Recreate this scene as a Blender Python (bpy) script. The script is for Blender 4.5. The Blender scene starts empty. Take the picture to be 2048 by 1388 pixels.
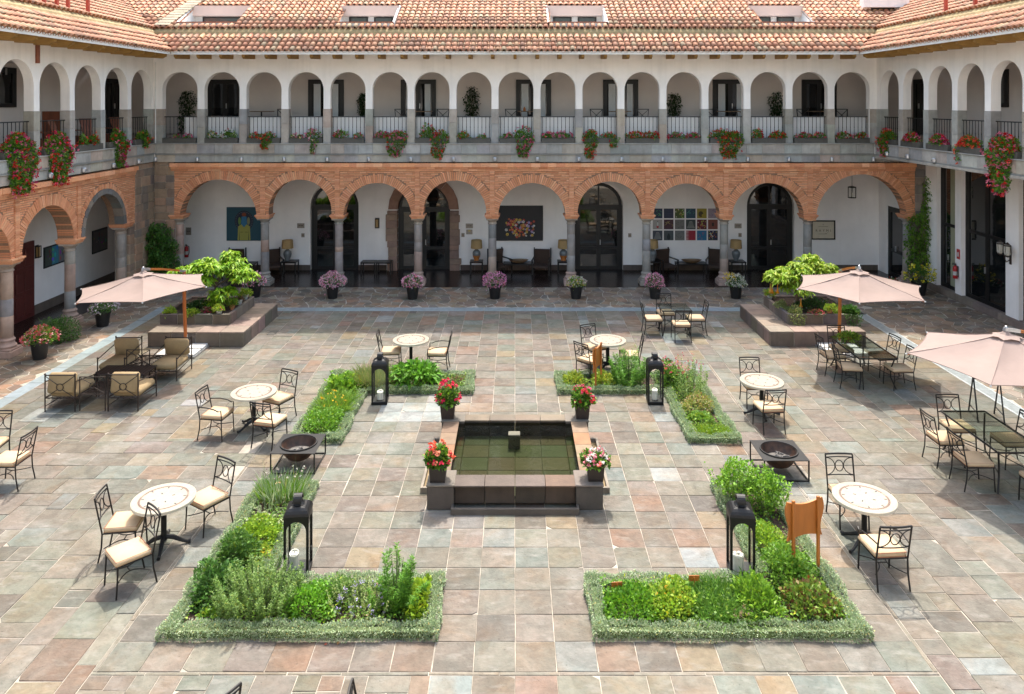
import bpy, bmesh, math, random
import numpy as np
from math import sin, cos, pi, radians, sqrt, atan2
from mathutils import Vector, Matrix

random.seed(11)
rng = np.random.default_rng(11)
sc = bpy.context.scene
COL = sc.collection

# ---------------------------------------------------------------- camera
FPX, HC = 1495.0, 6.8
cam_d = bpy.data.cameras.new('camera')
cam = bpy.data.objects.new('camera', cam_d)
COL.objects.link(cam)
cam.location = (0, 0, HC)
cam.rotation_euler = (pi / 2, 0, 0)
cam_d.sensor_width = 36.0
cam_d.lens = FPX / 2048 * 36.0
cam_d.shift_y = -(694 - 205) / 2048
cam_d.shift_x = -6 / 2048
cam_d.clip_end = 1000
sc.camera = cam

# ---------------------------------------------------------------- world, sun, exposure
SUN_EL, SUN_AZ = 63.0, 3.0
w = bpy.data.worlds.new('World')
sc.world = w
w.use_nodes = True
nt = w.node_tree
bg = nt.nodes['Background']
sky = nt.nodes.new('ShaderNodeTexSky')
sky.sky_type = 'NISHITA'
sky.sun_disc = False
sky.sun_elevation = radians(SUN_EL)
sky.sun_rotation = radians(SUN_AZ)
sky.altitude = 0
sky.air_density = 2.0
sky.dust_density = 6.0
sky.ozone_density = 3.0
nt.links.new(sky.outputs[0], bg.inputs[0])
bg.inputs[1].default_value = 0.15
sun_d = bpy.data.lights.new('sun', 'SUN')
sun = bpy.data.objects.new('sun', sun_d)
COL.objects.link(sun)
sun_d.energy = 2.1
sun_d.angle = radians(0.9)
sun_d.color = (1.0, 0.955, 0.88)
sun.rotation_euler = (radians(-(90 - SUN_EL)), 0, radians(-SUN_AZ))
sun.location = (3, 60, 80)
sc.view_settings.view_transform = 'Standard'
sc.view_settings.look = 'None'
sc.view_settings.gamma = 1.0
sc.view_settings.use_curve_mapping = False
sc.view_settings.exposure = 1.6
sc.cycles.max_bounces = 8
sc.cycles.diffuse_bounces = 5
sc.cycles.transparent_max_bounces = 12

# ---------------------------------------------------------------- helpers
def G(u, v, z=0.0):
    "plan position of the point at height z that the photograph shows at (u, v)"
    Y = FPX * (HC - z) / (v - 205.0)
    return ((u - 1030.0) * Y / FPX, Y)

def lin(r, g, b):
    f = lambda c: (c / 12.92) if c <= 0.04045 else ((c + 0.055) / 1.055) ** 2.4
    return (f(r / 255), f(g / 255), f(b / 255))

MATS = {}
def mat(name, col=(.5, .5, .5), rough=.7, var=.18, scale=6.0, bump=0.0, bscale=None, metal=0.0,
        tint=False, spec=.5, col2=None, detail=5, stretch=None, transl=0.0, streak=0.0, bdist=.01, blotch=0.0):
    m = bpy.data.materials.new(name)
    m.use_nodes = True
    n, l = m.node_tree.nodes, m.node_tree.links
    bs = n['Principled BSDF']
    out = n['Material Output']
    tc = n.new('ShaderNodeTexCoord')
    src = tc.outputs['Object']
    if stretch:
        mp = n.new('ShaderNodeMapping'); mp.inputs['Scale'].default_value = stretch
        l.new(src, mp.inputs[0]); src = mp.outputs[0]
    no = n.new('ShaderNodeTexNoise')
    no.inputs['Scale'].default_value = scale
    no.inputs['Detail'].default_value = detail
    no.inputs['Roughness'].default_value = .62
    l.new(src, no.inputs['Vector'])
    rmp = n.new('ShaderNodeMapRange')
    rmp.inputs[1].default_value = .3; rmp.inputs[2].default_value = .7
    l.new(no.outputs[0], rmp.inputs[0])
    mix = n.new('ShaderNodeMix'); mix.data_type = 'RGBA'
    c1 = tuple(max(0, c * (1 - var)) for c in col)
    c2 = col2 if col2 else tuple(min(1, c * (1 + var)) for c in col)
    mix.inputs[6].default_value = (*c1, 1); mix.inputs[7].default_value = (*c2, 1)
    l.new(rmp.outputs[0], mix.inputs[0])
    cout = mix.outputs[2]
    if blotch:
        n2 = n.new('ShaderNodeTexNoise'); n2.inputs['Scale'].default_value = scale * .22; n2.inputs['Detail'].default_value = 6
        l.new(src, n2.inputs['Vector'])
        r2 = n.new('ShaderNodeMapRange'); r2.inputs[1].default_value = .35; r2.inputs[2].default_value = .65
        r2.inputs[3].default_value = 1 - blotch; r2.inputs[4].default_value = 1 + blotch * .5
        l.new(n2.outputs[0], r2.inputs[0])
        mb_ = n.new('ShaderNodeMix'); mb_.data_type = 'RGBA'; mb_.blend_type = 'MULTIPLY'; mb_.inputs[0].default_value = 1
        l.new(cout, mb_.inputs[6]); l.new(r2.outputs[0], mb_.inputs[7]); cout = mb_.outputs[2]
    if streak:
        m3 = n.new('ShaderNodeMapping'); m3.inputs['Scale'].default_value = (4.5, 4.5, .3); l.new(tc.outputs['Object'], m3.inputs[0])
        n3 = n.new('ShaderNodeTexNoise'); n3.inputs['Scale'].default_value = 1.0; n3.inputs['Detail'].default_value = 7; l.new(m3.outputs[0], n3.inputs['Vector'])
        r3 = n.new('ShaderNodeMapRange'); r3.inputs[1].default_value = .48; r3.inputs[2].default_value = .72; r3.inputs[3].default_value = 1; r3.inputs[4].default_value = 1 - streak
        l.new(n3.outputs[0], r3.inputs[0])
        x3 = n.new('ShaderNodeMix'); x3.data_type = 'RGBA'; x3.blend_type = 'MULTIPLY'; x3.inputs[0].default_value = 1; l.new(cout, x3.inputs[6]); l.new(r3.outputs[0], x3.inputs[7]); cout = x3.outputs[2]
    if tint:
        at = n.new('ShaderNodeAttribute'); at.attribute_name = 'tint'
        mu = n.new('ShaderNodeMix'); mu.data_type = 'RGBA'; mu.blend_type = 'MULTIPLY'
        mu.inputs[0].default_value = 1
        l.new(cout, mu.inputs[6]); l.new(at.outputs['Color'], mu.inputs[7])
        cout = mu.outputs[2]
    l.new(cout, bs.inputs['Base Color'])
    bs.inputs['Roughness'].default_value = rough
    bs.inputs['Metallic'].default_value = metal
    bs.inputs['Specular IOR Level'].default_value = spec
    if bump:
        nb = n.new('ShaderNodeTexNoise'); nb.inputs['Scale'].default_value = bscale or scale * 4
        nb.inputs['Detail'].default_value = 6
        l.new(src, nb.inputs['Vector'])
        bp = n.new('ShaderNodeBump'); bp.inputs['Strength'].default_value = bump
        bp.inputs['Distance'].default_value = bdist
        l.new(nb.outputs[0], bp.inputs['Height']); l.new(bp.outputs[0], bs.inputs['Normal'])
    if transl:
        tr = n.new('ShaderNodeBsdfTranslucent')
        l.new(cout, tr.inputs['Color'])
        ms = n.new('ShaderNodeMixShader'); ms.inputs[0].default_value = transl
        l.new(bs.outputs[0], ms.inputs[1]); l.new(tr.outputs[0], ms.inputs[2])
        l.new(ms.outputs[0], out.inputs['Surface'])
    MATS[name] = m
    return m

def glass_mat(name, tint, alpha, rough=.02, ripple=0.0):
    "thin pane: part clear, part mirror"
    m = bpy.data.materials.new(name); m.use_nodes = True
    n, l = m.node_tree.nodes, m.node_tree.links
    n.remove(n['Principled BSDF'])
    tr = n.new('ShaderNodeBsdfTransparent'); tr.inputs[0].default_value = (*tint, 1)
    gl = n.new('ShaderNodeBsdfGlossy'); gl.inputs['Roughness'].default_value = rough
    lw = n.new('ShaderNodeLayerWeight'); lw.inputs[0].default_value = .5
    if ripple:
        tc = n.new('ShaderNodeTexCoord'); no = n.new('ShaderNodeTexNoise'); no.inputs['Scale'].default_value = 5; no.inputs['Detail'].default_value = 3; no.inputs['Distortion'].default_value = .8
        bp = n.new('ShaderNodeBump'); bp.inputs['Strength'].default_value = ripple; bp.inputs['Distance'].default_value = .02
        l.new(tc.outputs['Object'], no.inputs['Vector']); l.new(no.outputs[0], bp.inputs['Height']); l.new(bp.outputs[0], gl.inputs['Normal'])
    pw = n.new('ShaderNodeMath'); pw.operation = 'POWER'; pw.inputs[1].default_value = 5
    l.new(lw.outputs['Facing'], pw.inputs[0])
    ad = n.new('ShaderNodeMath'); ad.operation = 'MULTIPLY_ADD'; ad.inputs[1].default_value = .9; ad.inputs[2].default_value = alpha; ad.use_clamp = True
    l.new(pw.outputs[0], ad.inputs[0])
    mx = n.new('ShaderNodeMixShader')
    l.new(ad.outputs[0], mx.inputs[0]); l.new(tr.outputs[0], mx.inputs[1]); l.new(gl.outputs[0], mx.inputs[2])
    l.new(mx.outputs[0], n['Material Output'].inputs['Surface'])
    MATS[name] = m
    return m

class MB:
    "collects shapes into one mesh"
    def __init__(s): s.v, s.f, s.t, s.m = [], [], [], []
    def add(s, vs, fs, tint=(1, 1, 1), mi=0, M=None):
        o = len(s.v)
        if M is not None: vs = [M @ Vector(p) for p in vs]
        s.v.extend(tuple(p) for p in vs)
        for f in fs:
            s.f.append(tuple(i + o for i in f)); s.t.append(tint); s.m.append(mi)
        return s
    def box(s, x0, x1, y0, y1, z0, z1, tint=(1, 1, 1), mi=0, M=None):
        vs = [(x0, y0, z0), (x1, y0, z0), (x1, y1, z0), (x0, y1, z0), (x0, y0, z1), (x1, y0, z1), (x1, y1, z1), (x0, y1, z1)]
        return s.add(vs, [(0, 3, 2, 1), (4, 5, 6, 7), (0, 1, 5, 4), (1, 2, 6, 5), (2, 3, 7, 6), (3, 0, 4, 7)], tint, mi, M)
    def cbox(s, x0, x1, y0, y1, z0, z1, b=.01, tint=(1, 1, 1), mi=0, M=None, top=None):
        "box with all edges chamfered by b"
        cx, cy, cz = (x0 + x1) / 2, (y0 + y1) / 2, (z0 + z1) / 2
        hx, hy, hz = (x1 - x0) / 2, (y1 - y0) / 2, (z1 - z0) / 2
        b = min(b, hx * .9, hy * .9, hz * .9)
        key = (round(hx, 4), round(hy, 4), round(hz, 4), round(b, 4))
        if key not in _CB:
            bm = bmesh.new(); bmesh.ops.create_cube(bm, size=2)
            for q in bm.verts: q.co = Vector((q.co.x * hx, q.co.y * hy, q.co.z * hz))
            bmesh.ops.bevel(bm, geom=list(bm.edges), offset=b, segments=1, affect='EDGES', profile=.5)
            bm.verts.index_update()
            _CB[key] = ([tuple(q.co) for q in bm.verts], [tuple(q.index for q in f.verts) for f in bm.faces]); bm.free()
        vs, fs = _CB[key]
        T = Matrix.Translation((cx, cy, cz))
        return s.add(vs, fs, tint, mi, (M @ T) if M is not None else T)
    def tube(s, pts, r, n=6, tint=(1, 1, 1), mi=0, M=None, closed=False, cap=True):
        P = [Vector(p) for p in pts]; k = len(P); vs, fs = [], []
        rr = r if isinstance(r, (list, tuple)) else [r] * k
        nrm = None
        for i in range(k):
            a = P[(i - 1) % k] if (closed or i > 0) else P[i]
            b = P[(i + 1) % k] if (closed or i < k - 1) else P[i]
            t = (b - a).normalized() if (b - a).length > 1e-9 else Vector((0, 0, 1))
            if nrm is None:
                up = Vector((0, 0, 1)) if abs(t.z) < .9 else Vector((1, 0, 0))
                nrm = (up - t * up.dot(t)).normalized()
            else:
                nrm = nrm - t * nrm.dot(t)
                nrm = nrm.normalized() if nrm.length > 1e-6 else t.orthogonal().normalized()
            bn = t.cross(nrm)
            for j in range(n):
                a_ = 2 * pi * j / n + pi / n
                vs.append(P[i] + (nrm * cos(a_) + bn * sin(a_)) * rr[i])
        for i in range(k if closed else k - 1):
            i2 = (i + 1) % k
            for j in range(n):
                j2 = (j + 1) % n
                fs.append((i * n + j, i * n + j2, i2 * n + j2, i2 * n + j))
        if cap and not closed:
            fs.append(tuple(range(n))[::-1]); fs.append(tuple((k - 1) * n + j for j in range(n)))
        return s.add(vs, fs, tint, mi, M)
    def lathe(s, prof, n=16, c=(0, 0, 0), tint=(1, 1, 1), mi=0, M=None, a0=0.0, cap=True):
        vs, fs = [], []
        for r, z in prof:
            for j in range(n):
                a = a0 + 2 * pi * j / n
                vs.append((c[0] + r * cos(a), c[1] + r * sin(a), c[2] + z))
        for i in range(len(prof) - 1):
            for j in range(n):
                j2 = (j + 1) % n
                fs.append((i * n + j, i * n + j2, (i + 1) * n + j2, (i + 1) * n + j))
        if cap and prof[0][0] > 1e-4: fs.append(tuple(range(n))[::-1])
        if cap and prof[-1][0] > 1e-4: fs.append(tuple((len(prof) - 1) * n + j for j in range(n)))
        return s.add(vs, fs, tint, mi, M)
    def prism(s, poly, z0, z1, tint=(1, 1, 1), mi=0, M=None):
        k = len(poly)
        vs = [(x, y, z0) for x, y in poly] + [(x, y, z1) for x, y in poly]
        fs = [tuple(range(k))[::-1], tuple(range(k, 2 * k))] + [(i, (i + 1) % k, k + (i + 1) % k, k + i) for i in range(k)]
        return s.add(vs, fs, tint, mi, M)
    def build(s, name, mats, parent=None, smooth=False, kind=None):
        me = mesh_of(name, s.v, s.f, s.t, s.m, mats, smooth)
        return link(name, me, parent, kind)
_CB = {}

def mesh_of(name, v, f, t, mi, mats, smooth=False):
    me = bpy.data.meshes.new(name)
    me.from_pydata(v, [], f)
    if not isinstance(mats, (list, tuple)): mats = [mats]
    for m in mats: me.materials.append(m)
    if len(mats) > 1: me.polygons.foreach_set('material_index', np.array(mi, dtype=np.int32))
    a = me.attributes.new('tint', 'FLOAT_COLOR', 'FACE')
    tt = np.ones((len(f), 4), dtype=np.float32); tt[:, :3] = np.array(t, dtype=np.float32).reshape(-1, 3)
    a.data.foreach_set('color', tt.ravel())
    if smooth:
        me.polygons.foreach_set('use_smooth', np.ones(len(f), dtype=bool))
        if isinstance(smooth, (int, float)) and smooth is not True:
            me.set_sharp_from_angle(angle=radians(smooth))
    me.update()
    return me

def link(name, me, parent=None, kind=None):
    o = bpy.data.objects.new(name, me); COL.objects.link(o)
    if parent is not None: o.parent = parent
    if kind: o['kind'] = kind
    return o

def np_leaves(name, V, T, m, parent=None, kind=None):
    "V (n,4,3) leaf quads, T (n,3) colours"
    n = len(V)
    me = bpy.data.meshes.new(name)
    me.vertices.add(n * 4); me.loops.add(n * 4); me.polygons.add(n)
    me.vertices.foreach_set('co', V.reshape(-1).astype(np.float32))
    me.loops.foreach_set('vertex_index', np.arange(n * 4, dtype=np.int32))
    me.polygons.foreach_set('loop_start', np.arange(0, n * 4, 4, dtype=np.int32))
    me.polygons.foreach_set('loop_total', np.full(n, 4, dtype=np.int32))
    me.materials.append(m)
    a = me.attributes.new('tint', 'FLOAT_COLOR', 'FACE')
    tt = np.ones((n, 4), dtype=np.float32); tt[:, :3] = T
    a.data.foreach_set('color', tt.ravel())
    me.update(); me.validate()
    return link(name, me, parent, kind)

def thing(name, label, cat, loc=(0, 0, 0), rz=0.0, group=None):
    o = bpy.data.objects.new(name, None); COL.objects.link(o)
    o.empty_display_size = .1
    o.location = loc; o.rotation_euler = (0, 0, rz)
    o['label'] = label; o['category'] = cat
    if group: o['group'] = group
    return o

def tag(o, label, cat, group=None):
    o['label'] = label; o['category'] = cat
    if group: o['group'] = group
    return o

KIDS = {}
def kids_of(root):
    return [c for c in root.children]
def dup(root, loc, rz, label, group=None):
    r = root.copy(); COL.objects.link(r); r.location = loc; r.rotation_euler = (0, 0, rz); r['label'] = label
    if group: r['group'] = group
    for ch in root.children:
        c = ch.copy(); COL.objects.link(c); c.parent = r
        if ch.name.startswith('cushion'): c.rotation_euler.z = random.uniform(-.05, .05); c.location = (random.uniform(-.008, .008), random.uniform(-.01, .008), 0)
        for g in ch.children:
            d = g.copy(); COL.objects.link(d); d.parent = c
    return r

def jit(c, k=.1):
    b = 1 + random.uniform(-k, k)
    return tuple(max(0.0, x * b * (1 + random.uniform(-k * .35, k * .35))) for x in c)

def in_view(x, y, z=0.0, pad=0.0):
    if y < 1: return False
    u = 1030 + x * FPX / y; v = 205 + (HC - z) * FPX / y
    return -pad < u < 2048 + pad and -pad < v < 1388 + pad

# ---------------------------------------------------------------- materials
def slab_mat(name, base, rough):
    "cleft slate: cool and warm clouds, rusty bleeds, fine grain, pale bloom, dark specks; tint gives each slab its colour"
    m = mat(name, base, rough, .12, 14, .75, 30, tint=True, detail=9, bdist=.012, spec=.22)
    n, l = m.node_tree.nodes, m.node_tree.links
    bs = n['Principled BSDF']; src = bs.inputs['Base Color'].links[0].from_socket
    tc = n.new('ShaderNodeTexCoord')
    at = n.new('ShaderNodeAttribute'); at.attribute_name = 'tint'
    ofs = n.new('ShaderNodeVectorMath'); ofs.operation = 'MULTIPLY_ADD'       # every slab its own piece of the pattern
    ofs.inputs[1].default_value = (37, 41, 53); l.new(at.outputs['Color'], ofs.inputs[0]); l.new(tc.outputs['Object'], ofs.inputs[2])
    def layer(src, scale, lo, hi, colour, amount, detail=6, stretch=None, mode='MULTIPLY', dist=0.0, own=True):
        v = ofs.outputs[0] if own else tc.outputs['Object']
        if stretch:
            mp = n.new('ShaderNodeMapping'); mp.inputs['Scale'].default_value = stretch; mp.inputs['Rotation'].default_value = (0, 0, .6); l.new(v, mp.inputs[0]); v = mp.outputs[0]
        t = n.new('ShaderNodeTexNoise'); t.inputs['Scale'].default_value = scale; t.inputs['Detail'].default_value = detail; t.inputs['Roughness'].default_value = .6; t.inputs['Distortion'].default_value = dist
        l.new(v, t.inputs['Vector'])
        r = n.new('ShaderNodeMapRange'); r.inputs[1].default_value = lo; r.inputs[2].default_value = hi; r.inputs[3].default_value = 0; r.inputs[4].default_value = amount
        l.new(t.outputs[0], r.inputs[0])
        x = n.new('ShaderNodeMix'); x.data_type = 'RGBA'; x.blend_type = mode; l.new(r.outputs[0], x.inputs[0]); l.new(src, x.inputs[6]); x.inputs[7].default_value = (*colour, 1)
        return x.outputs[2]
    c = layer(src, 1.7, .42, .60, (.86, .96, .98), .8)
    c = layer(c, 1.3, .50, .66, (1.0, .84, .71), .7, dist=.6)
    c = layer(c, 2.4, .40, .62, (.68, .67, .66), .8, detail=8, dist=1.2)
    c = layer(c, 3.5, .54, .74, (.25, .235, .21), .40, detail=8, stretch=(1, 2.6, 1), mode='MIX')
    c = layer(c, .55, .56, .78, (.30, .295, .285), .45, detail=7, mode='MIX', own=False)
    c = layer(c, 30, .66, .74, (.35, .33, .31), .6, detail=2)
    l.new(c, bs.inputs['Base Color'])
    return m
slab_mat('slab', (.395, .392, .372), .75)
slab_mat('crazy', (.98, .95, .91), .75)
mat('mortar', (.36, .32, .265), .9, .2, 9, .4, 60)
mat('mortar_pale', (.27, .235, .19), .9, .5, 2.2, .4, 60)
mat('plaster', (.89, .845, .815), .85, .05, 1.3, .14, 12, blotch=.07, streak=.08)
mat('seam', (.215, .155, .135), .85, .05, 9)
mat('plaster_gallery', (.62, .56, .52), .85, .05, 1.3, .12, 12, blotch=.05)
mat('plaster_pink', (.62, .47, .405), .85, .05, 2, .1, 12)
mat('plaster_in', (.84, .80, .775), .85, .05, 1.1, .12, 12, blotch=.08, streak=.03)
mat('panel_white', (.64, .63, .62), .6, .03, 3)
mat('stone', (1, 1, 1), .8, .24, 5, .55, 24, tint=True, detail=8, blotch=.2, streak=.18)
mat('brick', (1, 1, 1), .85, .20, 18, .4, 60, tint=True)
mat('brick_mortar', (.26, .15, .09), .9, .2, 20, .3, 60)
mat('tile', (.80, .68, .59), .8, .2, 9, .25, 40, tint=True, blotch=.15)
mat('roof_deck', (.12, .06, .04), .9, .2, 8)
mat('ochre', (.34, .25, .125), .9, .25, 5, .3, 30, blotch=.2)
mat('fascia', (.72, .70, .67), .8, .08, 6)
mat('rafter', (.30, .165, .04), .7, .2, 5, .1, 30, stretch=(1, 1, 6))
mat('red_steel', (.42, .055, .025), .6, .15, 6)
mat('iron', (.010, .008, .007), .5, .3, 20, spec=.35)
mat('bronze', (.026, .016, .012), .5, .3, 20, spec=.35)
mat('lantern_black', (.006, .006, .0065), .45, .25, 9, spec=.32)
mat('frame_dark', (.0035, .003, .003), .5, .2, 8)
mat('window_glass', (.006, .007, .0075), .025, .2, 3, .06, 1.6, spec=1.0, bdist=.02)
mat('window_dark', (.006, .007, .0075), .025, .2, 3, .06, 1.6, spec=.4, bdist=.02)
mat('window_blue', (.04, .05, .06), .05, .2, 3, spec=.8)
mat('curtain', (.55, .57, .58), .8, .1, 14, stretch=(6, 6, .4))
mat('curtain_green', (.30, .30, .20), .8, .1, 14, stretch=(6, 6, .4))
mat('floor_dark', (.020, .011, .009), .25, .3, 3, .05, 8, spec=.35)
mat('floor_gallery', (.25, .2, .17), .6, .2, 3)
mat('wood_red', (.20, .055, .022), .5, .25, 6, stretch=(1, 1, .2))
mat('wood_door', (.10, .022, .018), .45, .25, 6, stretch=(6, 6, .4))
mat('wood_orange', (.36, .115, .018), .45, .22, 6, .1, 30, stretch=(1, 1, .15))
mat('wood_mast', (.40, .11, .022), .4, .2, 6, stretch=(1, 1, .15))
mat('wood_bowl', (.17, .10, .05), .6, .3, 8)
mat('steel', (.45, .45, .46), .35, .1, 8, metal=.7)
mat('canvas', (.285, .212, .185), .85, .06, 2.5, .25, 7, transl=.22, bdist=.02)
mat('cushion', (.45, .325, .20), .85, .06, 7, .15, 40)
mat('cushion_tan', (.30, .21, .105), .85, .08, 7, .2, 30)
mat('piping', (.30, .12, .06), .7, .1, 10)
mat('brown_wicker', (.048, .026, .017), .7, .35, 40, .5, 80)
mat('black_wood', (.009, .0065, .006), .4, .3, 10)
mat('mosaic', (.68, .68, .68), .4, .10, 45, .2, 70, tint=True)
mat('pot_black', (.009, .009, .0095), .5, .25, 9)
mat('pot_brown', (.024, .017, .015), .45, .2, 9)
mat('pot_clay', (.42, .17, .08), .8, .2, 12)
mat('trough_grey', (.075, .070, .060), .7, .2, 8)
mat('soil', (.055, .032, .020), .95, .4, 14, .8, 40, bdist=.03)
mat('leaf', (1, 1, 1), .5, .12, 25, tint=True, transl=.33, spec=.35)
mat('leaf_thick', (1, 1, 1), .6, .12, 25, tint=True, transl=.25, spec=.3)
mat('petal', (1, 1, 1), .7, .1, 25, tint=True, transl=.25, spec=.2)
mat('bark', (.13, .095, .065), .9, .3, 12, .6, 30)
mat('stem', (.09, .13, .04), .8, .3, 12)
mat('candle', (.60, .57, .48), .5, .05, 8)
mat('white_flat', (.48, .47, .45), .7, .06, 5, .1, 20)
mat('rust', (.022, .012, .009), .55, .5, 7, .3, 30, col2=(.085, .036, .018))
mat('ash', (.11, .10, .09), .95, .6, 14, .8, 30)
mat('lamp_shade', (.46, .30, .13), .8, .06, 30, transl=.2)
mat('ceramic', (.36, .35, .33), .3, .5, 16, col2=(.10, .12, .13))
mat('ceramic_orange', (.42, .14, .03), .35, .3, 12)
mat('print', (1, 1, 1), .6, .06, 30, tint=True)
mat('plaque', (.27, .235, .20), .45, .1, 12, metal=.3)
mat('paper', (.55, .49, .38), .8, .05, 6)
mat('ink', (.08, .065, .05), .8, .05, 6)
mat('red_gloss', (.40, .012, .015), .35, .1, 8)
mat('lamp_glass', (.45, .42, .36), .3, .2, 10)
mat('pool_tile', (1, 1, 1), .5, .3, 4, .2, 30, tint=True)
mat('kerb_blue', (.55, .55, .55), .7, .18, 5, .3, 30, tint=True)
mat('grate', (.40, .43, .43), .5, .2, 9, metal=.4)
glass_mat('clear_glass', (.97, .985, .98), .05)
glass_mat('table_glass', (.80, .86, .83), .05)
glass_mat('water', (.44, .47, .36), .03, .012, .25)
# ================================================================ GROUND
gm = MB()
gm.add([(-220, -120, -.05), (220, -120, -.05), (220, 320, -.05), (-220, 320, -.05)], [(0, 1, 2, 3)])
gr = gm.build('ground', MATS['mortar'], kind='structure')

PALETTE = [((.395, .33, .28), 5), ((.37, .335, .275), 5), ((.36, .35, .30), 4), ((.43, .38, .315), 3.5),
           ((.385, .39, .36), 1.4), ((.42, .30, .235), 2.2), ((.46, .36, .25), 1.1), ((.30, .26, .225), 1.5), ((.54, .555, .545), .35), ((.35, .29, .25), 3)]
PW = [q[1] for q in PALETTE]
def slab_tint():
    return jit(random.choices(PALETTE, PW)[0][0], .09)

def slab_geo(poly, zt, th, ch=.005, gap=.0055):
    "chamfered slab from a convex plan polygon: (verts, faces)"
    cx = sum(p[0] for p in poly) / len(poly); cy = sum(p[1] for p in poly) / len(poly)
    def inset(pl, d):
        k = len(pl); out = []
        for i in range(k):
            p0, p1, p2 = pl[i - 1], pl[i], pl[(i + 1) % k]
            e1 = (p1[0] - p0[0], p1[1] - p0[1]); e2 = (p2[0] - p1[0], p2[1] - p1[1])
            l1 = math.hypot(*e1) or 1; l2 = math.hypot(*e2) or 1
            n1 = (-e1[1] / l1, e1[0] / l1); n2 = (-e2[1] / l2, e2[0] / l2)
            den = 1 + n1[0] * n2[0] + n1[1] * n2[1]
            if den < .25: den = .25
            out.append((p1[0] + d * (n1[0] + n2[0]) / den, p1[1] + d * (n1[1] + n2[1]) / den))
        return out
    a = inset(poly, gap + random.uniform(-.003, .003)); b = inset(a, ch)
    k = len(poly)
    tx, ty = random.uniform(-.008, .008), random.uniform(-.008, .008)
    zz = lambda p: zt + tx * (p[0] - cx) + ty * (p[1] - cy)
    vs = [(p[0], p[1], zt - th) for p in a] + [(p[0], p[1], zz(p) - ch * .8) for p in a] + [(p[0], p[1], zz(p)) for p in b]
    fs = [(i, (i + 1) % k, k + (i + 1) % k, k + i) for i in range(k)] + \
         [(k + i, k + (i + 1) % k, 2 * k + (i + 1) % k, 2 * k + i) for i in range(k)] + [tuple(range(2 * k, 3 * k))]
    return vs, fs

def lay(pieces, parent, part, restname, material, maxn=300, th=.03, gap=.0055):
    "pieces: (polygon, tint, z): the ones that show largest become parts, the rest one joined part"
    def shown(pc):
        p = pc[0]; cx = sum(q[0] for q in p) / len(p); cy = sum(q[1] for q in p) / len(p)
        if not in_view(cx, cy, 0, -10): return 0
        ar = abs(sum(p[i - 1][0] * p[i][1] - p[i][0] * p[i - 1][1] for i in range(len(p)))) / 2
        return ar / cy ** 3
    pieces = sorted(pieces, key=shown, reverse=True)
    rest = MB()
    for i, (p, t, z) in enumerate(pieces):
        vs, fs = slab_geo(p, z, th, .005, gap)
        if i < maxn:
            link(part, mesh_of(part, vs, fs, [t] * len(fs), [0] * len(fs), material), parent)
        else: rest.add(vs, fs, t)
    if rest.v: rest.build(restname, material, parent, kind='stuff')

def rect(x0, x1, y0, y1):
    j = lambda: random.uniform(-.0035, .0035)
    p = [(x0 + j(), y0 + j()), (x1 + j(), y0 + j()), (x1 + j(), y1 + j()), (x0 + j(), y1 + j())]
    if random.random() < .16 and x1 - x0 > .3 and y1 - y0 > .3:          # a broken corner
        i = random.randrange(4); a, b, c = p[i - 1], p[i], p[(i + 1) % 4]; u, v = random.uniform(.05, .2), random.uniform(.05, .2)
        p[i:i + 1] = [(b[0] + (a[0] - b[0]) * u, b[1] + (a[1] - b[1]) * u), (b[0] + (c[0] - b[0]) * v, b[1] + (c[1] - b[1]) * v)]
    return p

# beds and fountain footprint: no slabs beneath
BED_X0, BED_X1, BED_XI = 4.52, .98, 3.45
LOW_Y0, LOW_YI, LOW_Y1 = 9.42, 10.60, 13.2
UP_Y0, UP_YI, UP_Y1 = 14.88, 17.38, 18.58
def in_bed(x, y):
    ax = abs(x)
    if LOW_Y0 < y < LOW_YI and BED_X1 < ax < BED_X0: return True
    if LOW_Y0 < y < LOW_Y1 and BED_XI < ax < BED_X0: return True
    if UP_YI < y < UP_Y1 and BED_X1 < ax < BED_X0: return True
    if UP_Y0 < y < UP_Y1 and BED_XI < ax < BED_X0: return True
    return False
FX, FY0, FY1 = 1.45, 12.45, 15.35
def covered(x0, x1, y0, y1):
    for fx in (.1, .5, .9):
        for fy in (.1, .5, .9):
            x, y = x0 + (x1 - x0) * fx, y0 + (y1 - y0) * fy
            ins = in_bed(x, y) or (abs(x) < FX - .1 and FY0 + .1 < y < FY1 - .1)
            if not ins: return False
    return True

pieces = []
ZJ = lambda: random.uniform(-.003, .0045)
# central square field, |x| < 5
nrow = 0
ys = [8.93 + .5 * i for i in range(21)]
for y0 in ys:
    for i in range(-10, 10):
        x0, x1, y1 = i * .5, i * .5 + .5, y0 + .5
        if covered(x0, x1, y0, y1): continue
        tn = slab_tint(); mx, my = (x0 + x1) / 2, (y0 + y1) / 2
        if (-2.9 < mx < -1.7 and 16.1 < my < 17.0) or (abs(mx - 2.75) < .3 and abs(my - 13.6) < .3) or (abs(mx - 2.75) < .3 and abs(my - 11.1) < .3): tn = jit((.56, .575, .57), .06)
        pieces.append((rect(x0, x1, y0, y1), tn, ZJ()))
YB = ys[-1] + .5
# paths of squares running on beyond the field
def path_cells():
    for k in range(-14, 0):
        for i in range(-2, 2): yield (i * .5, i * .5 + .5, 8.87 + k * .5, 8.87 + k * .5 + .5)
    y = YB + .06
    while y < 24.3:
        for i in range(-2, 2): yield (i * .5, i * .5 + .5, y, min(y + .5, 24.36))
        y += .5
    for k in range(4):
        for s in range(13):
            xa = 5.06 + s * .75 + (k % 2) * .3
            yield (xa, min(xa + .75, 10.9), 13.0 + k * .5, 13.5 + k * .5)
            yield (-min(xa + .75, 11.4), -xa, 13.0 + k * .5, 13.5 + k * .5)
for c in path_cells(): pieces.append((rect(*c), slab_tint(), ZJ()))
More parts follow.
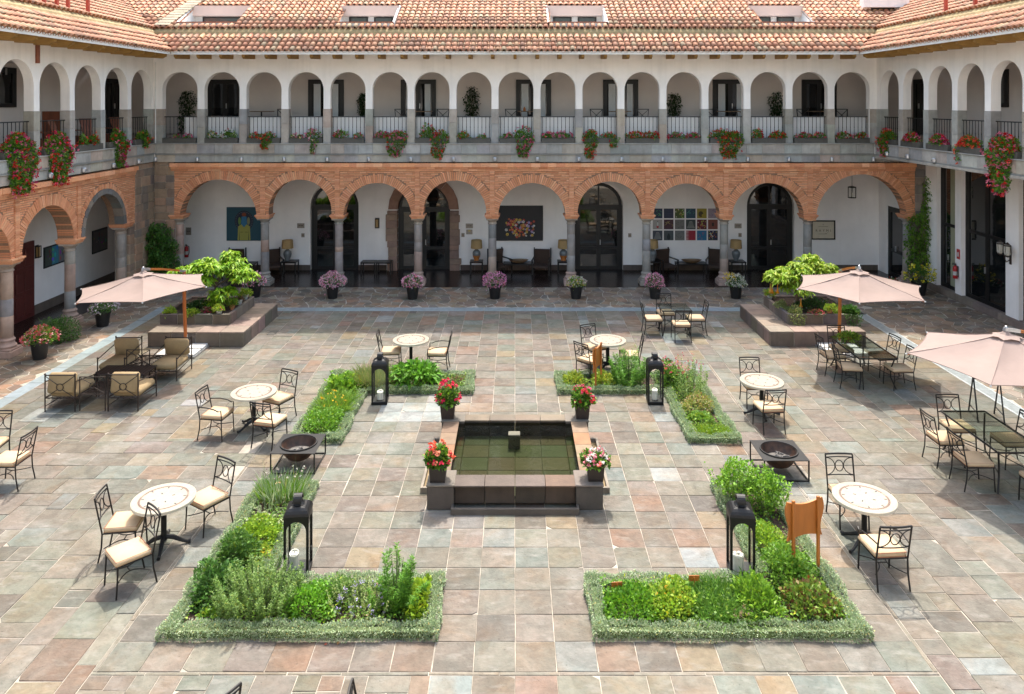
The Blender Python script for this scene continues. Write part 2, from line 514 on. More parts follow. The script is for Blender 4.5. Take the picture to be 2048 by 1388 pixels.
# narrow bands framing the field
for s in (-1, 1):
    y = 8.93
    while y < YB:
        L = random.uniform(.6, 1.1); y1 = min(y + L, YB)
        pieces.append((rect(*(sorted((s * 5.0, s * 5.055))), y, y1), jit((.46, .40, .33), .05), ZJ())); y = y1
x = -5.05
while x < 5.05:
    L = random.uniform(.6, 1.1); x1 = min(x + L, 5.05)
    pieces.append((rect(x, x1, 8.875, 8.93), jit((.46, .40, .33), .05), ZJ()))
    pieces.append((rect(x, x1, YB, YB + .055), jit((.46, .40, .33), .05), ZJ())); x = x1
# random ashlar elsewhere
def ashlar(x0, x1, y0, y1):
    "courses running away from us, each of its own width, stones of random length"
    x = x0
    while x < x1 - .02:
        xe = min(x + random.choice([.28, .36, .42, .5, .5, .56]), x1)
        if x1 - xe < .2: xe = x1
        y = y0 - random.uniform(0, .4)
        while y < y1 - .02:
            ye = y + random.choice([.28, .36, .45, .55, .7, .9, .5, .4])
            if y1 - ye < .18: ye = y1
            a, b = max(y, y0), min(ye, y1)
            if b - a > .03:
                if xe - x > .48 and b - a < .5 and random.random() < .25:
                    m = (x + xe) / 2; pieces.append((rect(x, m, a, b), slab_tint(), ZJ())); pieces.append((rect(m, xe, a, b), slab_tint(), ZJ()))
                else: pieces.append((rect(x, xe, a, b), slab_tint(), ZJ()))
            y = ye
        x = xe
DL, DR, DB = -11.45, 10.93, 24.38
ashlar(DL, -5.055, 15.0, DB); ashlar(5.055, DR, 15.0, DB)
ashlar(DL, -5.055, 2.0, 13.0); ashlar(5.055, DR, 2.0, 13.0)
ashlar(-5.055, -1.0, YB + .055, DB); ashlar(1.0, 5.055, YB + .055, DB)
ashlar(-5.055, -1.0, 2.0, 8.875); ashlar(1.0, 5.055, 2.0, 8.875)
bm_ = MB(); bm_.add([(DL, 1.9, -.007), (DR, 1.9, -.007), (DR, DB, -.007), (DL, DB, -.007)], [(0, 1, 2, 3)])
court = bm_.build('courtyard_paving', MATS['mortar_pale'], kind='structure')
lay(pieces, court, 'paving_slab', 'small_paving_slabs', MATS['slab'])

# blue stone drain strips round the court
kp = []
BL = [((.36, .43, .45), 1)]
def strip(x0, x1, y0, y1, vert):
    a, e = (y0, y1) if vert else (x0, x1)
    while a < e - .05:
        b = min(a + random.uniform(.75, 1.1), e)
        t = jit((.34, .41, .43), .10)
        kp.append((rect(x0, x1, a, b) if vert else rect(a, b, y0, y1), t, 0.001)); a = b
strip(DL - .36, DL, 2.0, DB + .42, True)
strip(DL, DR, DB, DB + .42, False)
dm = MB()
dm.box(DL - .36, DL, 2, DB + .42, -.04, -.006); dm.box(DL, DR + .36, DB + .001, DB + .42, -.04, -.0065)
drain = dm.build('drain_strip', MATS['mortar_pale'], kind='structure')
lay(kp, drain, 'drain_stone', 'more_drain_stones', MATS['kerb_blue'])
# slotted grating along the right side
g2 = MB(); g2.box(DR, DR + .36, 2, DB, -.06, -.03, mi=1)
grating = g2.build('drain_grating', [MATS['grate'], MATS['pot_black']], kind='structure')
y = 8.0
while y < DB - .5:
    q = MB()
    q.box(DR, DR + .04, y, y + .99, -.03, .0015); q.box(DR + .32, DR + .36, y, y + .99, -.03, .0015)
    q.box(DR + .04, DR + .32, y, y + .03, -.03, .001)
    for k in range(20):
        yy = y + .045 + k * .0475
        q.box(DR + .04, DR + .32, yy, yy + .027, -.025, .0005)
    q.build('grating_panel', MATS['grate'], grating); y += 1.0

# crazy paving (irregular stones) between drain and arcades
def clip(poly, nx, ny, c):
    out = []
    k = len(poly)
    for i in range(k):
        p, q = poly[i], poly[(i + 1) % k]
        dp, dq = nx * p[0] + ny * p[1] - c, nx * q[0] + ny * q[1] - c
        if dp <= 0: out.append(p)
        if (dp < 0 < dq) or (dq < 0 < dp):
            t = dp / (dp - dq); out.append((p[0] + t * (q[0] - p[0]), p[1] + t * (q[1] - p[1])))
    return out
CR = [((.215, .158, .117), 4), ((.265, .198, .142), 3), ((.18, .15, .122), 3), ((.30, .20, .135), 2), ((.285, .24, .185), 2)]
def crazy(x0, x1, y0, y1, d=.315):
    nx, ny = int((x1 - x0) / d), int((y1 - y0) / d)
    P = {}
    for i in range(-1, nx + 2):
        for j in range(-1, ny + 2):
            P[i, j] = (x0 + (i + .5 + random.uniform(-.46, .46)) * (x1 - x0) / nx, y0 + (j + .5 + random.uniform(-.46, .46)) * (y1 - y0) / ny)
    out = []
    for i in range(nx):
        for j in range(ny):
            p = P[i, j]; poly = [(x0, y0), (x1, y0), (x1, y1), (x0, y1)]
            for a in range(-2, 3):
                for b in range(-2, 3):
                    if (a or b) and (i + a, j + b) in P:
                        q = P[i + a, j + b]
                        n_ = (q[0] - p[0], q[1] - p[1]); mid = ((p[0] + q[0]) / 2, (p[1] + q[1]) / 2)
                        poly = clip(poly, n_[0], n_[1], n_[0] * mid[0] + n_[1] * mid[1])
                        if len(poly) < 3: break
            # drop tiny edges
            pl = []
            for q in poly:
                if not pl or math.hypot(q[0] - pl[-1][0], q[1] - pl[-1][1]) > .05: pl.append(q)
            if len(pl) > 2 and math.hypot(pl[0][0] - pl[-1][0], pl[0][1] - pl[-1][1]) < .05: pl.pop()
            if len(pl) >= 3:
                out.append((pl, jit(random.choices([c[0] for c in CR], [c[1] for c in CR])[0], .12), random.uniform(-.001, .003)))
    return out
cp = crazy(-13.9, 15.1, DB + .42, 27.5) + crazy(-13.9, DL - .36, 11.0, DB + .42) + crazy(DR + .36, 15.1, 11.0, DB + .42)
q = MB()
q.box(-13.9, 15.1, DB + .42, 27.52, -.04, -.006); q.box(-13.9, DL - .36, 9, DB + .42, -.04, -.0062); q.box(DR + .36, 15.1, 9, DB + .42, -.04, -.0062)
cz = q.build('crazy_paving', MATS['mortar'], kind='structure')
lay(cp, cz, 'paving_stone', 'small_paving_stones', MATS['crazy'], th=.03, gap=.009)
# ================================================================ BUILDINGS
class Fr:
    "a wall frame: s along the wall, z up, d into the building"
    def __init__(s, o, sd, dd): s.o, s.sd, s.dd = Vector(o), Vector(sd), Vector(dd)
    def P(s, a, z, d): return s.o + s.sd * a + Vector((0, 0, z)) + s.dd * d
FB = Fr((0, 27.7, 0), (1, 0, 0), (0, 1, 0))
FL = Fr((-13.4, 0, 0), (0, 1, 0), (-1, 0, 0))
FRR = Fr((13.4, 0, 0), (0, 1, 0), (1, 0, 0))

def fbox(mb, fr, s0, s1, z0, z1, d0, d1, tint=(1, 1, 1), mi=0, b=0):
    p, q = fr.P(s0, z0, d0), fr.P(s1, z1, d1)
    x0, x1 = sorted((p.x, q.x)); y0, y1 = sorted((p.y, q.y))
    if b: mb.cbox(x0, x1, y0, y1, z0, z1, b, tint, mi)
    else: mb.box(x0, x1, y0, y1, z0, z1, tint, mi)

def arch_pts(c, a, zs, zc, n=20):
    "left foot to right foot; half circle about (c, zc) on straight jambs from zs"
    pts = [(c - a, zs)] if zc > zs + .005 else []
    pts += [(c - a * cos(pi * i / n), zc + a * sin(pi * i / n)) for i in range(n + 1)]
    if zc > zs + .005: pts.append((c + a, zs))
    return pts

def arch_wall(mb, fr, s0, s1, z0, z1, d0, d1, ops, tint=(1, 1, 1), mi=0, n=20):
    "ops: (centre, half width, foot z, centre z) ; wall from z0 to z1 with arched holes down to foot z"
    ops = sorted(ops)
    for d in (d0, d1):
        a = s0
        for (c, r, zf, zc) in ops:
            if c - r > a + 1e-4:
                mb.add([fr.P(a, z0, d), fr.P(c - r, z0, d), fr.P(c - r, z1, d), fr.P(a, z1, d)], [(0, 1, 2, 3)], tint, mi)
            if zf > z0 + 1e-4:
                mb.add([fr.P(c - r, z0, d), fr.P(c + r, z0, d), fr.P(c + r, zf, d), fr.P(c - r, zf, d)], [(0, 1, 2, 3)], tint, mi)
            pts = arch_pts(c, r, zc, zc, n)
            for (p, q) in zip(pts[:-1], pts[1:]):
                mb.add([fr.P(p[0], p[1], d), fr.P(q[0], q[1], d), fr.P(q[0], z1, d), fr.P(p[0], z1, d)], [(0, 1, 2, 3)], tint, mi)
            a = c + r
        if s1 > a + 1e-4:
            mb.add([fr.P(a, z0, d), fr.P(s1, z0, d), fr.P(s1, z1, d), fr.P(a, z1, d)], [(0, 1, 2, 3)], tint, mi)
    for (c, r, zf, zc) in ops:
        pts = arch_pts(c, r, zf, zc, n)
        for (p, q) in zip(pts[:-1], pts[1:]):
            mb.add([fr.P(p[0], p[1], d0), fr.P(q[0], q[1], d0), fr.P(q[0], q[1], d1), fr.P(p[0], p[1], d1)], [(0, 1, 2, 3)], tint, mi)
        if zf > z0 + 1e-3: mb.add([fr.P(c - r, zf, d0), fr.P(c + r, zf, d0), fr.P(c + r, zf, d1), fr.P(c - r, zf, d1)], [(0, 1, 2, 3)], tint, mi)
    for s in (s0, s1):
        mb.add([fr.P(s, z0, d0), fr.P(s, z1, d0), fr.P(s, z1, d1), fr.P(s, z0, d1)], [(0, 1, 2, 3)], tint, mi)

wingB = thing('hotel_wing', 'long two storey wing at the back with brick arches below and white arched gallery above', 'building', (0, 27.7, 0))
wingL = thing('hotel_wing', 'left two storey wing with brick arches below and white arched gallery above', 'building', (-13.4, 20, 0))
wingR = thing('hotel_wing', 'right two storey wing with dark glazed ground floor under a white arched gallery', 'building', (13.4, 20, 0))
for wg in (wingB, wingL, wingR):
    wg['group'] = 'wings round the courtyard'
def setp(o, p):
    "parent keeping world place"
    o.parent = p
    o.matrix_parent_inverse = Matrix.Translation(-Vector(p.location))
    return o
def bpart(mb, name, m, root, smooth=False, kind=None):
    return setp(mb.build(name, MATS[m] if isinstance(m, str) else [MATS[k] for k in m], None, smooth, kind), root)
def spart(mb, name, m, parent, smooth=False, kind=None):
    "sub-part of a part (parts of the wings keep identity transforms)"
    o = mb.build(name, MATS[m] if isinstance(m, str) else [MATS[k] for k in m], parent, smooth, kind)
    return o

STONE = [(.40, .385, .355), (.43, .405, .36), (.375, .37, .352), (.43, .38, .325), (.46, .38, .31)]
STONE_B = [(.31, .21, .14), (.27, .185, .13), (.36, .245, .165), (.21, .16, .125), (.37, .225, .14)]
ZL, ZP, ZS = 5.30, 6.56, 7.28        # ledge, top of pier stone, spring of the upper arches

# ---------------------------------------------------------------- upper floor
def upper(fr, root, s0, s1, cs, a, thick=.28, zcrown=7.95, corner=None):
    mb = MB(); cs = sorted(cs)
    zs = zcrown - a
    arch_wall(mb, fr, s0, s1, ZP, 8.62, 0, thick, [(c, a, ZP, zs) for c in cs])
    bpart(mb, 'gallery_wall', 'plaster', root)
    edges = [s0] + [v for c in cs for v in (c - a, c + a)] + [s1]
    for i in range(0, len(edges), 2):
        e0, e1 = edges[i], edges[i + 1]
        q = MB(); z = ZL
        for zt in ((ZL + ZP) / 2 + random.uniform(-.15, .15), ZP):
            fbox(q, fr, e0 - .012, e1 + .012, z, zt - .004, -.012, thick + .012, jit(random.choice(STONE), .08), 0, .006); z = zt
        bpart(q, 'pier_stone', 'stone', root)
    return edges

csB = [(360.0 + 84.0 * i - 1030) * 27.7 / FPX for i in range(17)]
upper(FB, wingB, -13.4, 13.4, csB, .65, zcrown=7.93)
csL = [26.82 - 1.68 * i for i in range(7)]
upper(FL, wingL, 14.6, 27.7, csL, .715, zcrown=7.97)
csR = [26.75 - 1.59 * i for i in range(8)]
upper(FRR, wingR, 13.8, 27.7, csR, .655, zcrown=7.95)

# railings: one part per bay
def railing(fr, root, c, a, d=.14):
    q = MB()
    def bar(s0, z0, s1, z1, r): q.tube([fr.P(s0, z0, d), fr.P(s1, z1, d)], r, 5, cap=False)
    bar(c - a, 6.27, c + a, 6.27, .018); bar(c - a, ZL + .10, c + a, ZL + .10, .014)
    n = 9
    for k in range(n):
        s = c - a + 2 * a * (k + .5) / n
        bar(s, ZL + .10, s, 6.27, .0105)
        q.tube([fr.P(s, ZL + .56, d), fr.P(s, ZL + .60, d)], .014, 5, cap=False)
    bpart(q, 'railing', 'iron', root)
for c in csB: railing(FB, wingB, c, .65)
for c in csL[:6]: railing(FL, wingL, c, .715)
for c in csR[:7]: railing(FRR, wingR, c, .655)

# stone ledge (blocks, moulding, soffit)
def ledge(fr, root, s0, s1, z0, z1, d0, d1, mould, lip=True):
    L = MB(); fbox(L, fr, s0, s1, z0 + .01, z1 - .03, d0 + .02, d1)
    base = bpart(L, 'ledge', 'mortar', root)
    s = s0
    while s < s1 - .02:
        e = min(s + random.uniform(.45, .85), s1)
        t = jit(random.choice(STONE), .10)
        q = MB(); fbox(q, fr, s + .003, e - .003, mould + .03, z1 - .035, d0, d0 + .1, t, 0, .005)
        spart(q, 'ledge_block', 'stone', base)
        if z0 < mould - .05:
            q = MB(); fbox(q, fr, s + .003, e - .003, z0, mould - .03, d0 + .015, d0 + .1, jit(random.choice(STONE), .1), 0, .005)
            spart(q, 'ledge_block', 'stone', base)
        s = e
    q = MB()
    fbox(q, fr, s0, s1, mould - .025, mould - .004, d0 - .03, d0 + .06, (.33, .325, .30), 0, .006)
    fbox(q, fr, s0, s1, mould + .004, mould + .025, d0 - .015, d0 + .06, (.33, .325, .30), 0, .006)
    fbox(q, fr, s0, s1, z1 - .033, z1, d0 - .035, d1, (.42, .40, .365), 0, .008)
    spart(q, 'ledge_moulding', 'stone', base)
ledge(FB, wingB, -13.28, 13.28, 4.60, ZL, -.12, .4, 4.89)
ledge(FL, wingL, 12, 27.58, 4.62, ZL, -.12, .45, 4.92)
ledge(FRR, wingR, 12, 27.58, 4.86, ZL, -.12, .45, 4.88)
q = MB(); fbox(q, FRR, 12, 27.6, 4.78, 4.86, -.16, 2.0, (.40, .36, .31), 0, .006)
bpart(q, 'soffit', 'stone', wingR)

# small spot lights on the ledge
def spot(fr, root, s, z, d):
    q = MB(); p = fr.P(s, z, d)
    M = Matrix.Translation(p) @ Matrix.Scale(1.5, 4)
    q.lathe([(.03, -.055), (.045, -.03), (.045, .03), (.034, .055), (.0, .056)], 8, mi=0, M=M)
    q.box(-.02, .02, -.02, .08, -.012, .012, mi=1, M=M)
    q.lathe([(.035, -.058), (.0, -.06)], 8, mi=1, M=M)
    bpart(q, 'spotlight', ('steel', 'pot_black'), root)
for u in (313, 396, 484, 569, 655, 738, 822, 907, 990, 1075, 1158, 1243, 1325, 1410, 1495, 1577, 1662, 1745):
    spot(FB, wingB, (u - 1030) * 27.6 / FPX, 4.70, -.17)
for s in (26.3, 24.65, 22.95, 21.3): spot(FL, wingL, s, 4.72, -.17)
for s in (26.6, 25.2, 23.6, 20.9): spot(FRR, wingR, s, 4.97, -.17)

# galleries behind: back walls, floor, ceiling
def gallery(fr, root, s0, s1, D, s2=None, zf=5.262):
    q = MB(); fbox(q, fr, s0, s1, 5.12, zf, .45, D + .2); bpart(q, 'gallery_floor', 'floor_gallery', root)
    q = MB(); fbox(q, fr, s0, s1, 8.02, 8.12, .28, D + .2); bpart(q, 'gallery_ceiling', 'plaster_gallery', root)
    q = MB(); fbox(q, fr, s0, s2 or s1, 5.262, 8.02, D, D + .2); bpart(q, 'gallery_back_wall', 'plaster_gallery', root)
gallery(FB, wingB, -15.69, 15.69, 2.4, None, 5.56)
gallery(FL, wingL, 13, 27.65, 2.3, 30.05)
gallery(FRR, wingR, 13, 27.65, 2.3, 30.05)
# white screen behind the back railing
for i, c in enumerate(csB):
    q = MB(); a0 = c - .70 if i else c + .03
    fbox(q, FB, a0, c + .70, ZL, 6.25, .32, .345); fbox(q, FB, a0, c + .70, 6.25, 6.285, .305, .36)
    bpart(q, 'screen_panel', 'panel_white', wingB)

# doors with panes: frame in the wall frame fr, at depth d (front face), glass slightly behind
def door(fr, root, s0, s1, z0, z1, d, leaves=2, rail=None, fm='frame_dark', gm='window_glass', arch=None, name='door', fw=.09, transom=None, curtain=0):
    q = MB(); t = .07
    zt = z1 if arch is None else arch
    fbox(q, fr, s0, s0 + fw, z0, zt, d, d + t); fbox(q, fr, s1 - fw, s1, z0, zt, d, d + t)
    panes = []
    if arch is None:
        fbox(q, fr, s0 + fw, s1 - fw, z1 - fw, z1, d, d + t)
        top = z1 - fw
    else:
        c, r = (s0 + s1) / 2, (s1 - s0) / 2
        n = 14
        for i in range(n):
            a, b = pi * i / n, pi * (i + 1) / n
            P = lambda rr, an, dd: fr.P(c - rr * cos(an), arch + rr * sin(an), dd)
            q.add([P(r, a, d), P(r, b, d), P(r - fw, b, d), P(r - fw, a, d), P(r, a, d + t), P(r, b, d + t), P(r - fw, b, d + t), P(r - fw, a, d + t)],
                  [(0, 1, 2, 3), (3, 2, 6, 7), (0, 4, 5, 1)])
        fbox(q, fr, s0 + fw, s1 - fw, arch - .06, arch + .06, d - .004, d + t)
        top = arch - .06
        g = MB(); pts = arch_pts(c, r - fw + .01, arch, arch, n)
        g.add([fr.P(p[0], p[1], d + .035) for p in pts], [tuple(range(len(pts)))])
        panes.append(g)
        fbox(q, fr, c - .03, c + .03, arch + .06, arch + r - fw, d, d + t)
    wd = (s1 - s0 - 2 * fw) / leaves
    for k in range(leaves):
        a, b = s0 + fw + k * wd, s0 + fw + (k + 1) * wd
        st = .085 if wd > .4 else .055
        fbox(q, fr, a, a + st, z0, top, d + .008, d + t - .004); fbox(q, fr, b - st, b, z0, top, d + .008, d + t - .004)
        fbox(q, fr, a + st, b - st, top - st, top, d + .008, d + t - .004); fbox(q, fr, a + st, b - st, z0, z0 + .13, d + .008, d + t - .004)
        zr = [z0 + .13, top - st]
        if rail: fbox(q, fr, a + st, b - st, rail, rail + .11, d + .008, d + t - .004); zr = [z0 + .13, rail, rail + .11, top - st]
        for j in range(0, len(zr), 2):
            g = MB(); g.add([fr.P(a + st - .01, zr[j], d + .035), fr.P(b - st + .01, zr[j], d + .035), fr.P(b - st + .01, zr[j + 1], d + .035), fr.P(a + st - .01, zr[j + 1], d + .035)], [(0, 1, 2, 3)])
            panes.append(g)
    f = bpart(q, name, fm, root)
    for g in panes: spart(g, 'pane', gm, f)
    h = MB(); fbox(h, fr, (s0 + s1) / 2 + .05, (s0 + s1) / 2 + .075, z0 + 1.0, z0 + 1.2, d - .04, d + .01)
    spart(h, 'handle', 'steel', f)
    return f
def ub(u): return (u - 1030) * 30.1 / FPX
for (u0, u1, cur) in ((416, 486, 0), (617, 688, 1), (802, 872, 1), (1032, 1102, 1), (1206, 1276, 1), (1425, 1495, 1), (1603, 1672, 0)):
    f = door(FB, wingB, ub(u0), ub(u1), 5.562, 7.72, 2.33, gm='window_dark')
    if cur:
        k = MB(); s0, s1 = ub(u0) + .3, ub(u0) + .55
        for (a, b) in ((s0 - .08, s0 + .2), (ub(u1) - .45, ub(u1) - .22)):
            pts = []
            for j in range(9):
                pts.append((a + (b - a) * j / 8, .363 + .0 * j, .003 * (j % 2)))
            k.add([FB.P(p[0], 5.75, 2.358 - p[2]) for p in pts] + [FB.P(p[0], 7.55, 2.358 - p[2]) for p in pts], [(j, j + 1, 10 + j, 9 + j) for j in range(8)])
        spart(k, 'curtain', 'curtain', f)
# left gallery door and window, right gallery door and window
door(FL, wingL, 28.45, 29.75, 5.565, 7.72, 2.23, leaves=2, gm='window_dark')
door(FL, wingL, 22.3, 23.45, 6.65, 7.88, 2.23, leaves=1, name='window', gm='window_dark')
door(FRR, wingR, 28.35, 29.35, 5.565, 7.7, 2.23, leaves=1, gm='window_dark')
door(FRR, wingR, 23.75, 24.45, 6.65, 7.86, 2.23, leaves=1, name='window', gm='window_dark')

# ---------------------------------------------------------------- brick arcades
BR = [(.72, .315, .155), (.76, .345, .18), (.67, .285, .14), (.78, .39, .215), (.72, .33, .17), (.62, .25, .12)]
def brick_tint(): return jit(random.choice(BR), .07)

def arcade(fr, root, s0, s1, ops, cols, th=.5, zt=4.26, zi=2.62, stone_ring=None):
    "ops: (centre, half, centre z)."
    w_ = MB(); arch_wall(w_, fr, s0, s1, zi, zt + .3, .016, th, [(c, r, zi, zc) for c, r, zc in ops], n=24)
    wall = bpart(w_, 'brick_arcade', 'brick_mortar', root)
    RW = .34
    # courses
    q = MB(); ch = .060; z = zi; row = 0
    while z < zt - .01:
        zb = min(z + ch - .013, zt)
        exc = []
        for c, r, zc in ops:
            rr = r + RW
            zm = (z + zb) / 2
            if zm < zc - .02:
                exc.append((c - r - .001, c + r + .001))
            else:
                dz = z - zc
                if dz < rr:
                    h = sqrt(max(0, rr * rr - max(dz, 0) ** 2)); exc.append((c - h, c + h))
        for cx in cols: exc.append((cx - .09, cx + .09))
        exc.sort(); a = s0; iv = []
        for e0, e1 in exc:
            if e0 > a + .01: iv.append((a, e0))
            a = max(a, e1)
        if s1 > a + .01: iv.append((a, s1))
        for e0, e1 in iv:
            s = e0; first = True
            while s < e1 - .005:
                L = random.uniform(.2, .31)
                if first and row % 2: L *= .55
                first = False
                e = min(s + L, e1)
                if e1 - e < .06: e = e1
                deep = th - .02 if (z < max(o[2] for o in ops) - .02 and zb < 3.2) else .06
                fbox(q, fr, s + .003, e - .004, z + random.uniform(0, .003), zb, random.uniform(-.006, .007), deep, brick_tint()); s = e
        z += ch; row += 1
    spart(q, 'brick_courses', 'brick', wall, kind='stuff')
    # arch rings
    for k, (c, r, zc) in enumerate(ops):
        q = MB(); n = int(pi * r / .066)
        a0, a1 = -.02, pi + .02
        rin = r
        if stone_ring is not None and k == stone_ring:
            ns = 13; rin = r + .17
            for i in range(ns):
                b0, b1 = pi * (i + .03) / ns, pi * (i + .97) / ns
                sq = MB(); wedge(sq, fr, c, zc, r - .01, rin - .01, b0, b1, -.03, .3, jit(random.choice([(.22, .2, .17), (.27, .225, .18), (.19, .18, .17)]), .1))
                spart(sq, 'arch_stone', 'stone', wall)
        for i in range(n):
            b0 = a0 + (a1 - a0) * (i + .06) / n; b1 = a0 + (a1 - a0) * (i + .84) / n
            wedge(q, fr, c, zc, rin + random.uniform(-.008, .004), r + RW + random.uniform(-.05, .02), b0, b1, random.uniform(-.022, -.008), th - .01, brick_tint())
        spart(q, 'arch_ring', 'brick', wall, kind='stuff')
    # pilaster strips above the columns
    for cx in cols:
        q = MB(); z = zi + .02
        while z < zt - .01:
            fbox(q, fr, cx - .088, cx + .088, z, min(z + .049, zt), -.045 + random.uniform(-.004, .004), .05, brick_tint()); z += .058
        spart(q, 'pilaster', 'brick', wall, kind='stuff')
    # cornice: two stepped courses
    q = MB()
    for (z0, z1, d) in ((zt, zt + .07, -.03), (zt + .075, zt + .15, -.055), (zt + .155, zt + .30, -.13)):
        s = s0
        while s < s1 - .01:
            e = min(s + random.uniform(.26, .34), s1)
            t = brick_tint(); t = tuple(min(1, x * 1.12) for x in t) if d < -.1 else t
            fbox(q, fr, s + .002, e - .002, z0, z1, d + random.uniform(-.004, .004), .1, t); s = e
    spart(q, 'brick_cornice', 'brick', wall, kind='stuff')
    return wall

def wedge(mb, fr, c, zc, r0, r1, a0, a1, d0, d1, tint):
    P = lambda r, a, d: fr.P(c - r * cos(a), zc + r * sin(a), d)
    vs = [P(r0, a0, d0), P(r1, a0, d0), P(r1, a1, d0), P(r0, a1, d0), P(r0, a0, d1), P(r1, a0, d1), P(r1, a1, d1), P(r0, a1, d1)]
    mb.add(vs, [(0, 1, 2, 3), (4, 7, 6, 5), (0, 4, 5, 1), (1, 5, 6, 2), (2, 6, 7, 3), (3, 7, 4, 0)], tint)

CT = [(.30, .29, .28), (.36, .31, .27), (.42, .30, .235), (.46, .315, .24), (.33, .30, .27)]
def column(fr, root, s, d=.25, half=None, segs=None):
    "stone column in drums with base, capital and corbelled brick impost"
    c = fr.P(s, 0, d)
    q = MB(); r = .147
    cuts = sorted(segs) if segs else sorted([.5, random.uniform(.9, 1.3), random.uniform(1.4, 1.9), 2.27])
    if cuts[0] > .5: cuts = [.5] + cuts
    base_t = random.choice(CT[:2]); 
    for a, b in zip(cuts[:-1], cuts[1:]):
        f = lambda z: r * (1 + .05 * (1 - (z - .5) / 1.8))
        q.lathe([(f(a) - .004, a), (f(a), a + .006), (f(b), b - .006), (f(b) - .004, b)], 20, (c.x, c.y, 0), jit(random.choice(CT), .08))
    col = bpart(q, 'column', 'stone', root, smooth=35)
    t = jit(random.choice([(.43, .31, .25), (.47, .325, .255), (.38, .32, .27)]), .06)
    b = MB()
    b.cbox(c.x - .27, c.x + .27, c.y - .27, c.y + .27, 0, .17, .012, t)
    b.cbox(c.x - .235, c.x + .235, c.y - .235, c.y + .235, .17, .23, .012, t)
    b.lathe([(.22, .23), (.235, .26), (.235, .29), (.205, .32), (.185, .35), (.185, .40), (.20, .42), (.20, .45), (.172, .47), (.165, .5)], 20, (c.x, c.y, 0), t)
    spart(b, 'base', 'stone', col, smooth=35)
    t = jit(random.choice([(.42, .36, .30), (.46, .37, .30), (.36, .33, .29)]), .06)
    b = MB()
    b.lathe([(.147, 2.26), (.17, 2.275), (.17, 2.30), (.15, 2.315), (.15, 2.345), (.19, 2.40), (.225, 2.43)], 20, (c.x, c.y, 0), t)
    b.cbox(c.x - .225, c.x + .225, c.y - .235, c.y + .235, 2.43, 2.49, .01, t)
    spart(b, 'capital', 'stone', col, smooth=35)
    b = MB()
    for k, (z0, z1, g) in enumerate(((2.492, 2.535, 0), (2.54, 2.583, .025), (2.588, 2.632, .055))):
        hw = (.23 if half is None else half) + g
        a = -hw
        while a < hw - .01:
            e = min(a + .24, hw)
            if hw - e < .08: e = hw
            fbox(b, fr, s + a + .002, s + e - .002, z0, z1, -.03 - g, .53 + g * .3, brick_tint()); a = e
    spart(b, 'impost', 'brick', col)
    return col

uc = [359.5, 530, 678, 836.5, 984.7, 1142, 1292.8, 1448, 1615, 1814]
crown = [359, 359, 366, 361, 366, 363, 367, 366, 369]
xc = [(u - 1030) * 27.95 / FPX for u in uc]
opsB = []
for i in range(9):
    zc_ = HC - (crown[i] - 205) * 27.7 / FPX
    a0 = xc[i] + (.22 if i else .12); a1 = xc[i + 1] - (.22 if i < 8 else .12)
    r = (a1 - a0) / 2; opsB.append(((a0 + a1) / 2, r, max(zc_ - r, 2.45)))
arcade(FB, wingB, -12.75, 14.82, opsB, xc[1:9])
for i in range(10): column(FB, wingB, xc[i])
colL = [25.9, 22.93, 20.08, 17.23, 14.4]
opsL = []
for i in range(4):
    a1, a0 = colL[i] - .22, colL[i + 1] + .22
    r = (a1 - a0) / 2; opsL.append(((a0 + a1) / 2, r, 3.84 - r))
opsL[0] = (opsL[0][0], opsL[0][1] - .08, 3.82 - opsL[0][1] + .08)
arcade(FL, wingL, 14.0, 26.36, opsL, colL[1:4], stone_ring=0)
for s in colL[:4]: column(FL, wingL, s)

# stone corner piers built of blocks
def blocks(fr, root, name, s0, s1, z0, z1, d0, d1, h=.30, wd=.42, tints=STONE_B):
    q = MB(); fbox(q, fr, s0 + .01, s1 - .01, z0, z1, d0 + .02, d1); base = bpart(q, name, 'mortar', root)
    z = z0
    while z < z1 - .05:
        zt = min(z + random.uniform(h * .8, h * 1.2), z1)
        if z1 - zt < .1: zt = z1
        s = s0
        while s < s1 - .02:
            e = min(s + random.uniform(wd * .7, wd * 1.4), s1)
            if s1 - e < .16: e = s1
            q = MB(); fbox(q, fr, s + .004, e - .004, z + .004, zt - .004, d0 + random.uniform(-.012, .01), d0 + .12, jit(random.choice(tints), .12), 0, .012)
            spart(q, 'stone_block', 'stone', base); s = e
        z = zt
blocks(FL, wingL, 'corner_pier', 26.36, 27.69, 0, 4.6, -.03, .5)
blocks(FB, wingB, 'corner_pier', -13.36, -12.62, 0, 4.6, -.03, .55)
blocks(FB, wingB, 'corner_pier', 14.82, 15.4, 0, 4.78, -.03, .5, tints=[(.25, .21, .18), (.2, .18, .165), (.29, .235, .19)])
# stone jamb behind the last left column
blocks(FL, wingL, 'side_pier', 26.05, 26.36, 0, 2.6, .02, .55)

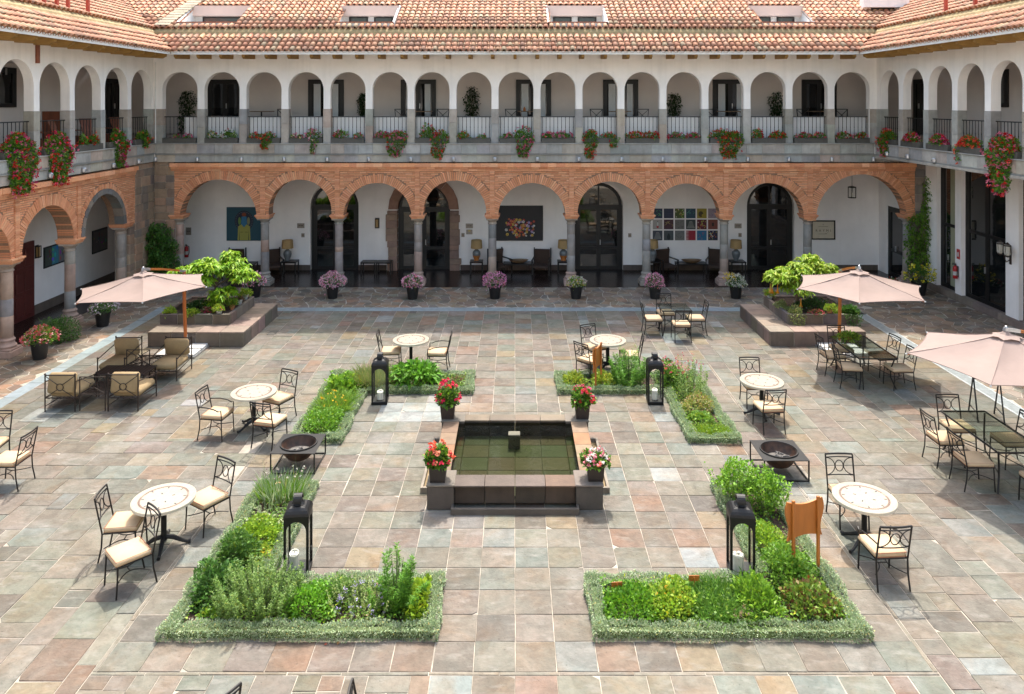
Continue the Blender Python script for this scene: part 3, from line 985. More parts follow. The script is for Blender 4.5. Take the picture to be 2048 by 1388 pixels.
# ---------------------------------------------------------------- arcade interior
DW = 2.6   # depth of the back wall of the arcade
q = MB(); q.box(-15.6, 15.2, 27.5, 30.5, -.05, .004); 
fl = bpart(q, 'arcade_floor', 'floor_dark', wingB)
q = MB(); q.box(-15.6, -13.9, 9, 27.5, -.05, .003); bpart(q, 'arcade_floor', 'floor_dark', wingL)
def u3(u): return (u - 1030) * 30.3 / FPX
dd = [(621, 717, 0), (795, 900, 1), (1150, 1246, 0), (1494, 1588, 0)]
w_ = MB()
holes = []
for (u0, u1, st) in dd:
    s0, s1 = u3(u0), u3(u1)
    if st: s0 -= .0; s1 += .0
    holes.append(((s0 + s1) / 2, (s1 - s0) / 2 + .004, 0, 3.56 - (s1 - s0) / 2))
arch_wall(w_, FB, -15.6, 14.95, 0, 4.62, DW, DW + .35, holes)
bpart(w_, 'arcade_back_wall', 'plaster_in', wingB)
q = MB(); fbox(q, FB, -15.6, 15.2, 4.46, 4.6, .5, DW); bpart(q, 'arcade_ceiling', 'plaster_in', wingB)
for (u0, u1, st) in dd:
    s0, s1 = u3(u0), u3(u1)
    door(FB, wingB, s0 + .01, s1 - .01, .01, 0, DW + .15, leaves=2, rail=.82, arch=3.55 - (s1 - s0) / 2, fw=.13)
# stone surround of the second door
sU0, sU1 = u3(795), u3(900); cU = (sU0 + sU1) / 2; rU = (sU1 - sU0) / 2
q = MB(); fbox(q, FB, sU0 - .3, sU0 - .26, 0, .01, DW - .2, DW - .1); sur = bpart(q, 'door_surround', 'stone', wingB)
for side in (-1, 1):
    z = 0
    while z < 2.4:
        zt = min(z + random.uniform(.22, .36), 2.42)
        e = cU + side * rU; f = cU + side * (rU + random.choice([.36, .46, .4]))
        q = MB(); fbox(q, FB, min(e, f), max(e, f), z + .003, zt - .003, DW - .12, DW + .2, jit(random.choice([(.34, .215, .16), (.38, .25, .185), (.30, .20, .155)]), .08), 0, .01)
        spart(q, 'jamb_stone', 'stone', sur); z = zt
ns = 11
for i in range(ns):
    q = MB(); wedge(q, FB, cU, 2.48, rU - .02, rU + .36, pi * (i + .01) / ns, pi * (i + .99) / ns, DW - .13, DW + .2, jit((.36, .20, .14), .08))
    spart(q, 'arch_stone', 'stone', sur)
# brown skirting
def skirt(fr, root, s0, s1, d, h=.22):
    s = s0
    while s < s1 - .02:
        e = min(s + random.uniform(.5, .8), s1); q = MB()
        fbox(q, fr, s + .002, e - .002, .004, h, d - .03, d + .01, jit((.13, .095, .075), .12), 0, .006)
        bpart(q, 'skirting_stone', 'stone', root); s = e
for a, b in ((-15.5, u3(621)), (u3(717), cU - rU - .42), (cU + rU + .42, u3(1150)), (u3(1246), u3(1494)), (u3(1588), 14.7)): skirt(FB, wingB, a, b, DW)
# end wall on the right with its glazed door
FE = Fr((14.75, 0, 0), (0, 1, 0), (1, 0, 0))
q = MB(); fbox(q, FE, 28.0, 28.3, 0, 4.46, 0, .2); fbox(q, FE, 29.65, 30.3, 0, 4.46, 0, .2); fbox(q, FE, 28.3, 29.65, 2.72, 4.46, 0, .2)
bpart(q, 'end_wall', 'plaster_in', wingB)
door(FE, wingB, 28.3, 29.65, .01, 2.72, .05, leaves=1, rail=.95, fw=.13)
# left arcade inner wall
FI = Fr((-15.4, 0, 0), (0, 1, 0), (-1, 0, 0))
q = MB(); fbox(q, FI, 9, 30.3, 0, 4.62, 0, .2); bpart(q, 'arcade_back_wall', 'plaster_in', wingL)
q = MB(); fbox(q, FL, 9, 28, 4.46, 4.6, .5, 2.0); bpart(q, 'arcade_ceiling', 'plaster_in', wingL)
skirt(FI, wingL, 18, 22.0, 0, .30); skirt(FI, wingL, 23.9, 30.2, 0, .30)
q = MB(); fbox(q, FI, 22.0, 23.86, .005, 2.4, -.06, .02)
dl = bpart(q, 'timber_door', 'wood_door', wingL)
for k in range(4):
    for z0 in (.15, .9, 1.65):
        p = MB(); fbox(p, FI, 22.1 + k * .43, 22.1 + k * .43 + .35, z0, z0 + .62, -.09, -.055, b=.012); spart(p, 'door_panel', 'wood_door', dl)

# ---------------------------------------------------------------- right wing ground floor
FG = Fr((15.2, 0, 0), (0, 1, 0), (1, 0, 0))
edges = [(26.86, 27.6), (25.39, 25.75), (22.5, 23.1), (19.7, 20.2), (16.9, 17.4), (14.1, 14.6)]
for i, (a, b) in enumerate(edges):
    q = MB(); fbox(q, FG, a, b, .24, 4.80, -.04, .4); bpart(q, 'pillar', 'plaster', wingR)
bays = [(25.75, 26.86, 1), (23.1, 25.39, 2), (20.2, 22.5, 2), (17.4, 19.7, 2), (14.6, 16.9, 2)]
for (a, b, n) in bays:
    door(FG, wingR, a, b, .24, 4.80, .1, leaves=n, rail=2.42, name='glazed_bay', fw=.12)
s = 14.0
while s < 27.5:
    e = min(s + random.uniform(.5, .8), 27.5); q = MB()
    fbox(q, FG, s + .003, e - .003, 0, .236, -.10, .3, jit((.24, .185, .15), .14), 0, .008); bpart(q, 'plinth_stone', 'stone', wingR); s = e
k = MB(); pts = [(25.95 + .045 * j, .006 * (j % 2)) for j in range(9)]
k.add([FG.P(p[0], .3, .13 - p[1]) for p in pts] + [FG.P(p[0], 4.6, .13 - p[1]) for p in pts], [(j, j + 1, 10 + j, 9 + j) for j in range(8)])
bpart(k, 'curtain', 'curtain_green', wingR)

# ---------------------------------------------------------------- roofs
EO = 1.2                              # eave overhang
TW, TE = .222, .33                    # tile pitch across, exposed length
SL = math.atan2(.68, 1.1)
ZE = 8.62
TINTS = [(.60, .335, .22), (.64, .37, .25), (.56, .285, .185), (.66, .41, .285), (.62, .335, .215), (.50, .285, .195), (.63, .41, .26), (.40, .25, .18), (.50, .41, .29)]
def tile_geo(cover, L=.40, w0=.098, w1=.080, h=.088, t=.016):
    "barrel tile running along +y (uphill), origin at its lower end"
    n = 6; vs, fs = [], []
    sg = 1 if cover else -1
    for (y, w, hh, tt) in ((0, w0 if cover else w1, h, 0), (L, w1 if cover else w0, h * .85, 0)):
        for i in range(n + 1):
            a = pi * i / n; vs.append((-w * cos(a), y, sg * hh * sin(a)))
    for i in range(n): fs.append((i, i + 1, n + 2 + i, n + 1 + i))
    if cover:                          # lip with thickness at the lower end
        o = len(vs)
        for i in range(n + 1):
            a = pi * i / n; vs.append((-(w0 - t) * cos(a), 0, (h - t) * sin(a)))
        for i in range(n + 1):
            a = pi * i / n; vs.append((-(w0 - t) * cos(a), .12, (h - t) * sin(a)))
        for i in range(n):
            fs.append((i, o + i, o + i + 1, i + 1)); fs.append((o + i, o + n + 1 + i, o + n + 2 + i, o + i + 1))
    return vs, fs
COVER, PAN = tile_geo(True), tile_geo(False)
TILE_ME = {}
def tile_mesh(k):
    if k not in TILE_ME:
        t = jit(TINTS[k % len(TINTS)], .08)
        TILE_ME[k] = mesh_of('roof_tile', COVER[0], COVER[1], [t] * len(COVER[1]), [0] * len(COVER[1]), MATS['tile'], True)
    return TILE_ME[k]

def roof_plane(root, fr, s0, s1, d0, z0, slope, rows, keep, pname, maxn, deck_d1):
    "fr.d = horizontal uphill direction; d0, z0: lower edge"
    cs, sn = cos(slope), sin(slope)
    du, zu = fr.dd * cs + Vector((0, 0, sn)), None
    nrm = fr.sd.cross(du)
    if nrm.z < 0: nrm = -nrm
    sd = du.cross(nrm)                 # right handed: (sd, du, nrm)
    D = MB()
    Ld = (deck_d1 - d0) / cs
    ncol = int((s1 - s0) / TW)
    # deck, cut per column so that it ends at the valleys
    for c in range(ncol):
        for r_ in range(rows):
            s, dist = s0 + (c + .5) * TW, (r_ + .5) * TE
            if keep(s, d0 + dist * cs):
                a, b = r_ * TE, (r_ + 1) * TE
                p = lambda ss, l: fr.P(ss, z0, d0) + du * l - nrm * .06
                D.add([p(s - TW / 2, a), p(s + TW / 2, a), p(s + TW / 2, b), p(s - TW / 2, b)], [(0, 1, 2, 3)])
    roof = bpart(D, pname, 'roof_deck', root)
    cand = []; rest = MB()
    tilt = .09
    for c in range(ncol):
        for r_ in range(rows):
            s, l = s0 + (c + .5) * TW, r_ * TE
            if not keep(s, d0 + (l + TE * .5) * cs): continue
            base = fr.P(s, z0, d0) + du * (l - .04) + nrm * .022
            M = Matrix((( sd.x, du.x, nrm.x, base.x), (sd.y, du.y, nrm.y, base.y), (sd.z, du.z, nrm.z, base.z), (0, 0, 0, 1)))
            M = M @ Matrix.Rotation(-tilt + random.uniform(-.02, .02), 4, 'X') @ Matrix.Rotation(random.uniform(-.035, .035), 4, 'Z') @ Matrix.Translation((random.uniform(-.008, .008), random.uniform(-.015, .015) - (.07 if random.random() < .012 else 0), 0))
            cand.append((base, M))
            b2 = fr.P(s + TW / 2, z0, d0) + du * (l - .02) + nrm * .035
            M2 = Matrix(((sd.x, du.x, nrm.x, b2.x), (sd.y, du.y, nrm.y, b2.y), (sd.z, du.z, nrm.z, b2.z), (0, 0, 0, 1)))
            rest.add(PAN[0], PAN[1], jit(random.choice(TINTS), .12), 0, M2 @ Matrix.Rotation(-tilt, 4, 'X'))
    cand.sort(key=lambda c_: c_[0].y if in_view(c_[0].x, c_[0].y, c_[0].z) else 999)
    for i, (b_, M) in enumerate(cand):
        if i < maxn and in_view(b_.x, b_.y, b_.z):
            o = bpy.data.objects.new('roof_tile', tile_mesh(random.randrange(18))); COL.objects.link(o); o.parent = roof; o.matrix_local = M
        else: rest.add(COVER[0], COVER[1], jit(random.choice(TINTS), .12), 0, M)
    spart(rest, 'more_roof_tiles', 'tile', roof, smooth=60, kind='stuff')
    return roof

vb = lambda s, d: abs(s) < 13.4 + d + .02                       # back wing: inside the two valleys
vl = lambda s, d: s < 27.7 + d - .02                            # side wings
NR = 4
roof_plane(wingB, FB, -15.6, 15.6, -EO, ZE, SL, NR, vb, 'eave_roof', 300, .0)
roof_plane(wingL, FL, 13.6, 28.4, -EO, ZE, SL, NR, vl, 'eave_roof', 300, .0)
roof_plane(wingR, FRR, 13.6, 28.4, -EO, ZE, SL, NR, vl, 'eave_roof', 300, .0)
ZU, SU = 9.55, math.atan(.55)
dorm = [((390, 503), (349, 469)), ((687, 797), (676, 780)), ((1095, 1204), (1103, 1216)), ((1495, 1600), (1522, 1639))]
dorms = []
for (a, b), (c, d) in dorm:
    x0 = (a - 1030) * 29.6 / FPX; x1 = (b - 1030) * 29.6 / FPX
    dorms.append((x0, x1))
def kb(s, d):
    if not vb(s, d): return False
    for x0, x1 in dorms:
        if x0 - .02 < s < x1 + .02 and .42 < d < 2.0: return False
    return True
roof_plane(wingB, FB, -18.5, 18.5, .02, ZU, SU, 15, kb, 'main_roof', 300, 4)
roof_plane(wingL, FL, 13.6, 31.5, .02, ZU, SU, 13, vl, 'main_roof', 300, 4)
roof_plane(wingR, FRR, 13.6, 31.5, .02, ZU, SU, 13, vl, 'main_roof', 300, 4)
# ochre mortar fillet between the two roofs
for fr, root, a, b in ((FB, wingB, -13.35, 13.35), (FL, wingL, 13.6, 27.68), (FRR, wingR, 13.6, 27.68)):
    q = MB(); pr = [(-.16, 9.22), (-.1, 9.42), (.04, 9.55), (.2, 9.55), (.2, 9.2)]
    k = len(pr)
    q.add([fr.P(a, z, d) for d, z in pr] + [fr.P(b, z, d) for d, z in pr], [(i, (i + 1) % k, k + (i + 1) % k, k + i) for i in range(k)] + [tuple(range(k)), tuple(range(k, 2 * k))])
    bpart(q, 'mortar_fillet', 'ochre', root)
# dormer recesses
def zroof(d): return ZU + .55 * (d - .02)
for i, (x0, x1) in enumerate(dorms):
    q = MB(); zf = zroof(.42) + .03; db = 1.93; zt = zroof(1.98) - .02
    fbox(q, FB, x0 - .06, x1 + .06, zf - .2, zf, .40, db)                       # sill and recess floor
    fbox(q, FB, x0 - .1, x1 + .1, zf - .25, zt, db, db + .15)                    # window wall
    for x, sgn in ((x0, -1), (x1, 1)):
        a, b = (x - .08, x) if sgn < 0 else (x, x + .08)
        P = [(.40, zf - .2), (db, zf - .2), (db, zroof(db) + .05), (.40, zroof(.40) + .05)]
        q.add([FB.P(a, z, d) for d, z in P] + [FB.P(b, z, d) for d, z in P], [(0, 1, 2, 3), (4, 5, 6, 7), (0, 1, 5, 4), (1, 2, 6, 5), (2, 3, 7, 6), (3, 0, 4, 7)])
    dm_ = bpart(q, 'dormer', 'fascia', wingB)
    q = MB(); fbox(q, FB, x0 - .055, x1 + .055, zt - .40, zt, db - .25, db - .002); spart(q, 'lintel', 'plaster_pink', dm_)
    wdt = x1 - x0
    for (a, b) in ((x0 + .22, x0 + wdt * .5 - .12), (x0 + wdt * .5 + .12, x1 - .22)) if i else ((x0 + .3, x1 - .3),):
        p = MB(); fbox(p, FB, a, b, zf, zt - .42, db - .03, db + .02); wn = spart(p, 'window', 'frame_dark', dm_)
        p = MB(); fbox(p, FB, a + .06, b - .06, zf + .05, zt - .47, db - .036, db - .02); spart(p, 'pane', 'window_blue', dm_)
    p = MB(); fbox(p, FB, x0 - .05, x1 + .05, zf, zf + .035, .36, .46, (.5, .2, .13)); spart(p, 'sill', 'tile', dm_)
# far dormer over the right wing
q = MB(); q.box(13.6, 15.2, 29.2, 29.5, 10.2, 10.85); q.box(13.55, 15.3, 29.0, 29.2, 10.5, 10.85); dmr = bpart(q, 'dormer', 'plaster', wingR)
p = MB(); p.box(13.9, 14.8, 29.15, 29.2, 10.1, 10.5); spart(p, 'window', 'frame_dark', dmr)
# roof ladder of pale boards up the left valley
q = MB(); q.box(-13.3, -13.25, 27.9, 27.95, 9.5, 9.52)
ld = bpart(q, 'roof_ladder', 'white_flat', wingB)
for k in range(16):
    d = .15 + k * .22; x = -13.15 + d * .16
    p = MB(); M = Matrix.Translation(FB.P(x, zroof(d) + .11, d)) @ Matrix.Rotation(-0.0, 4, 'Z') @ Matrix.Rotation(SU, 4, 'X')
    p.cbox(-.28, .28, -.105, .105, -.012, .012, .004, (.40, .33, .225), 0, M); spart(p, 'board', 'stone', ld)
# fascia and rafter tails
for fr, root, a, b in ((FB, wingB, -12.2, 12.2), (FL, wingL, 13.6, 26.5), (FRR, wingR, 13.6, 26.5)):
    q = MB(); fbox(q, fr, a, b, ZE - .115, ZE - .0, -EO + .015, -EO + .06); bpart(q, 'fascia', 'fascia', root)
    q = MB(); s_ = .55
    q.add([fr.P(a - .9 if fr is FB else a, 8.53, -EO + .06), fr.P(b + (.9 if fr is FB else 1.2), 8.53, -EO + .06), fr.P(b + (.9 if fr is FB else 1.2), 8.62, .0), fr.P(a - .9 if fr is FB else a, 8.62, 0)], [(0, 1, 2, 3)])
    bpart(q, 'eave_soffit', 'fascia', root)
    n = int((b - a) / .80)
    for k in range(n + 1):
        s = a + .1 + (b - a - .2) * k / n; q = MB()
        P = [(-EO + .12, 8.54), (.05, 8.60), (.05, 8.41), (-EO + .26, 8.36), (-EO + .12, 8.43)]
        k_ = len(P)
        q.add([fr.P(s - .055, z, d) for d, z in P] + [fr.P(s + .055, z, d) for d, z in P], [tuple(range(k_)), tuple(range(k_, 2 * k_))[::-1]] + [(i, (i + 1) % k_, k_ + (i + 1) % k_, k_ + i) for i in range(k_)])
        bpart(q, 'rafter_tail', 'rafter', root)
    q = MB()
    arch_wall(q, fr, -13.4 if fr is FB else a, 13.4 if fr is FB else 27.7, 8.615, 9.2, .0, .28, []); bpart(q, 'wall_head', 'plaster', root)
# red steel rail along the side roofs
for fr, root, posts in ((FL, wingL, (26.0, 23.6, 22.55, 22.0, 21.4, 20.3, 18.8)), (FRR, wingR, (23.4, 21.9, 21.1, 20.5, 19.3, 18.0))):
    q = MB(); fbox(q, fr, 13.7, 27.2, 9.555, 9.60, .06, .11); rl = bpart(q, 'roof_rail', 'red_steel', root)
    for i, s in enumerate(posts):
        p = MB(); h = .12 if (fr is FL and i == 0) else (.45 if i == (1 if fr is FL else 0) else .95)
        fbox(p, fr, s - .045, s + .045, 9.60, 9.60 + h, .04, .13, b=.006); spart(p, 'rail_post', 'red_steel', rl)
# downpipes in the corners, brown pipe on the left
for fr, root, s, z0, z1, d, m in ((FB, wingB, -13.3, 4.7, 8.3, -.05, 'fascia'), (FB, wingB, 13.1, 4.7, 6.6, -.05, 'fascia'), (FL, wingL, 20.92, 7.9, 8.6, -.04, 'wood_red')):
    q = MB(); p = fr.P(s, 0, d); r = .02 if m == 'fascia' else .06
    q.tube([(p.x, p.y, z0), (p.x, p.y, z1)], r, 8); bpart(q, 'downpipe', m, root)
# outer walls closing the buildings behind
q = MB(); q.box(-20, 20, 33.4, 33.7, 0, 11.2); bpart(q, 'rear_wall', 'plaster', wingB)
# ================================================================ the wing on the camera's side (seen in the panes' reflections)
wingF = thing('hotel_wing', 'white arched wing on the camera side, seen only mirrored in the door panes', 'building', (0, -.8, 0))
FF = Fr((0, -.8, 0), (1, 0, 0), (0, -1, 0))
q = MB(); arch_wall(q, FF, -13.4, 13.4, 0, 8.6, 0, .3, [(-11.2 + 2.8 * i, .95, .3, 2.6) for i in range(9)]); bpart(q, 'front_wall', 'plaster', wingF)
q = MB(); fbox(q, FF, -13.4, 13.4, 0, 8.4, 2.4, 2.6); bpart(q, 'front_back_wall', 'plaster_in', wingF)
q = MB(); fbox(q, FF, -13.6, 13.6, 8.6, 8.75, -.9, 3.2); bpart(q, 'front_roof', 'roof_deck', wingF)

# ================================================================ FURNITURE
def arc(cx, cz, r, a0, a1, n, y=0):
    return [(cx + r * cos(a0 + (a1 - a0) * i / n), y, cz + r * sin(a0 + (a1 - a0) * i / n)) for i in range(n + 1)]
CH_GROUP = 'wrought iron dining chairs'
def make_chair(arms):
    "faces +y, origin under the seat"
    t = thing('armchair' if arms else 'dining_chair', 'x', 'chair', group=CH_GROUP)
    W, D, SH = .225, .225, .42
    lean = lambda z: -D - .02 - max(0, (z - SH)) * .20
    R = .0125
    for sx in (-1, 1):
        q = MB(); q.tube([(sx * W, D - .01, SH), (sx * (W + .005), D + .0, .2), (sx * (W + .005), D + .012, 0)], R, 6); q.build('leg', MATS['iron'], t)
        q = MB(); q.tube([(sx * (W + .005), -D - .075, 0), (sx * W, -D - .03, .22), (sx * W, lean(SH), SH), (sx * W, lean(.7), .70), (sx * W, lean(.93), .93)], R, 6); q.build('leg', MATS['iron'], t)
    q = MB()
    q.tube([(-W, D, SH), (W, D, SH), (W, -D, SH), (-W, -D, SH)], .012, 6, closed=True)
    for i in range(7):
        y = -D + .05 + i * (2 * D - .1) / 6
        q.box(-W, W, y - .014, y + .014, SH - .004, SH + .003)
    q.build('seat_frame', MATS['iron'], t)
    # back: double top rail, circle and two half circles, lower rail
    q = MB()
    def bow(z, r=.011, sag=.022):
        q.tube([(W * (i / 4 - 1), lean(z) - sag * (1 - (i / 4 - 1) ** 2), z) for i in range(9)], r, 6, cap=False)
    bow(.935, .015); bow(.885, .009); bow(.615, .009)
    yb = lambda z: lean(z) - .02
    q.tube([(.066 * cos(a), yb(.75 + .066 * sin(a)), .75 + .085 * sin(a)) for a in [2 * pi * i / 16 for i in range(16)]], .008, 5, closed=True)
    for sx in (-1, 1):
        pts = []
        for i in range(11):
            a = -pi / 2 + pi * i / 10
            x = sx * (W - (W - .072) * cos(a)); z = .75 + .13 * sin(a)
            pts.append((x, lean(z) - .02 * cos(a), z))
        q.tube(pts, .008, 5, cap=False)
    q.build('backrest', MATS['iron'], t)
    # curved stretchers under the seat
    q = MB()
    for sx in (-1, 1):
        q.tube([(sx * W * (1 - .72 * sin(pi * i / 8)), -D + 2 * D * i / 8, .2 + .025 * sin(pi * i / 8)) for i in range(9)], .008, 5, cap=False)
    q.tube([(-W * .28, 0, .225), (W * .28, 0, .225)], .008, 5)
    q.build('stretcher', MATS['iron'], t)
    q = MB(); q.cbox(-W - .012, W + .012, -D - .0, D + .02, SH + .006, SH + .085, .022)
    c = q.build('cushion', MATS['cushion'], t, smooth=50)
    q = MB()
    for z in (SH + .018, SH + .075):
        k = W - .004; e = D - .002
        q.tube([(-k, -e + .0, z), (k, -e + .0, z), (k, e + .012, z), (-k, e + .012, z)], .006, 4, closed=True)
    q.build('piping', MATS['piping'], c)
    if arms:
        for sx in (-1, 1):
            q = MB()
            q.tube([(sx * W, lean(.66), .66), (sx * (W + .03), -.08, .665), (sx * (W + .035), .08, .64), (sx * (W + .03), .17, .60), (sx * (W + .02), D - .01, .62), (sx * W, D, .42)], .011, 6)
            q.build('arm', MATS['iron'], t)
    return t
proto_c, proto_a = make_chair(False), make_chair(True)
used_c, used_a = [], []
def chair(x, y, face, label, arms=False):
    rz = atan2(-face[0], face[1])
    p, us = (proto_a, used_a) if arms else (proto_c, used_c)
    if not us:
        us.append(1); p.location = (x, y, .004); p.rotation_euler = (0, 0, rz); p['label'] = label; return p
    return dup(p, (x, y, .004), rz, label)

TB_GROUP = 'round mosaic bistro tables'
def make_round(R=.46):
    t = thing('bistro_table', 'x', 'table', group=TB_GROUP)
    q = MB()
    n = 48
    cream = (.80, .745, .63); rust_ = (.25, .10, .065)
    rings = [0, .10, .20, .285, .328, .362, .42, R - .004]
    for k in range(len(rings) - 1):
        r0, r1 = rings[k], rings[k + 1]
        for j in range(n):
            a0, a1 = 2 * pi * j / n, 2 * pi * (j + 1) / n
            tt = jit(rust_ if k == 4 else cream, .05)
            vs = [(r0 * cos(a0), r0 * sin(a0), .745), (r1 * cos(a0), r1 * sin(a0), .745), (r1 * cos(a1), r1 * sin(a1), .745), (r0 * cos(a1), r0 * sin(a1), .745)]
            if k == 0: q.add([vs[0], vs[1], vs[2]], [(0, 1, 2)], tt)
            else: q.add(vs, [(0, 1, 2, 3)], tt)
    q.lathe([(R - .004, .745), (R, .741), (R, .70), (R - .01, .695), (.05, .695)], n, (0, 0, 0), (.70, .63, .50))
    top = q.build('tabletop', MATS['mosaic'], t)
    for a, r in [(i * pi / 4 + .2, .30) for i in range(8)] + [(i * pi / 2 + .6, .14) for i in range(4)]:
        p = MB(); M = Matrix.Translation((r * cos(a), r * sin(a), .7455)) @ Matrix.Rotation(a, 4, 'Z')
        p.box(-.021, .021, -.010, .010, -.001, .0015, (.09, .08, .085), 0, M); p.build('inlay', MATS['mosaic'], top)
    q = MB(); q.lathe([(.046, .1), (.05, .16), (.042, .2), (.042, .62), (.055, .66), (.12, .685), (.12, .694)], 10); q.build('pedestal', MATS['lantern_black'], t, smooth=40)
    for k in range(4):
        a = k * pi / 2 + .25; ca, sa = cos(a), sin(a)
        f = MB(); f.tube([(.03 * ca, .03 * sa, .15), (.13 * ca, .13 * sa, .13), (.25 * ca, .25 * sa, .065), (.33 * ca, .33 * sa, .03), (.385 * ca, .385 * sa, .03)], [.034, .034, .026, .022, .028], 6); f.build('foot', MATS['lantern_black'], t)
    return t
rt = make_round()
TABLES = [(-5.38, 11.45, 'round cream mosaic table near the left herb bed, rust ring, three chairs round it'),
          (-5.47, 15.66, 'round cream mosaic table behind the left fire pit, armchair on its left'),
          (-2.66, 19.11, 'round cream mosaic table between two facing chairs, behind the pale hosta'),
          (2.37, 19.07, 'round cream mosaic table behind the tall feathery fennel'),
          (5.375, 16.28, 'round cream mosaic table behind the right fire pit'),
          (5.36, 11.47, 'round cream mosaic table beside the wooden sign board')]
for i, (x, y, l) in enumerate(TABLES):
    if i == 0: rt.location = (x, y, .003); rt['label'] = l
    else: dup(rt, (x, y, .003), i * .7, l)
C = chair
C(-4.93, 11.99, (-.54, -.84), 'iron chair on the far right of the near left round table, beside the fire pit')
C(-5.89, 11.30, (1, .15), 'iron chair on the left side of the near left round table, shadow on its cushion')
C(-5.45, 10.54, (-.69, -.73), 'iron chair turned away from the near left round table, nearest the camera')
C(-6.07, 15.24, (1, -.15), 'iron armchair left of the round table behind the left fire pit', True)
C(-5.08, 16.05, (-.43, -.9), 'iron chair far right of the round table behind the left fire pit')
C(-4.88, 14.91, (.27, .96), 'iron chair with its back to us just behind the left fire pit')
C(-3.16, 19.1, (1, .05), 'iron chair left of the round table behind the pale hosta')
C(-1.97, 18.99, (-1, 0), 'iron armchair right of the round table behind the pale hosta', True)
C(2.06, 19.42, (.42, -.91), 'iron chair behind the round table at the fennel clump')
C(1.85, 18.45, (.72, .69), 'iron armchair at the front left of the round table by the fennel', True)
C(2.87, 18.80, (-1, .1), 'iron chair half hidden by fennel, right of its round table')
C(5.38, 16.83, (0, -1), 'iron chair behind the round table that stands behind the right fire pit')
C(5.28, 15.58, (-.1, 1), 'iron chair in front of the round table behind the right fire pit')
C(5.40, 12.12, (0, -1), 'iron chair behind the round table beside the wooden sign board')
C(5.25, 10.68, (-.05, 1), 'iron armchair nearest the camera on the right, in front of its round table', True)
C(-9.75, 13.85, (.1, -1), 'iron chair cut by the left picture edge, further back of two')
C(-8.98, 13.29, (-1, 0), 'iron chair at the left picture edge facing left, nearer of two')
C(-3.18, 7.58, (-.79, .6), 'iron chair of which only a back corner shows at the bottom edge, left of two')
C(-1.28, 7.42, (1, .12), 'iron chair of which only a back post shows at the bottom edge, near the middle')
# glass tables
GT = 'glass topped iron tables'
def glass_table(x0, x1, y0, y1, label):
    cx, cy = (x0 + x1) / 2, (y0 + y1) / 2
    t = thing('glass_table', label, 'table', (cx, cy, .004), group=GT)
    W, D = (x1 - x0) / 2, (y1 - y0) / 2; H = .735
    q = MB(); q.tube([(-W, -D, H), (W, -D, H), (W, D, H), (-W, D, H)], .018, 6, closed=True)
    k = int(D * 2 / .4)
    for i in range(1, k): q.tube([(-W, -D + 2 * D * i / k, H - .02), (W, -D + 2 * D * i / k, H - .02)], .007, 5)
    q.build('table_frame', MATS['iron'], t)
    q = MB(); q.cbox(-W + .005, W - .005, -D + .005, D - .005, H + .012, H + .022, .003); q.build('glass_top', MATS['table_glass'], t)
    for sx in (-1, 1):
        for sy in (-1, 1):
            q = MB(); q.tube([(sx * (W - .04), sy * (D - .06), H - .01), (sx * (W - .10), sy * (D - .14), .45), (sx * (W - .1), sy * (D - .14), .25), (sx * (W - .02), sy * (D - .04), 0)], .016, 6); q.build('leg', MATS['iron'], t)
    q = MB()
    for sx in (-1, 1): q.tube([(sx * (W - .1), -D + .14, .3), (sx * .08, 0, .34), (sx * (W - .1), D - .14, .3)], .009, 5)
    q.tube([(-.2, 0, .33), (.2, 0, .33)], .009, 5); q.build('stretcher', MATS['iron'], t)
    return t
glass_table(4.28, 5.14, 21.7, 22.5, 'small square glass table near the arcade, left of the right planter')
glass_table(8.14, 9.05, 17.67, 19.36, 'long glass table with a green plant on it, in front of the right planter')
glass_table(8.36, 9.22, 12.93, 14.67, 'long glass table under the nearest umbrella at the right edge')
C(4.05, 21.97, (1, 0), 'iron chair on the left of the small square glass table near the arcade')
C(5.30, 22.0, (-1, 0), 'iron chair on the right of the small square glass table near the arcade')
C(4.75, 21.4, (0, 1), 'iron chair in front of the small square glass table near the arcade')
C(4.55, 22.58, (0, -1), 'iron chair behind the small square glass table near the arcade')
C(8.42, 19.28, (0, -1), 'iron chair at the far end of the long glass table by the planter')
C(7.98, 18.8, (1, .05), 'iron chair at the far left of the long glass table by the planter')
C(8.03, 17.93, (1, -.1), 'iron armchair at the near left of the long glass table by the planter', True)
C(9.2, 18.72, (-1, -.15), 'iron chair at the far right of the long glass table by the planter')
C(9.15, 17.85, (-1, -.05), 'iron chair touching the nearest umbrella edge, right of the long glass table')
C(8.67, 14.65, (0, -1), 'iron chair at the far end of the glass table under the nearest umbrella')
C(8.12, 14.12, (1, .05), 'iron chair far left of the glass table under the nearest umbrella')
C(8.14, 13.27, (1, 0), 'iron chair near left of the glass table under the nearest umbrella')
C(9.3, 14.05, (-1, 0), 'iron chair cut by the right picture edge below the nearest umbrella')
C(8.85, 12.55, (0, 1), 'iron chair at the near end of the glass table by the right edge')

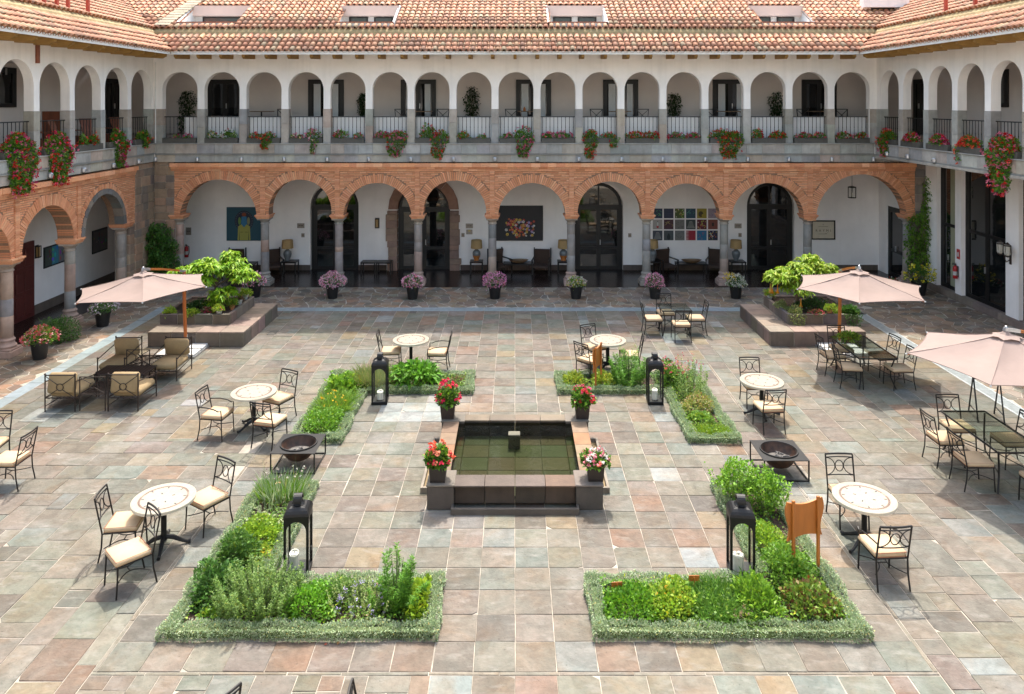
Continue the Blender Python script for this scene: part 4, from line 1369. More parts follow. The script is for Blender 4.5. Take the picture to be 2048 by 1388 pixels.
# lounge group on the left
def lounge(x, y, face, label, first=[None]):
    if first[0] is not None: return dup(first[0], (x, y, .004), 0 if face > 0 else pi, label)
    t = thing('lounge_chair', label, 'armchair', (x, y, .004), 0 if face > 0 else pi, group='cushioned iron lounge chairs')
    first[0] = t
    W = .33
    for sx in (-1, 1):
        q = MB(); q.tube([(sx * W, .42, 0), (sx * W, .42, .56)], .014, 6); q.lathe([(.0, .53), (.022, .55), (.022, .565), (0, .585)], 8, (sx * W, .42, 0)); q.build('leg', MATS['bronze'], t)
        q = MB(); q.tube([(sx * W, -.42, 0), (sx * W, -.42, .82)], .014, 6); q.lathe([(.0, .80), (.022, .815), (.022, .83), (0, .85)], 8, (sx * W, -.42, 0)); q.build('leg', MATS['bronze'], t)
        q = MB(); q.tube([(sx * W, .42, .53), (sx * W, -.42, .66)], .012, 6); q.tube([(sx * W, .42, .22), (sx * W, -.42, .3)], .011, 6); q.tube([(sx * W, .42, .1), (sx * W, -.42, .12)], .009, 6); q.build('arm', MATS['bronze'], t)
    q = MB(); q.tube([(-W, .42, .24), (W, .42, .24)], .012, 6); q.tube([(-W, -.42, .30), (W, -.42, .30)], .012, 6)
    for i in range(5): q.tube([(-W + .13 * (i + .5), .42, .24), (-W + .13 * (i + .5), -.4, .27)], .007, 4)
    q.build('seat_frame', MATS['bronze'], t)
    q = MB(); yb = -.43
    q.tube([(-W, -.42, .80), (W, -.42, .80)], .013, 6)
    q.tube([(.075 * cos(a), yb, .54 + .075 * sin(a)) for a in [2 * pi * i / 14 for i in range(14)]], .009, 5, closed=True)
    for sx in (-1, 1):
        q.tube([(sx * .055, yb, .595), (sx * W, yb, .79)], .009, 5); q.tube([(sx * .055, yb, .485), (sx * W, yb, .31)], .009, 5)
    q.build('backrest', MATS['bronze'], t)
    q = MB(); q.cbox(-W + .02, W - .02, -.30, .44, .27, .42, .045); q.build('seat_cushion', MATS['cushion_tan'], t, smooth=60)
    q = MB(); M = Matrix.Translation((0, -.33, .60)) @ Matrix.Rotation(radians(-12), 4, 'X'); q.cbox(-W + .025, W - .025, -.065, .065, -.22, .22, .045, M=M); q.build('back_cushion', MATS['cushion_tan'], t, smooth=60)
    return t
lounge(-9.85, 18.65, -1, 'tan cushioned lounge chair facing us, left of the far pair under the left umbrella')
lounge(-8.58, 18.65, -1, 'tan cushioned lounge chair facing us, nearest the umbrella post')
lounge(-10.0, 16.85, 1, 'tan cushioned lounge chair seen from behind, leftmost near the drain strip')
lounge(-8.63, 16.88, 1, 'tan cushioned lounge chair seen from behind, right of the near pair')
def lattice(x, y, label, first=[None]):
    if first[0] is not None: return dup(first[0], (x, y, .004), 0, label)
    t = thing('lattice_table', label, 'side table', (x, y, .004), group='iron lattice tables joining the lounge chairs'); first[0] = t
    W, D, H = .28, .38, .36
    q = MB(); q.tube([(-W, -D, H), (W, -D, H), (W, D, H), (-W, D, H)], .012, 6, closed=True)
    for i in range(-6, 7):
        for s in (-1, 1):
            a = [(xx, (xx - i * .09) * s * 1.35) for xx in (-W, W)]
            q.tube([(max(-W, min(W, p[0])), max(-D, min(D, p[1])), H) for p in a], .005, 4, cap=False)
    q.build('lattice_top', MATS['bronze'], t)
    for sx in (-1, 1):
        for sy in (-1, 1):
            q = MB(); q.tube([(sx * W, sy * D, 0), (sx * W, sy * D, H + (.4 if sy < 0 else .0))], .012, 6); q.build('leg', MATS['bronze'], t)
    q = MB(); z0 = H + .2; q.tube([(-W, -D, H + .39), (W, -D, H + .39)], .011, 6)
    q.tube([(.06 * cos(a), -D, z0 + .06 * sin(a)) for a in [2 * pi * i / 14 for i in range(14)]], .008, 5, closed=True)
    for sx in (-1, 1):
        for sz in (-1, 1): q.tube([(sx * .045, -D, z0 + sz * .045), (sx * W, -D, z0 + sz * .18)], .008, 5)
    q.build('back_panel', MATS['bronze'], t)
    return t
lattice(-9.31, 16.85, 'iron lattice table with a circle panel, between the two near lounge chairs')
lattice(-9.21, 18.65, 'iron lattice table between the two far lounge chairs')
t = thing('coffee_table', 'low dark slatted coffee table amid the lounge chairs', 'coffee table', (-9.3, 17.85, .004))
q = MB(); q.tube([(-.6, -.3, .4), (.6, -.3, .4), (.6, .3, .4), (-.6, .3, .4)], .016, 6, closed=True); q.build('table_frame', MATS['bronze'], t)
for i in range(15):
    q = MB(); q.cbox(-.6 + i * .08 + .004, -.6 + i * .08 + .076, -.3, .3, .405, .418, .003); q.build('slat', MATS['bronze'], t)
for sx in (-1, 1):
    for sy in (-1, 1):
        q = MB(); q.tube([(sx * .58, sy * .28, 0), (sx * .58, sy * .28, .4)], .015, 6); q.build('leg', MATS['bronze'], t)

# ---------------------------------------------------------------- cantilever umbrellas
def umbrella(cx, cy, a0, mast, label, edge=2.1, hub=2.56, tilt=0.0, r=1.62, masttop=2.18, base=True, wood='wood_mast'):
    t = thing('cantilever_umbrella', label, 'umbrella', (mast[0], mast[1], .004), group='cantilever umbrellas')
    dx, dy = cx - mast[0], cy - mast[1]
    tips = [(dx + r * cos(a0 + k * pi / 3), dy + r * sin(a0 + k * pi / 3), edge + tilt * r * cos(a0 + k * pi / 3)) for k in range(6)]
    H = Vector((dx, dy, hub))
    q = MB(); N = 8
    for k in range(6):
        A, B = Vector(tips[k]), Vector(tips[(k + 1) % 6])
        grid = []
        for i in range(N + 1):
            f = i / N; row = []
            for j in range(N + 1):
                g = j / N
                E = A.lerp(B, g)
                mid = (A + B) / 2
                E = E + (Vector((dx, dy, E.z)) - E) * (.045 * 4 * g * (1 - g))      # concave hem
                p = H.lerp(E, f)
                p.z += .010 * sin(3 + k * 2 + f * 9 + g * 5) * f * (1 - f) * 3 + .006 * sin(g * 23 + k) * (1 - f) * min(1, f * 5)
                p.z -= .07 * sin(pi * f) * (.35 + .65 * (4 * g * (1 - g)))           # slight sag
                row.append(p)
            grid.append(row)
        vs = [p for row in grid for p in row]
        fs = [(i * (N + 1) + j, i * (N + 1) + j + 1, (i + 1) * (N + 1) + j + 1, (i + 1) * (N + 1) + j) for i in range(N) for j in range(N)]
        q.add(vs, fs)
    cn = q.build('canopy', MATS['canvas'], t, smooth=True)
    sm = MB()
    for k in range(6):
        A = Vector(tips[k]); sm.tube([H.lerp(A, f) + Vector((0, 0, .004 - .0245 * sin(pi * f))) for f in [i / 8 for i in range(9)]], .006, 4)
        B = Vector(tips[(k + 1) % 6]); sm.tube([A.lerp(B, g) + (Vector((dx, dy, edge)) - A.lerp(B, g)) * Vector((1, 1, 0)).length * 0 + (Vector((dx, dy, A.lerp(B, g).z)) - A.lerp(B, g)) * (.045 * 4 * g * (1 - g)) for g in [i / 8 for i in range(9)]], .007, 4)
    sm.build('seam', MATS['seam'], cn)
    v = MB()                                                                     # vent cap with tucks
    for k in range(12):
        a, b = a0 + k * pi / 6, a0 + (k + 1) * pi / 6
        rr = lambda kk: .24 * (1.15 if kk % 2 == 0 else .85)
        P = lambda an, ra, z: (dx + ra * cos(an), dy + ra * sin(an), z)
        v.add([P(a, .035, hub + .05), P(b, .035, hub + .05), P(b, rr(k + 1) * .4, hub - .008), P(a, rr(k) * .4, hub - .008), P(b, rr(k + 1), hub - .055 + .016 * ((k + 1) % 2)), P(a, rr(k), hub - .055 + .016 * (k % 2))], [(0, 1, 2, 3), (3, 2, 4, 5)])
    v.build('vent', MATS['canvas'], cn, smooth=False)
    for k in range(6):
        A = Vector(tips[k]); p = MB(); p.tube([H + Vector((0, 0, -.08)), H.lerp(A, .5) + Vector((0, 0, -.09)), A + Vector((0, 0, -.025))], .013, 5); p.build('rib', MATS[wood], t)
        p = MB(); p.tube([A + Vector((0, 0, -.02)), A + (A - H).normalized() * .03], .018, 6); p.build('rib_tip', MATS['white_flat'], t)
    p = MB(); p.lathe([(.0, hub + .15), (.02, hub + .14), (.034, hub + .10), (.034, hub + .02), (.03, hub - .25), (.0, hub - .28)], 10, (dx, dy, 0)); p.build('hub', MATS['steel'], t)
    az = Vector((dx, dy, 0)).normalized()
    top = Vector((0, 0, masttop)) - az * .02
    p = MB(); p.tube([(-az.x * .1, -az.y * .1, .12), (-az.x * .03, -az.y * .03, 1.2), tuple(top)], .045, 8); p.build('mast', MATS[wood], t)
    p = MB(); p.tube([(-az.x * .1, -az.y * .1, .0), (-az.x * .095, -az.y * .095, .42)], .05, 8); p.build('mast_sleeve', MATS['steel'], t)
    hubT = Vector((dx, dy, hub + .08))
    f = lambda k: top.lerp(hubT, k) + Vector((0, 0, .03 * sin(pi * k)))
    p = MB(); p.tube([f(.14), f(.5), f(.86)], .036, 4); p.build('arm', MATS['wood_orange'], t)
    for a_, b_ in ((-.02, .14), (.86, 1.02)):
        p = MB(); p.tube([f(a_), f(b_)], .042, 4); p.build('arm_bracket', MATS['steel'], t)
    if base:
        for sx, sy in ((-1, -1), (1, -1), (-1, 1), (1, 1)):
            p = MB(); p.cbox(sx * .27 - .235, sx * .27 + .235, sy * .27 - .235 - .05, sy * .27 + .235 - .05, .03, .10, .012); p.build('base_slab', MATS['white_flat'], t)
        p = MB(); p.box(-.52, .52, -.58, -.55, .0, .05); p.box(-.52, .52, .45, .48, .0, .05); p.box(-.03, .03, -.55, .48, .0, .03); p.box(-.54, -.52, -.58, .48, 0, .05); p.box(.52, .54, -.58, .48, 0, .05); p.build('base_frame', MATS['steel'], t)
    return t
umbrella(-9.35, 18.8, radians(-64.2), (-9.05, 20.42), 'blush canvas umbrella over the lounge chairs on the left', edge=2.14, tilt=.035, hub=2.52)
umbrella(8.75, 19.0, radians(-114.6), (8.92, 20.5), 'blush canvas umbrella between the right planter and the long glass table', hub=2.52, wood='wood_orange')
umbrella(9.0, 13.7, radians(169.5), (11.0, 14.1), 'blush canvas umbrella nearest the camera at the right edge', hub=2.56, r=1.68)

# folded A-frame easel below the nearest umbrella
t = thing('folding_stand', 'black folding stand with two A shaped legs beside the drain grating', 'stand', (10.15, 16.1, .003), -.25)
for s in (-1, 1):
    for y in (-.24, .24):
        q = MB(); q.tube([(s * .22, y, .75), (s * .22 + (.0), y * 1.0 + (.22 if y < 0 else -.22), .76)], .012, 5)
    q = MB(); q.tube([(s * .25, -.3, 0), (s * .25, -.02, .85)], .016, 5); q.build('leg', MATS['lantern_black'], t)
    q = MB(); q.tube([(s * .25, .3, 0), (s * .25, .02, .85)], .016, 5); q.build('leg', MATS['lantern_black'], t)
    q = MB(); q.tube([(s * .25, -.24, .18), (s * .25, .24, .18)], .012, 5); q.build('brace', MATS['lantern_black'], t)
q = MB(); q.tube([(-.25, 0, .83), (.25, 0, .83)], .014, 5); q.build('top_bar', MATS['lantern_black'], t)

# ---------------------------------------------------------------- lanterns with candles
LG = 'tall black floor lanterns'
def lantern(x, y, rz, label, first=[None]):
    if first[0] is not None: return dup(first[0], (x, y, .004), rz, label)
    t = thing('floor_lantern', label, 'lantern', (x, y, .004), rz, group=LG); first[0] = t
    W = .175
    q = MB(); q.cbox(-W, W, -W, W, 0, .07, .006); q.build('base', MATS['lantern_black'], t)
    for k in range(4):
        M = Matrix.Rotation(k * pi / 2, 4, 'Z')
        s = MB(); fr = Fr((0, -W, 0), (1, 0, 0), (0, 1, 0)); arch_wall(s, fr, -W + .0005, W - .0005, .07, .86, .001, .018, [(0, W - .036, .07, .86 - .05 - W + .036)], n=12)
        v = [M @ Vector(p) for p in s.v]; s.v = [tuple(p) for p in v]
        s.build('side_frame', MATS['lantern_black'], t)
        g = MB(); g.add([(-W + .03, -W + .022, .07), (W - .03, -W + .022, .07), (W - .03, -W + .022, .84), (-W + .03, -W + .022, .84)], [(0, 1, 2, 3)], M=M); g.build('pane', MATS['clear_glass'], t)
    q = MB(); prof = [(W + .004, .86), (W + .004, .885), (W - .006, .918), (W - .028, .95), (W - .06, .978), (W - .085, .99), (W - .095, .994), (W - .10, 1.006), (.0, 1.006)]
    q.lathe([(r * sqrt(2), z) for r, z in prof], 4, a0=pi / 4); q.build('roof', MATS['lantern_black'], t)
    q = MB(); q.lathe([(.088, .992), (.095, 1.005), (.07, 1.03), (.06, 1.055), (.0, 1.06)], 16); q.build('neck', MATS['lantern_black'], t, smooth=40)
    h = MB(); n = 10
    for i in range(n):
        a, b = pi * i / n, pi * (i + 1) / n
        P = lambda an, r, yy: (yy, r * cos(an), 1.03 + r * 1.1 * sin(an))
        h.add([P(a, .095, -.06), P(b, .095, -.06), P(b, .095, .06), P(a, .095, .06), P(a, .078, -.06), P(b, .078, -.06), P(b, .078, .06), P(a, .078, .06)], [(0, 1, 2, 3), (4, 7, 6, 5), (0, 4, 5, 1), (3, 2, 6, 7)])
    h.build('handle', MATS['lantern_black'], t, smooth=40)
    q = MB(); q.cbox(W + .0, W + .015, -.02, .02, .3, .36, .003); q.build('latch', MATS['lantern_black'], t)
    return t
def candle(x, y, h, r, label, melted=False):
    t = thing('candle', label, 'candle', (x, y, .076), group='white pillar candles in the lanterns')
    q = MB(); n = 20
    z = [h + (.02 * sin(2 * pi * j / n) if not melted else .03 * random.uniform(-1, 1)) for j in range(n)]
    vs = [(r * cos(2 * pi * j / n), r * sin(2 * pi * j / n), 0) for j in range(n)] + [(r * cos(2 * pi * j / n), r * sin(2 * pi * j / n), z[j]) for j in range(n)] + [(r * .82 * cos(2 * pi * j / n), r * .82 * sin(2 * pi * j / n), z[j] - .004) for j in range(n)] + [(r * .75 * cos(2 * pi * j / n), r * .75 * sin(2 * pi * j / n), h - .006) for j in range(n)] + [(0, 0, h - .008)]
    fs = []
    for L in range(3):
        for j in range(n): fs.append((L * n + j, L * n + (j + 1) % n, (L + 1) * n + (j + 1) % n, (L + 1) * n + j))
    for j in range(n): fs.append((3 * n + j, 3 * n + (j + 1) % n, 4 * n))
    q.add(vs, fs); q.build('wax', MATS['candle'], t, smooth=50)
    q = MB(); q.tube([(0, 0, h - .01), (.004, 0, h + .02)], .004, 5); q.build('wick', MATS['lantern_black'], t)
    if melted:
        for k in range(6):
            a = k * 1.1; q = MB(); q.lathe([(0, 0), (.03, .01), (.035, .03), (.018, .05), (0, .055)], 8, (r * .7 * cos(a), r * .7 * sin(a), h - .03)); q.build('wax_drip', MATS['candle'], t, smooth=60)
lantern(-3.06, 16.96, .06, 'black floor lantern at the corner of the far left herb bed')
lantern(3.17, 16.96, -.04, 'black floor lantern between the fennel and the red flowers, far right')
lantern(-3.14, 10.83, .10, 'black floor lantern at the near left herb bed, in front of us')
lantern(3.26, 10.80, -.12, 'black floor lantern beside the wooden sign board, near right')
candle(-3.06, 16.96, .17, .07, 'short white candle inside the far left lantern')
candle(3.17, 16.96, .21, .065, 'white candle inside the far right lantern')
candle(-3.19, 10.80, .22, .068, 'slanted white candle inside the near left lantern')
candle(3.22, 10.78, .20, .078, 'melted round white candle inside the near right lantern', True)

# ---------------------------------------------------------------- fire pits
def firepit(x, y, label, first=[None]):
    if first[0] is not None: return dup(first[0], (x, y, .004), pi / 2, label)
    t = thing('fire_pit', label, 'fire pit', (x, y, .004), group='fire bowls on black cube frames'); first[0] = t
    W, H, R = .41, .38, .31
    n = 32; q = MB()
    sqp = []
    for j in range(n):
        a = 2 * pi * j / n; m = max(abs(cos(a)), abs(sin(a))); sqp.append((W * cos(a) / m, W * sin(a) / m))
    for j in range(n):
        k = (j + 1) % n; a, b = 2 * pi * j / n, 2 * pi * k / n
        for z in (H, H - .012):
            q.add([(R * cos(a), R * sin(a), z), (R * cos(b), R * sin(b), z), (*sqp[k], z), (*sqp[j], z)], [(0, 1, 2, 3)])
        q.add([(*sqp[j], H - .012), (*sqp[k], H - .012), (*sqp[k], H), (*sqp[j], H)], [(0, 1, 2, 3)])
    q.build('top_plate', MATS['lantern_black'], t)
    for sx in (-1, 1):
        for sy in (-1, 1):
            q = MB(); q.box(sx * (W - .011) - .011, sx * (W - .011) + .011, sy * (W - .011) - .011, sy * (W - .011) + .011, 0.02, H - .012); q.build('leg', MATS['lantern_black'], t)
    q = MB(); e = W - .02
    q.box(-W, W, -W, -W + .022, 0, .02); q.box(-W, W, W - .022, W, 0, .02); q.box(-W, -W + .022, -W + .022, W - .022, 0, .02); q.box(W - .022, W, -W + .022, W - .022, 0, .02); q.build('floor_frame', MATS['lantern_black'], t)
    q = MB()
    q.lathe([(.02, .075), (.12, .09), (.21, .14), (.275, .22), (.305, .31), (R + .01, H + .012), (R + .03, H + .016), (R + .03, H + .004), (R + .012, H + .003)], 32, cap=False)
    q.lathe([(.0, .10), (.11, .11), (.195, .16), (.262, .235), (.29, .31), (R + .01, H + .0125)], 32, cap=False)
    b = q.build('bowl', MATS['rust'], t, smooth=50)
    q = MB(); q.lathe([(R + .006, H + .012), (R + .012, H + .022), (R + .03, H + .022), (R + .034, H + .006)], 32, cap=False); q.build('rim', MATS['lantern_black'], b, smooth=40)
    a = MB(); a.lathe([(.25, .225), (.16, .24), (.06, .262), (0, .265)], 16); a.build('ash', MATS['ash'], b, smooth=True)
    for k in range(9):
        a_ = random.uniform(0, 6); r_ = random.uniform(0, .14); c = Vector((r_ * cos(a_), r_ * sin(a_), .265)); d = Vector((random.uniform(-1, 1), random.uniform(-1, 1), random.uniform(-.1, .25))).normalized() * random.uniform(.05, .1)
        l = MB(); l.tube([c - d, c + d], random.uniform(.012, .022), 5); l.build('charred_log', MATS['ash'], b)
    return t
firepit(-4.07, 14.07, 'square black fire pit with rusty bowl at the left, by the herb bed corner')
firepit(4.87, 13.8, 'square black fire pit with dark bowl at the right, behind the leafy shrubs')

# ---------------------------------------------------------------- fountain
t = thing('fountain', 'low square slate fountain pool with four corner plinths in the middle of the court', 'fountain', (0, 13.9, 0))
def fp(mb, name, m, smooth=False): return setp(mb.build(name, MATS[m], None, smooth), t)
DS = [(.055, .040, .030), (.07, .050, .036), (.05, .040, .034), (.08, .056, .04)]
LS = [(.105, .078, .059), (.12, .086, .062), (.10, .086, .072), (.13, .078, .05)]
ZT, ZW = .42, .375
for sx, y0, y1, nm in ((-1, 12.47, 12.97, 0), (1, 12.47, 12.97, 0), (-1, 14.98, 15.34, 1), (1, 14.98, 15.34, 1)):
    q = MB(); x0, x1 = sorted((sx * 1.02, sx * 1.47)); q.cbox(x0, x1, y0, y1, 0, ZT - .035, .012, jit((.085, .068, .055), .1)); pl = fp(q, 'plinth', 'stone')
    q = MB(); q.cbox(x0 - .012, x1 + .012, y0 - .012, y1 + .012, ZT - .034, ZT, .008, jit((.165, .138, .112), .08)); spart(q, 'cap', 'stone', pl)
for k in range(4):
    x0 = -1.02 + k * .51; x1 = x0 + .51
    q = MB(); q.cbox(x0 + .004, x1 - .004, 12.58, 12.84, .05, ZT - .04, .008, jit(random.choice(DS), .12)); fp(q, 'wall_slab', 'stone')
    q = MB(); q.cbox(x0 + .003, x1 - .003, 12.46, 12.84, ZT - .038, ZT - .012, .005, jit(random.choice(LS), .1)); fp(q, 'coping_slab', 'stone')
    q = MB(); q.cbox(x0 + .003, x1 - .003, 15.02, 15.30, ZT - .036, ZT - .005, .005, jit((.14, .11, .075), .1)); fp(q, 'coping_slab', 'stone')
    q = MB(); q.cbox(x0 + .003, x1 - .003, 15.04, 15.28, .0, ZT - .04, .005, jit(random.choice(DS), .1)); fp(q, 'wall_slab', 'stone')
q = MB(); q.cbox(-1.06, 1.06, 12.31, 12.36, 0, .105, .006, (.09, .075, .062)); q.box(-1.06, -1.02, 12.36, 12.56, 0, .10, (.09, .075, .062)); q.box(1.02, 1.06, 12.36, 12.56, 0, .10, (.09, .075, .062)); fp(q, 'gutter', 'stone')
for sx in (-1, 1):
    for k in range(4):
        y0 = 12.98 + k * .5; x0, x1 = sorted((sx * 1.12, sx * 1.43))
        q = MB(); q.cbox(x0, x1, y0 + .003, y0 + .497, ZT - .038, ZT - .012, .005, jit(random.choice([(.26, .13, .06), (.21, .135, .085), (.24, .165, .10), (.19, .12, .07)]), .1)); fp(q, 'coping_slab', 'stone')
        x0, x1 = sorted((sx * 1.16, sx * 1.40)); q = MB(); q.cbox(x0, x1, y0 + .003, y0 + .497, 0, ZT - .04, .005, jit(random.choice(DS), .1)); fp(q, 'wall_slab', 'stone')
    q = MB(); x0, x1 = sorted((sx * 1.60, sx * 1.65)); q.cbox(x0, x1, 13.0, 14.95, 0, .10, .006, (.25, .21, .165)); x0, x1 = sorted((sx * 1.40, sx * 1.60)); q.box(x0, x1, 13.0, 13.05, 0, .10, (.25, .21, .165)); q.box(x0, x1, 14.90, 14.95, 0, .10, (.25, .21, .165)); q.box(x0, x1, 13.05, 14.9, .0, .03, (.28, .20, .10)); fp(q, 'gutter', 'stone')
PT = [(.125, .125, .075), (.105, .115, .065), (.14, .12, .085), (.10, .115, .075), (.15, .115, .085)]
q = MB(); q.box(-1.17, 1.17, 12.83, 15.05, .0, .05, (.2, .2, .13)); fp(q, 'basin_bed', 'pool_tile')
xs = [-1.16, -1.0, -.5, 0, .5, 1.0, 1.16]; yy = [12.84, 13.12, 13.62, 14.12, 14.62, 15.03]
for i in range(6):
    for j in range(5):
        q = MB(); q.cbox(xs[i] + .007, xs[i + 1] - .007, yy[j] + .007, yy[j + 1] - .007, .045, .10, .004, jit(random.choice(PT), .15)); fp(q, 'pool_tile', 'pool_tile')
q = MB(); q.cbox(-.13, .10, 14.45, 14.62, .1, .375, .008, (.12, .11, .075)); fp(q, 'spout_block', 'stone')
q = MB(); q.add([(-1.16, 12.84, ZW - .02), (1.16, 12.84, ZW - .02), (1.16, 15.04, ZW - .02), (-1.16, 15.04, ZW - .02)], [(0, 1, 2, 3)]); fp(q, 'water_surface', 'water')

# ---------------------------------------------------------------- raised planters
def planter(x0, x1, y0, y1, bx0, bx1, by0, by1, label):
    t = thing('stone_planter', label, 'planter', ((x0 + x1) / 2, (y0 + y1) / 2, 0), group='raised stone planters')
    def P(mb, name, m): return setp(mb.build(name, MATS[m], None), t)
    q = MB(); q.box(x0 + .02, x1 - .02, y0 + .02, y1 - .02, 0, .36); P(q, 'core', 'mortar')
    def ring(X0, X1, Y0, Y1, z0, z1, tints, nm, wd=.62):
        for (a0, a1, fixed, ax) in ((X0, X1, Y0, 0), (X0, X1, Y1, 0), (Y0, Y1, X0, 1), (Y0, Y1, X1, 1)):
            n = max(1, round((a1 - a0) / wd)); L = (a1 - a0) / n; inn = 1 if fixed in (Y0, X0) else -1
            for k in range(n):
                a, b = a0 + k * L, a0 + (k + 1) * L
                if ax == 1: a, b = max(a, Y0 + .105), min(b, Y1 - .105)
                f0, f1 = sorted((fixed, fixed + inn * .10)); q = MB(); tt = jit(random.choice(tints), .24)
                if ax == 0: q.cbox(a + .009, b - .009, f0, f1, z0, z1, .008, tt)
                else: q.cbox(f0, f1, a + .009, b - .009, z0, z1, .008, tt)
                P(q, nm, 'stone')
    PL = [(.16, .125, .10), (.19, .145, .115), (.14, .115, .10)]
    ring(x0, x1, y0, y1, 0.002, .37, PL, 'wall_block')
    nx, ny = round((x1 - x0) / .62), round((y1 - y0) / .62)
    for i in range(nx):
        for j in range(ny):
            a, b = x0 + (x1 - x0) * i / nx, x0 + (x1 - x0) * (i + 1) / nx; c, d = y0 + (y1 - y0) * j / ny, y0 + (y1 - y0) * (j + 1) / ny
            q = MB(); q.cbox(a + .005, b - .005, c + .005, d - .005, .372, .41, .006, jit(random.choice([(.22, .165, .125), (.26, .185, .14), (.235, .19, .15), (.28, .21, .16)]), .1)); P(q, 'seat_slab', 'stone')
    q = MB(); q.box(bx0 + .02, bx0 + .09, by0 + .02, by1 - .02, .411, .68); q.box(bx1 - .09, bx1 - .02, by0 + .02, by1 - .02, .411, .68); q.box(bx0 + .09, bx1 - .09, by0 + .02, by0 + .09, .411, .68); P(q, 'mortar_core', 'mortar')
    ring(bx0, bx1, by0, by1, .412, .70, PL, 'box_block', .5)
    q = MB(); q.box(bx0 + .1, bx1 - .1, by0 + .1, by1 - .1, .41, .64); P(q, 'soil', 'soil')
planter(-10.23, -7.55, 20.8, 23.8, -10.23, -8.2, 21.52, 23.55, 'stepped stone planter with a bright green tree, behind the left umbrella')
planter(7.12, 9.8, 20.85, 23.7, 7.85, 9.9, 21.52, 23.65, 'stepped stone planter with trumpet flowers, behind the right glass table')

# ---------------------------------------------------------------- signs in the garden
t = thing('wooden_sign_board', 'scalloped orange wooden board on two posts, seen from behind, near right herb bed', 'sign', (4.15, 10.72, 0), .30)
pts = []
Wb, z0, z1 = .295, .56, 1.11
def sc_(n): return [i / n for i in range(n + 1)]
for u in sc_(10): pts.append((-Wb + 2 * Wb * u, z1 - .055 * sin(pi * u)))
for u in sc_(10)[1:]: pts.append((Wb + .03 * sin(2 * pi * u) * (1 if True else 1), z1 - (z1 - z0) * u))
for u in sc_(10)[1:]: pts.append((Wb - 2 * Wb * u, z0 + .055 * sin(pi * u)))
for u in sc_(10)[1:-1]: pts.append((-Wb - .03 * sin(2 * pi * (1 - u)), z0 + (z1 - z0) * u))
q = MB(); k = len(pts)
q.add([(x, -.014, z) for x, z in pts] + [(x, .014, z) for x, z in pts], [tuple(range(k)), tuple(range(k, 2 * k))[::-1]] + [(i, (i + 1) % k, k + (i + 1) % k, k + i) for i in range(k)]); q.build('board', MATS['wood_orange'], t)
for s in (-1, 1):
    q = MB(); q.cbox(s * .21 - .022, s * .21 + .022, -.05, -.0145, 0, 1.14, .004); q.build('post', MATS['wood_orange'], t)
t = thing('wooden_sign_board', 'small orange wooden board seen edge on, left of the fennel', 'sign', (1.95, 17.75, 0), 1.15)
q = MB(); q.add([(x, -.014, z - .08) for x, z in pts] + [(x, .014, z - .08) for x, z in pts], [tuple(range(k)), tuple(range(k, 2 * k))[::-1]] + [(i, (i + 1) % k, k + (i + 1) % k, k + i) for i in range(k)]); q.build('board', MATS['wood_orange'], t)
for s in (-1, 1):
    q = MB(); q.cbox(s * .21 - .022, s * .21 + .022, -.05, -.0145, 0, 1.05, .004); q.build('post', MATS['wood_orange'], t)
def herb_sign(x, y, rz, h, label, m='wood_orange', txt=None):
    t = thing('herb_marker', label, 'sign', (x, y, 0), rz, group='little plant markers')
    q = MB(); q.box(-.008, .008, -.008, .004, 0, h); q.build('stake', MATS['wood_mast'], t)
    q = MB(); q.cbox(-.075, .075, .004, .016, h - .06, h + .02, .003); q.build('plate', MATS[m], t)
    return t
herb_sign(2.47, 10.30, 0, .26, 'small brown plant marker at the back of the near right bed, right one')
herb_sign(1.4, 10.25, .1, .20, 'small brown plant marker at the back of the near right bed, left one')
m_ = herb_sign(3.63, 11.4, .5, .36, 'small black plant marker with chalk letters, right of the near right lantern', 'lantern_black')

def text_mesh(s, size, M, material, parent, name='lettering', spacing=1.0):
    cu = bpy.data.curves.new('t', 'FONT'); cu.body = s; cu.size = size; cu.align_x = 'CENTER'; cu.align_y = 'CENTER'; cu.space_character = spacing; cu.extrude = .0008
    ob = bpy.data.objects.new('t', cu); COL.objects.link(ob)
    dg = bpy.context.evaluated_depsgraph_get()
    me = bpy.data.meshes.new_from_object(ob.evaluated_get(dg)); bpy.data.objects.remove(ob); bpy.data.curves.remove(cu)
    me.materials.clear(); me.materials.append(MATS[material]); me.transform(M)
    return link(name, me, parent)
RX = Matrix.Rotation(pi / 2, 4, 'X')
text_mesh('SAL', .05, Matrix.Translation((0, .0035, .34)) @ RX, 'white_flat', m_)

# ---------------------------------------------------------------- on and against the arcade walls
YW = 30.3
def wz(v): return HC - (v - 205) * YW / FPX
def panel(name, label, cat, u0, u1, v0, v1, m, tint=(1, 1, 1), depth=.03, group=None, frame=None):
    x0, x1, z1, z0 = u3(u0), u3(u1), wz(v0), wz(v1)
    t = thing(name, label, cat, ((x0 + x1) / 2, YW, (z0 + z1) / 2), group=group)
    W, H = (x1 - x0) / 2, (z1 - z0) / 2
    if frame:
        q = MB(); f = frame[1]
        q.box(-W, W, -depth, -.001, H - f, H); q.box(-W, W, -depth, -.001, -H, -H + f); q.box(-W, -W + f, -depth, -.001, -H + f, H - f); q.box(W - f, W, -depth, -.001, -H + f, H - f); q.build('frame', MATS[frame[0]], t)
        W2, H2, dd_ = W - f, H - f, depth * .5
    else: W2, H2, dd_ = W, H, depth
    q = MB(); q.box(-W2, W2, -dd_, -.001, -H2, H2, tint); q.build('panel', MATS[m], t)
    return t, W2, H2, dd_
def blob(mb, x, z, rx, rz_, y, tint, n=12, sq=1.0):
    mb.add([(x + rx * cos(2 * pi * i / n), y, z + rz_ * sin(2 * pi * i / n)) for i in range(n)], [tuple(range(n))], tint)
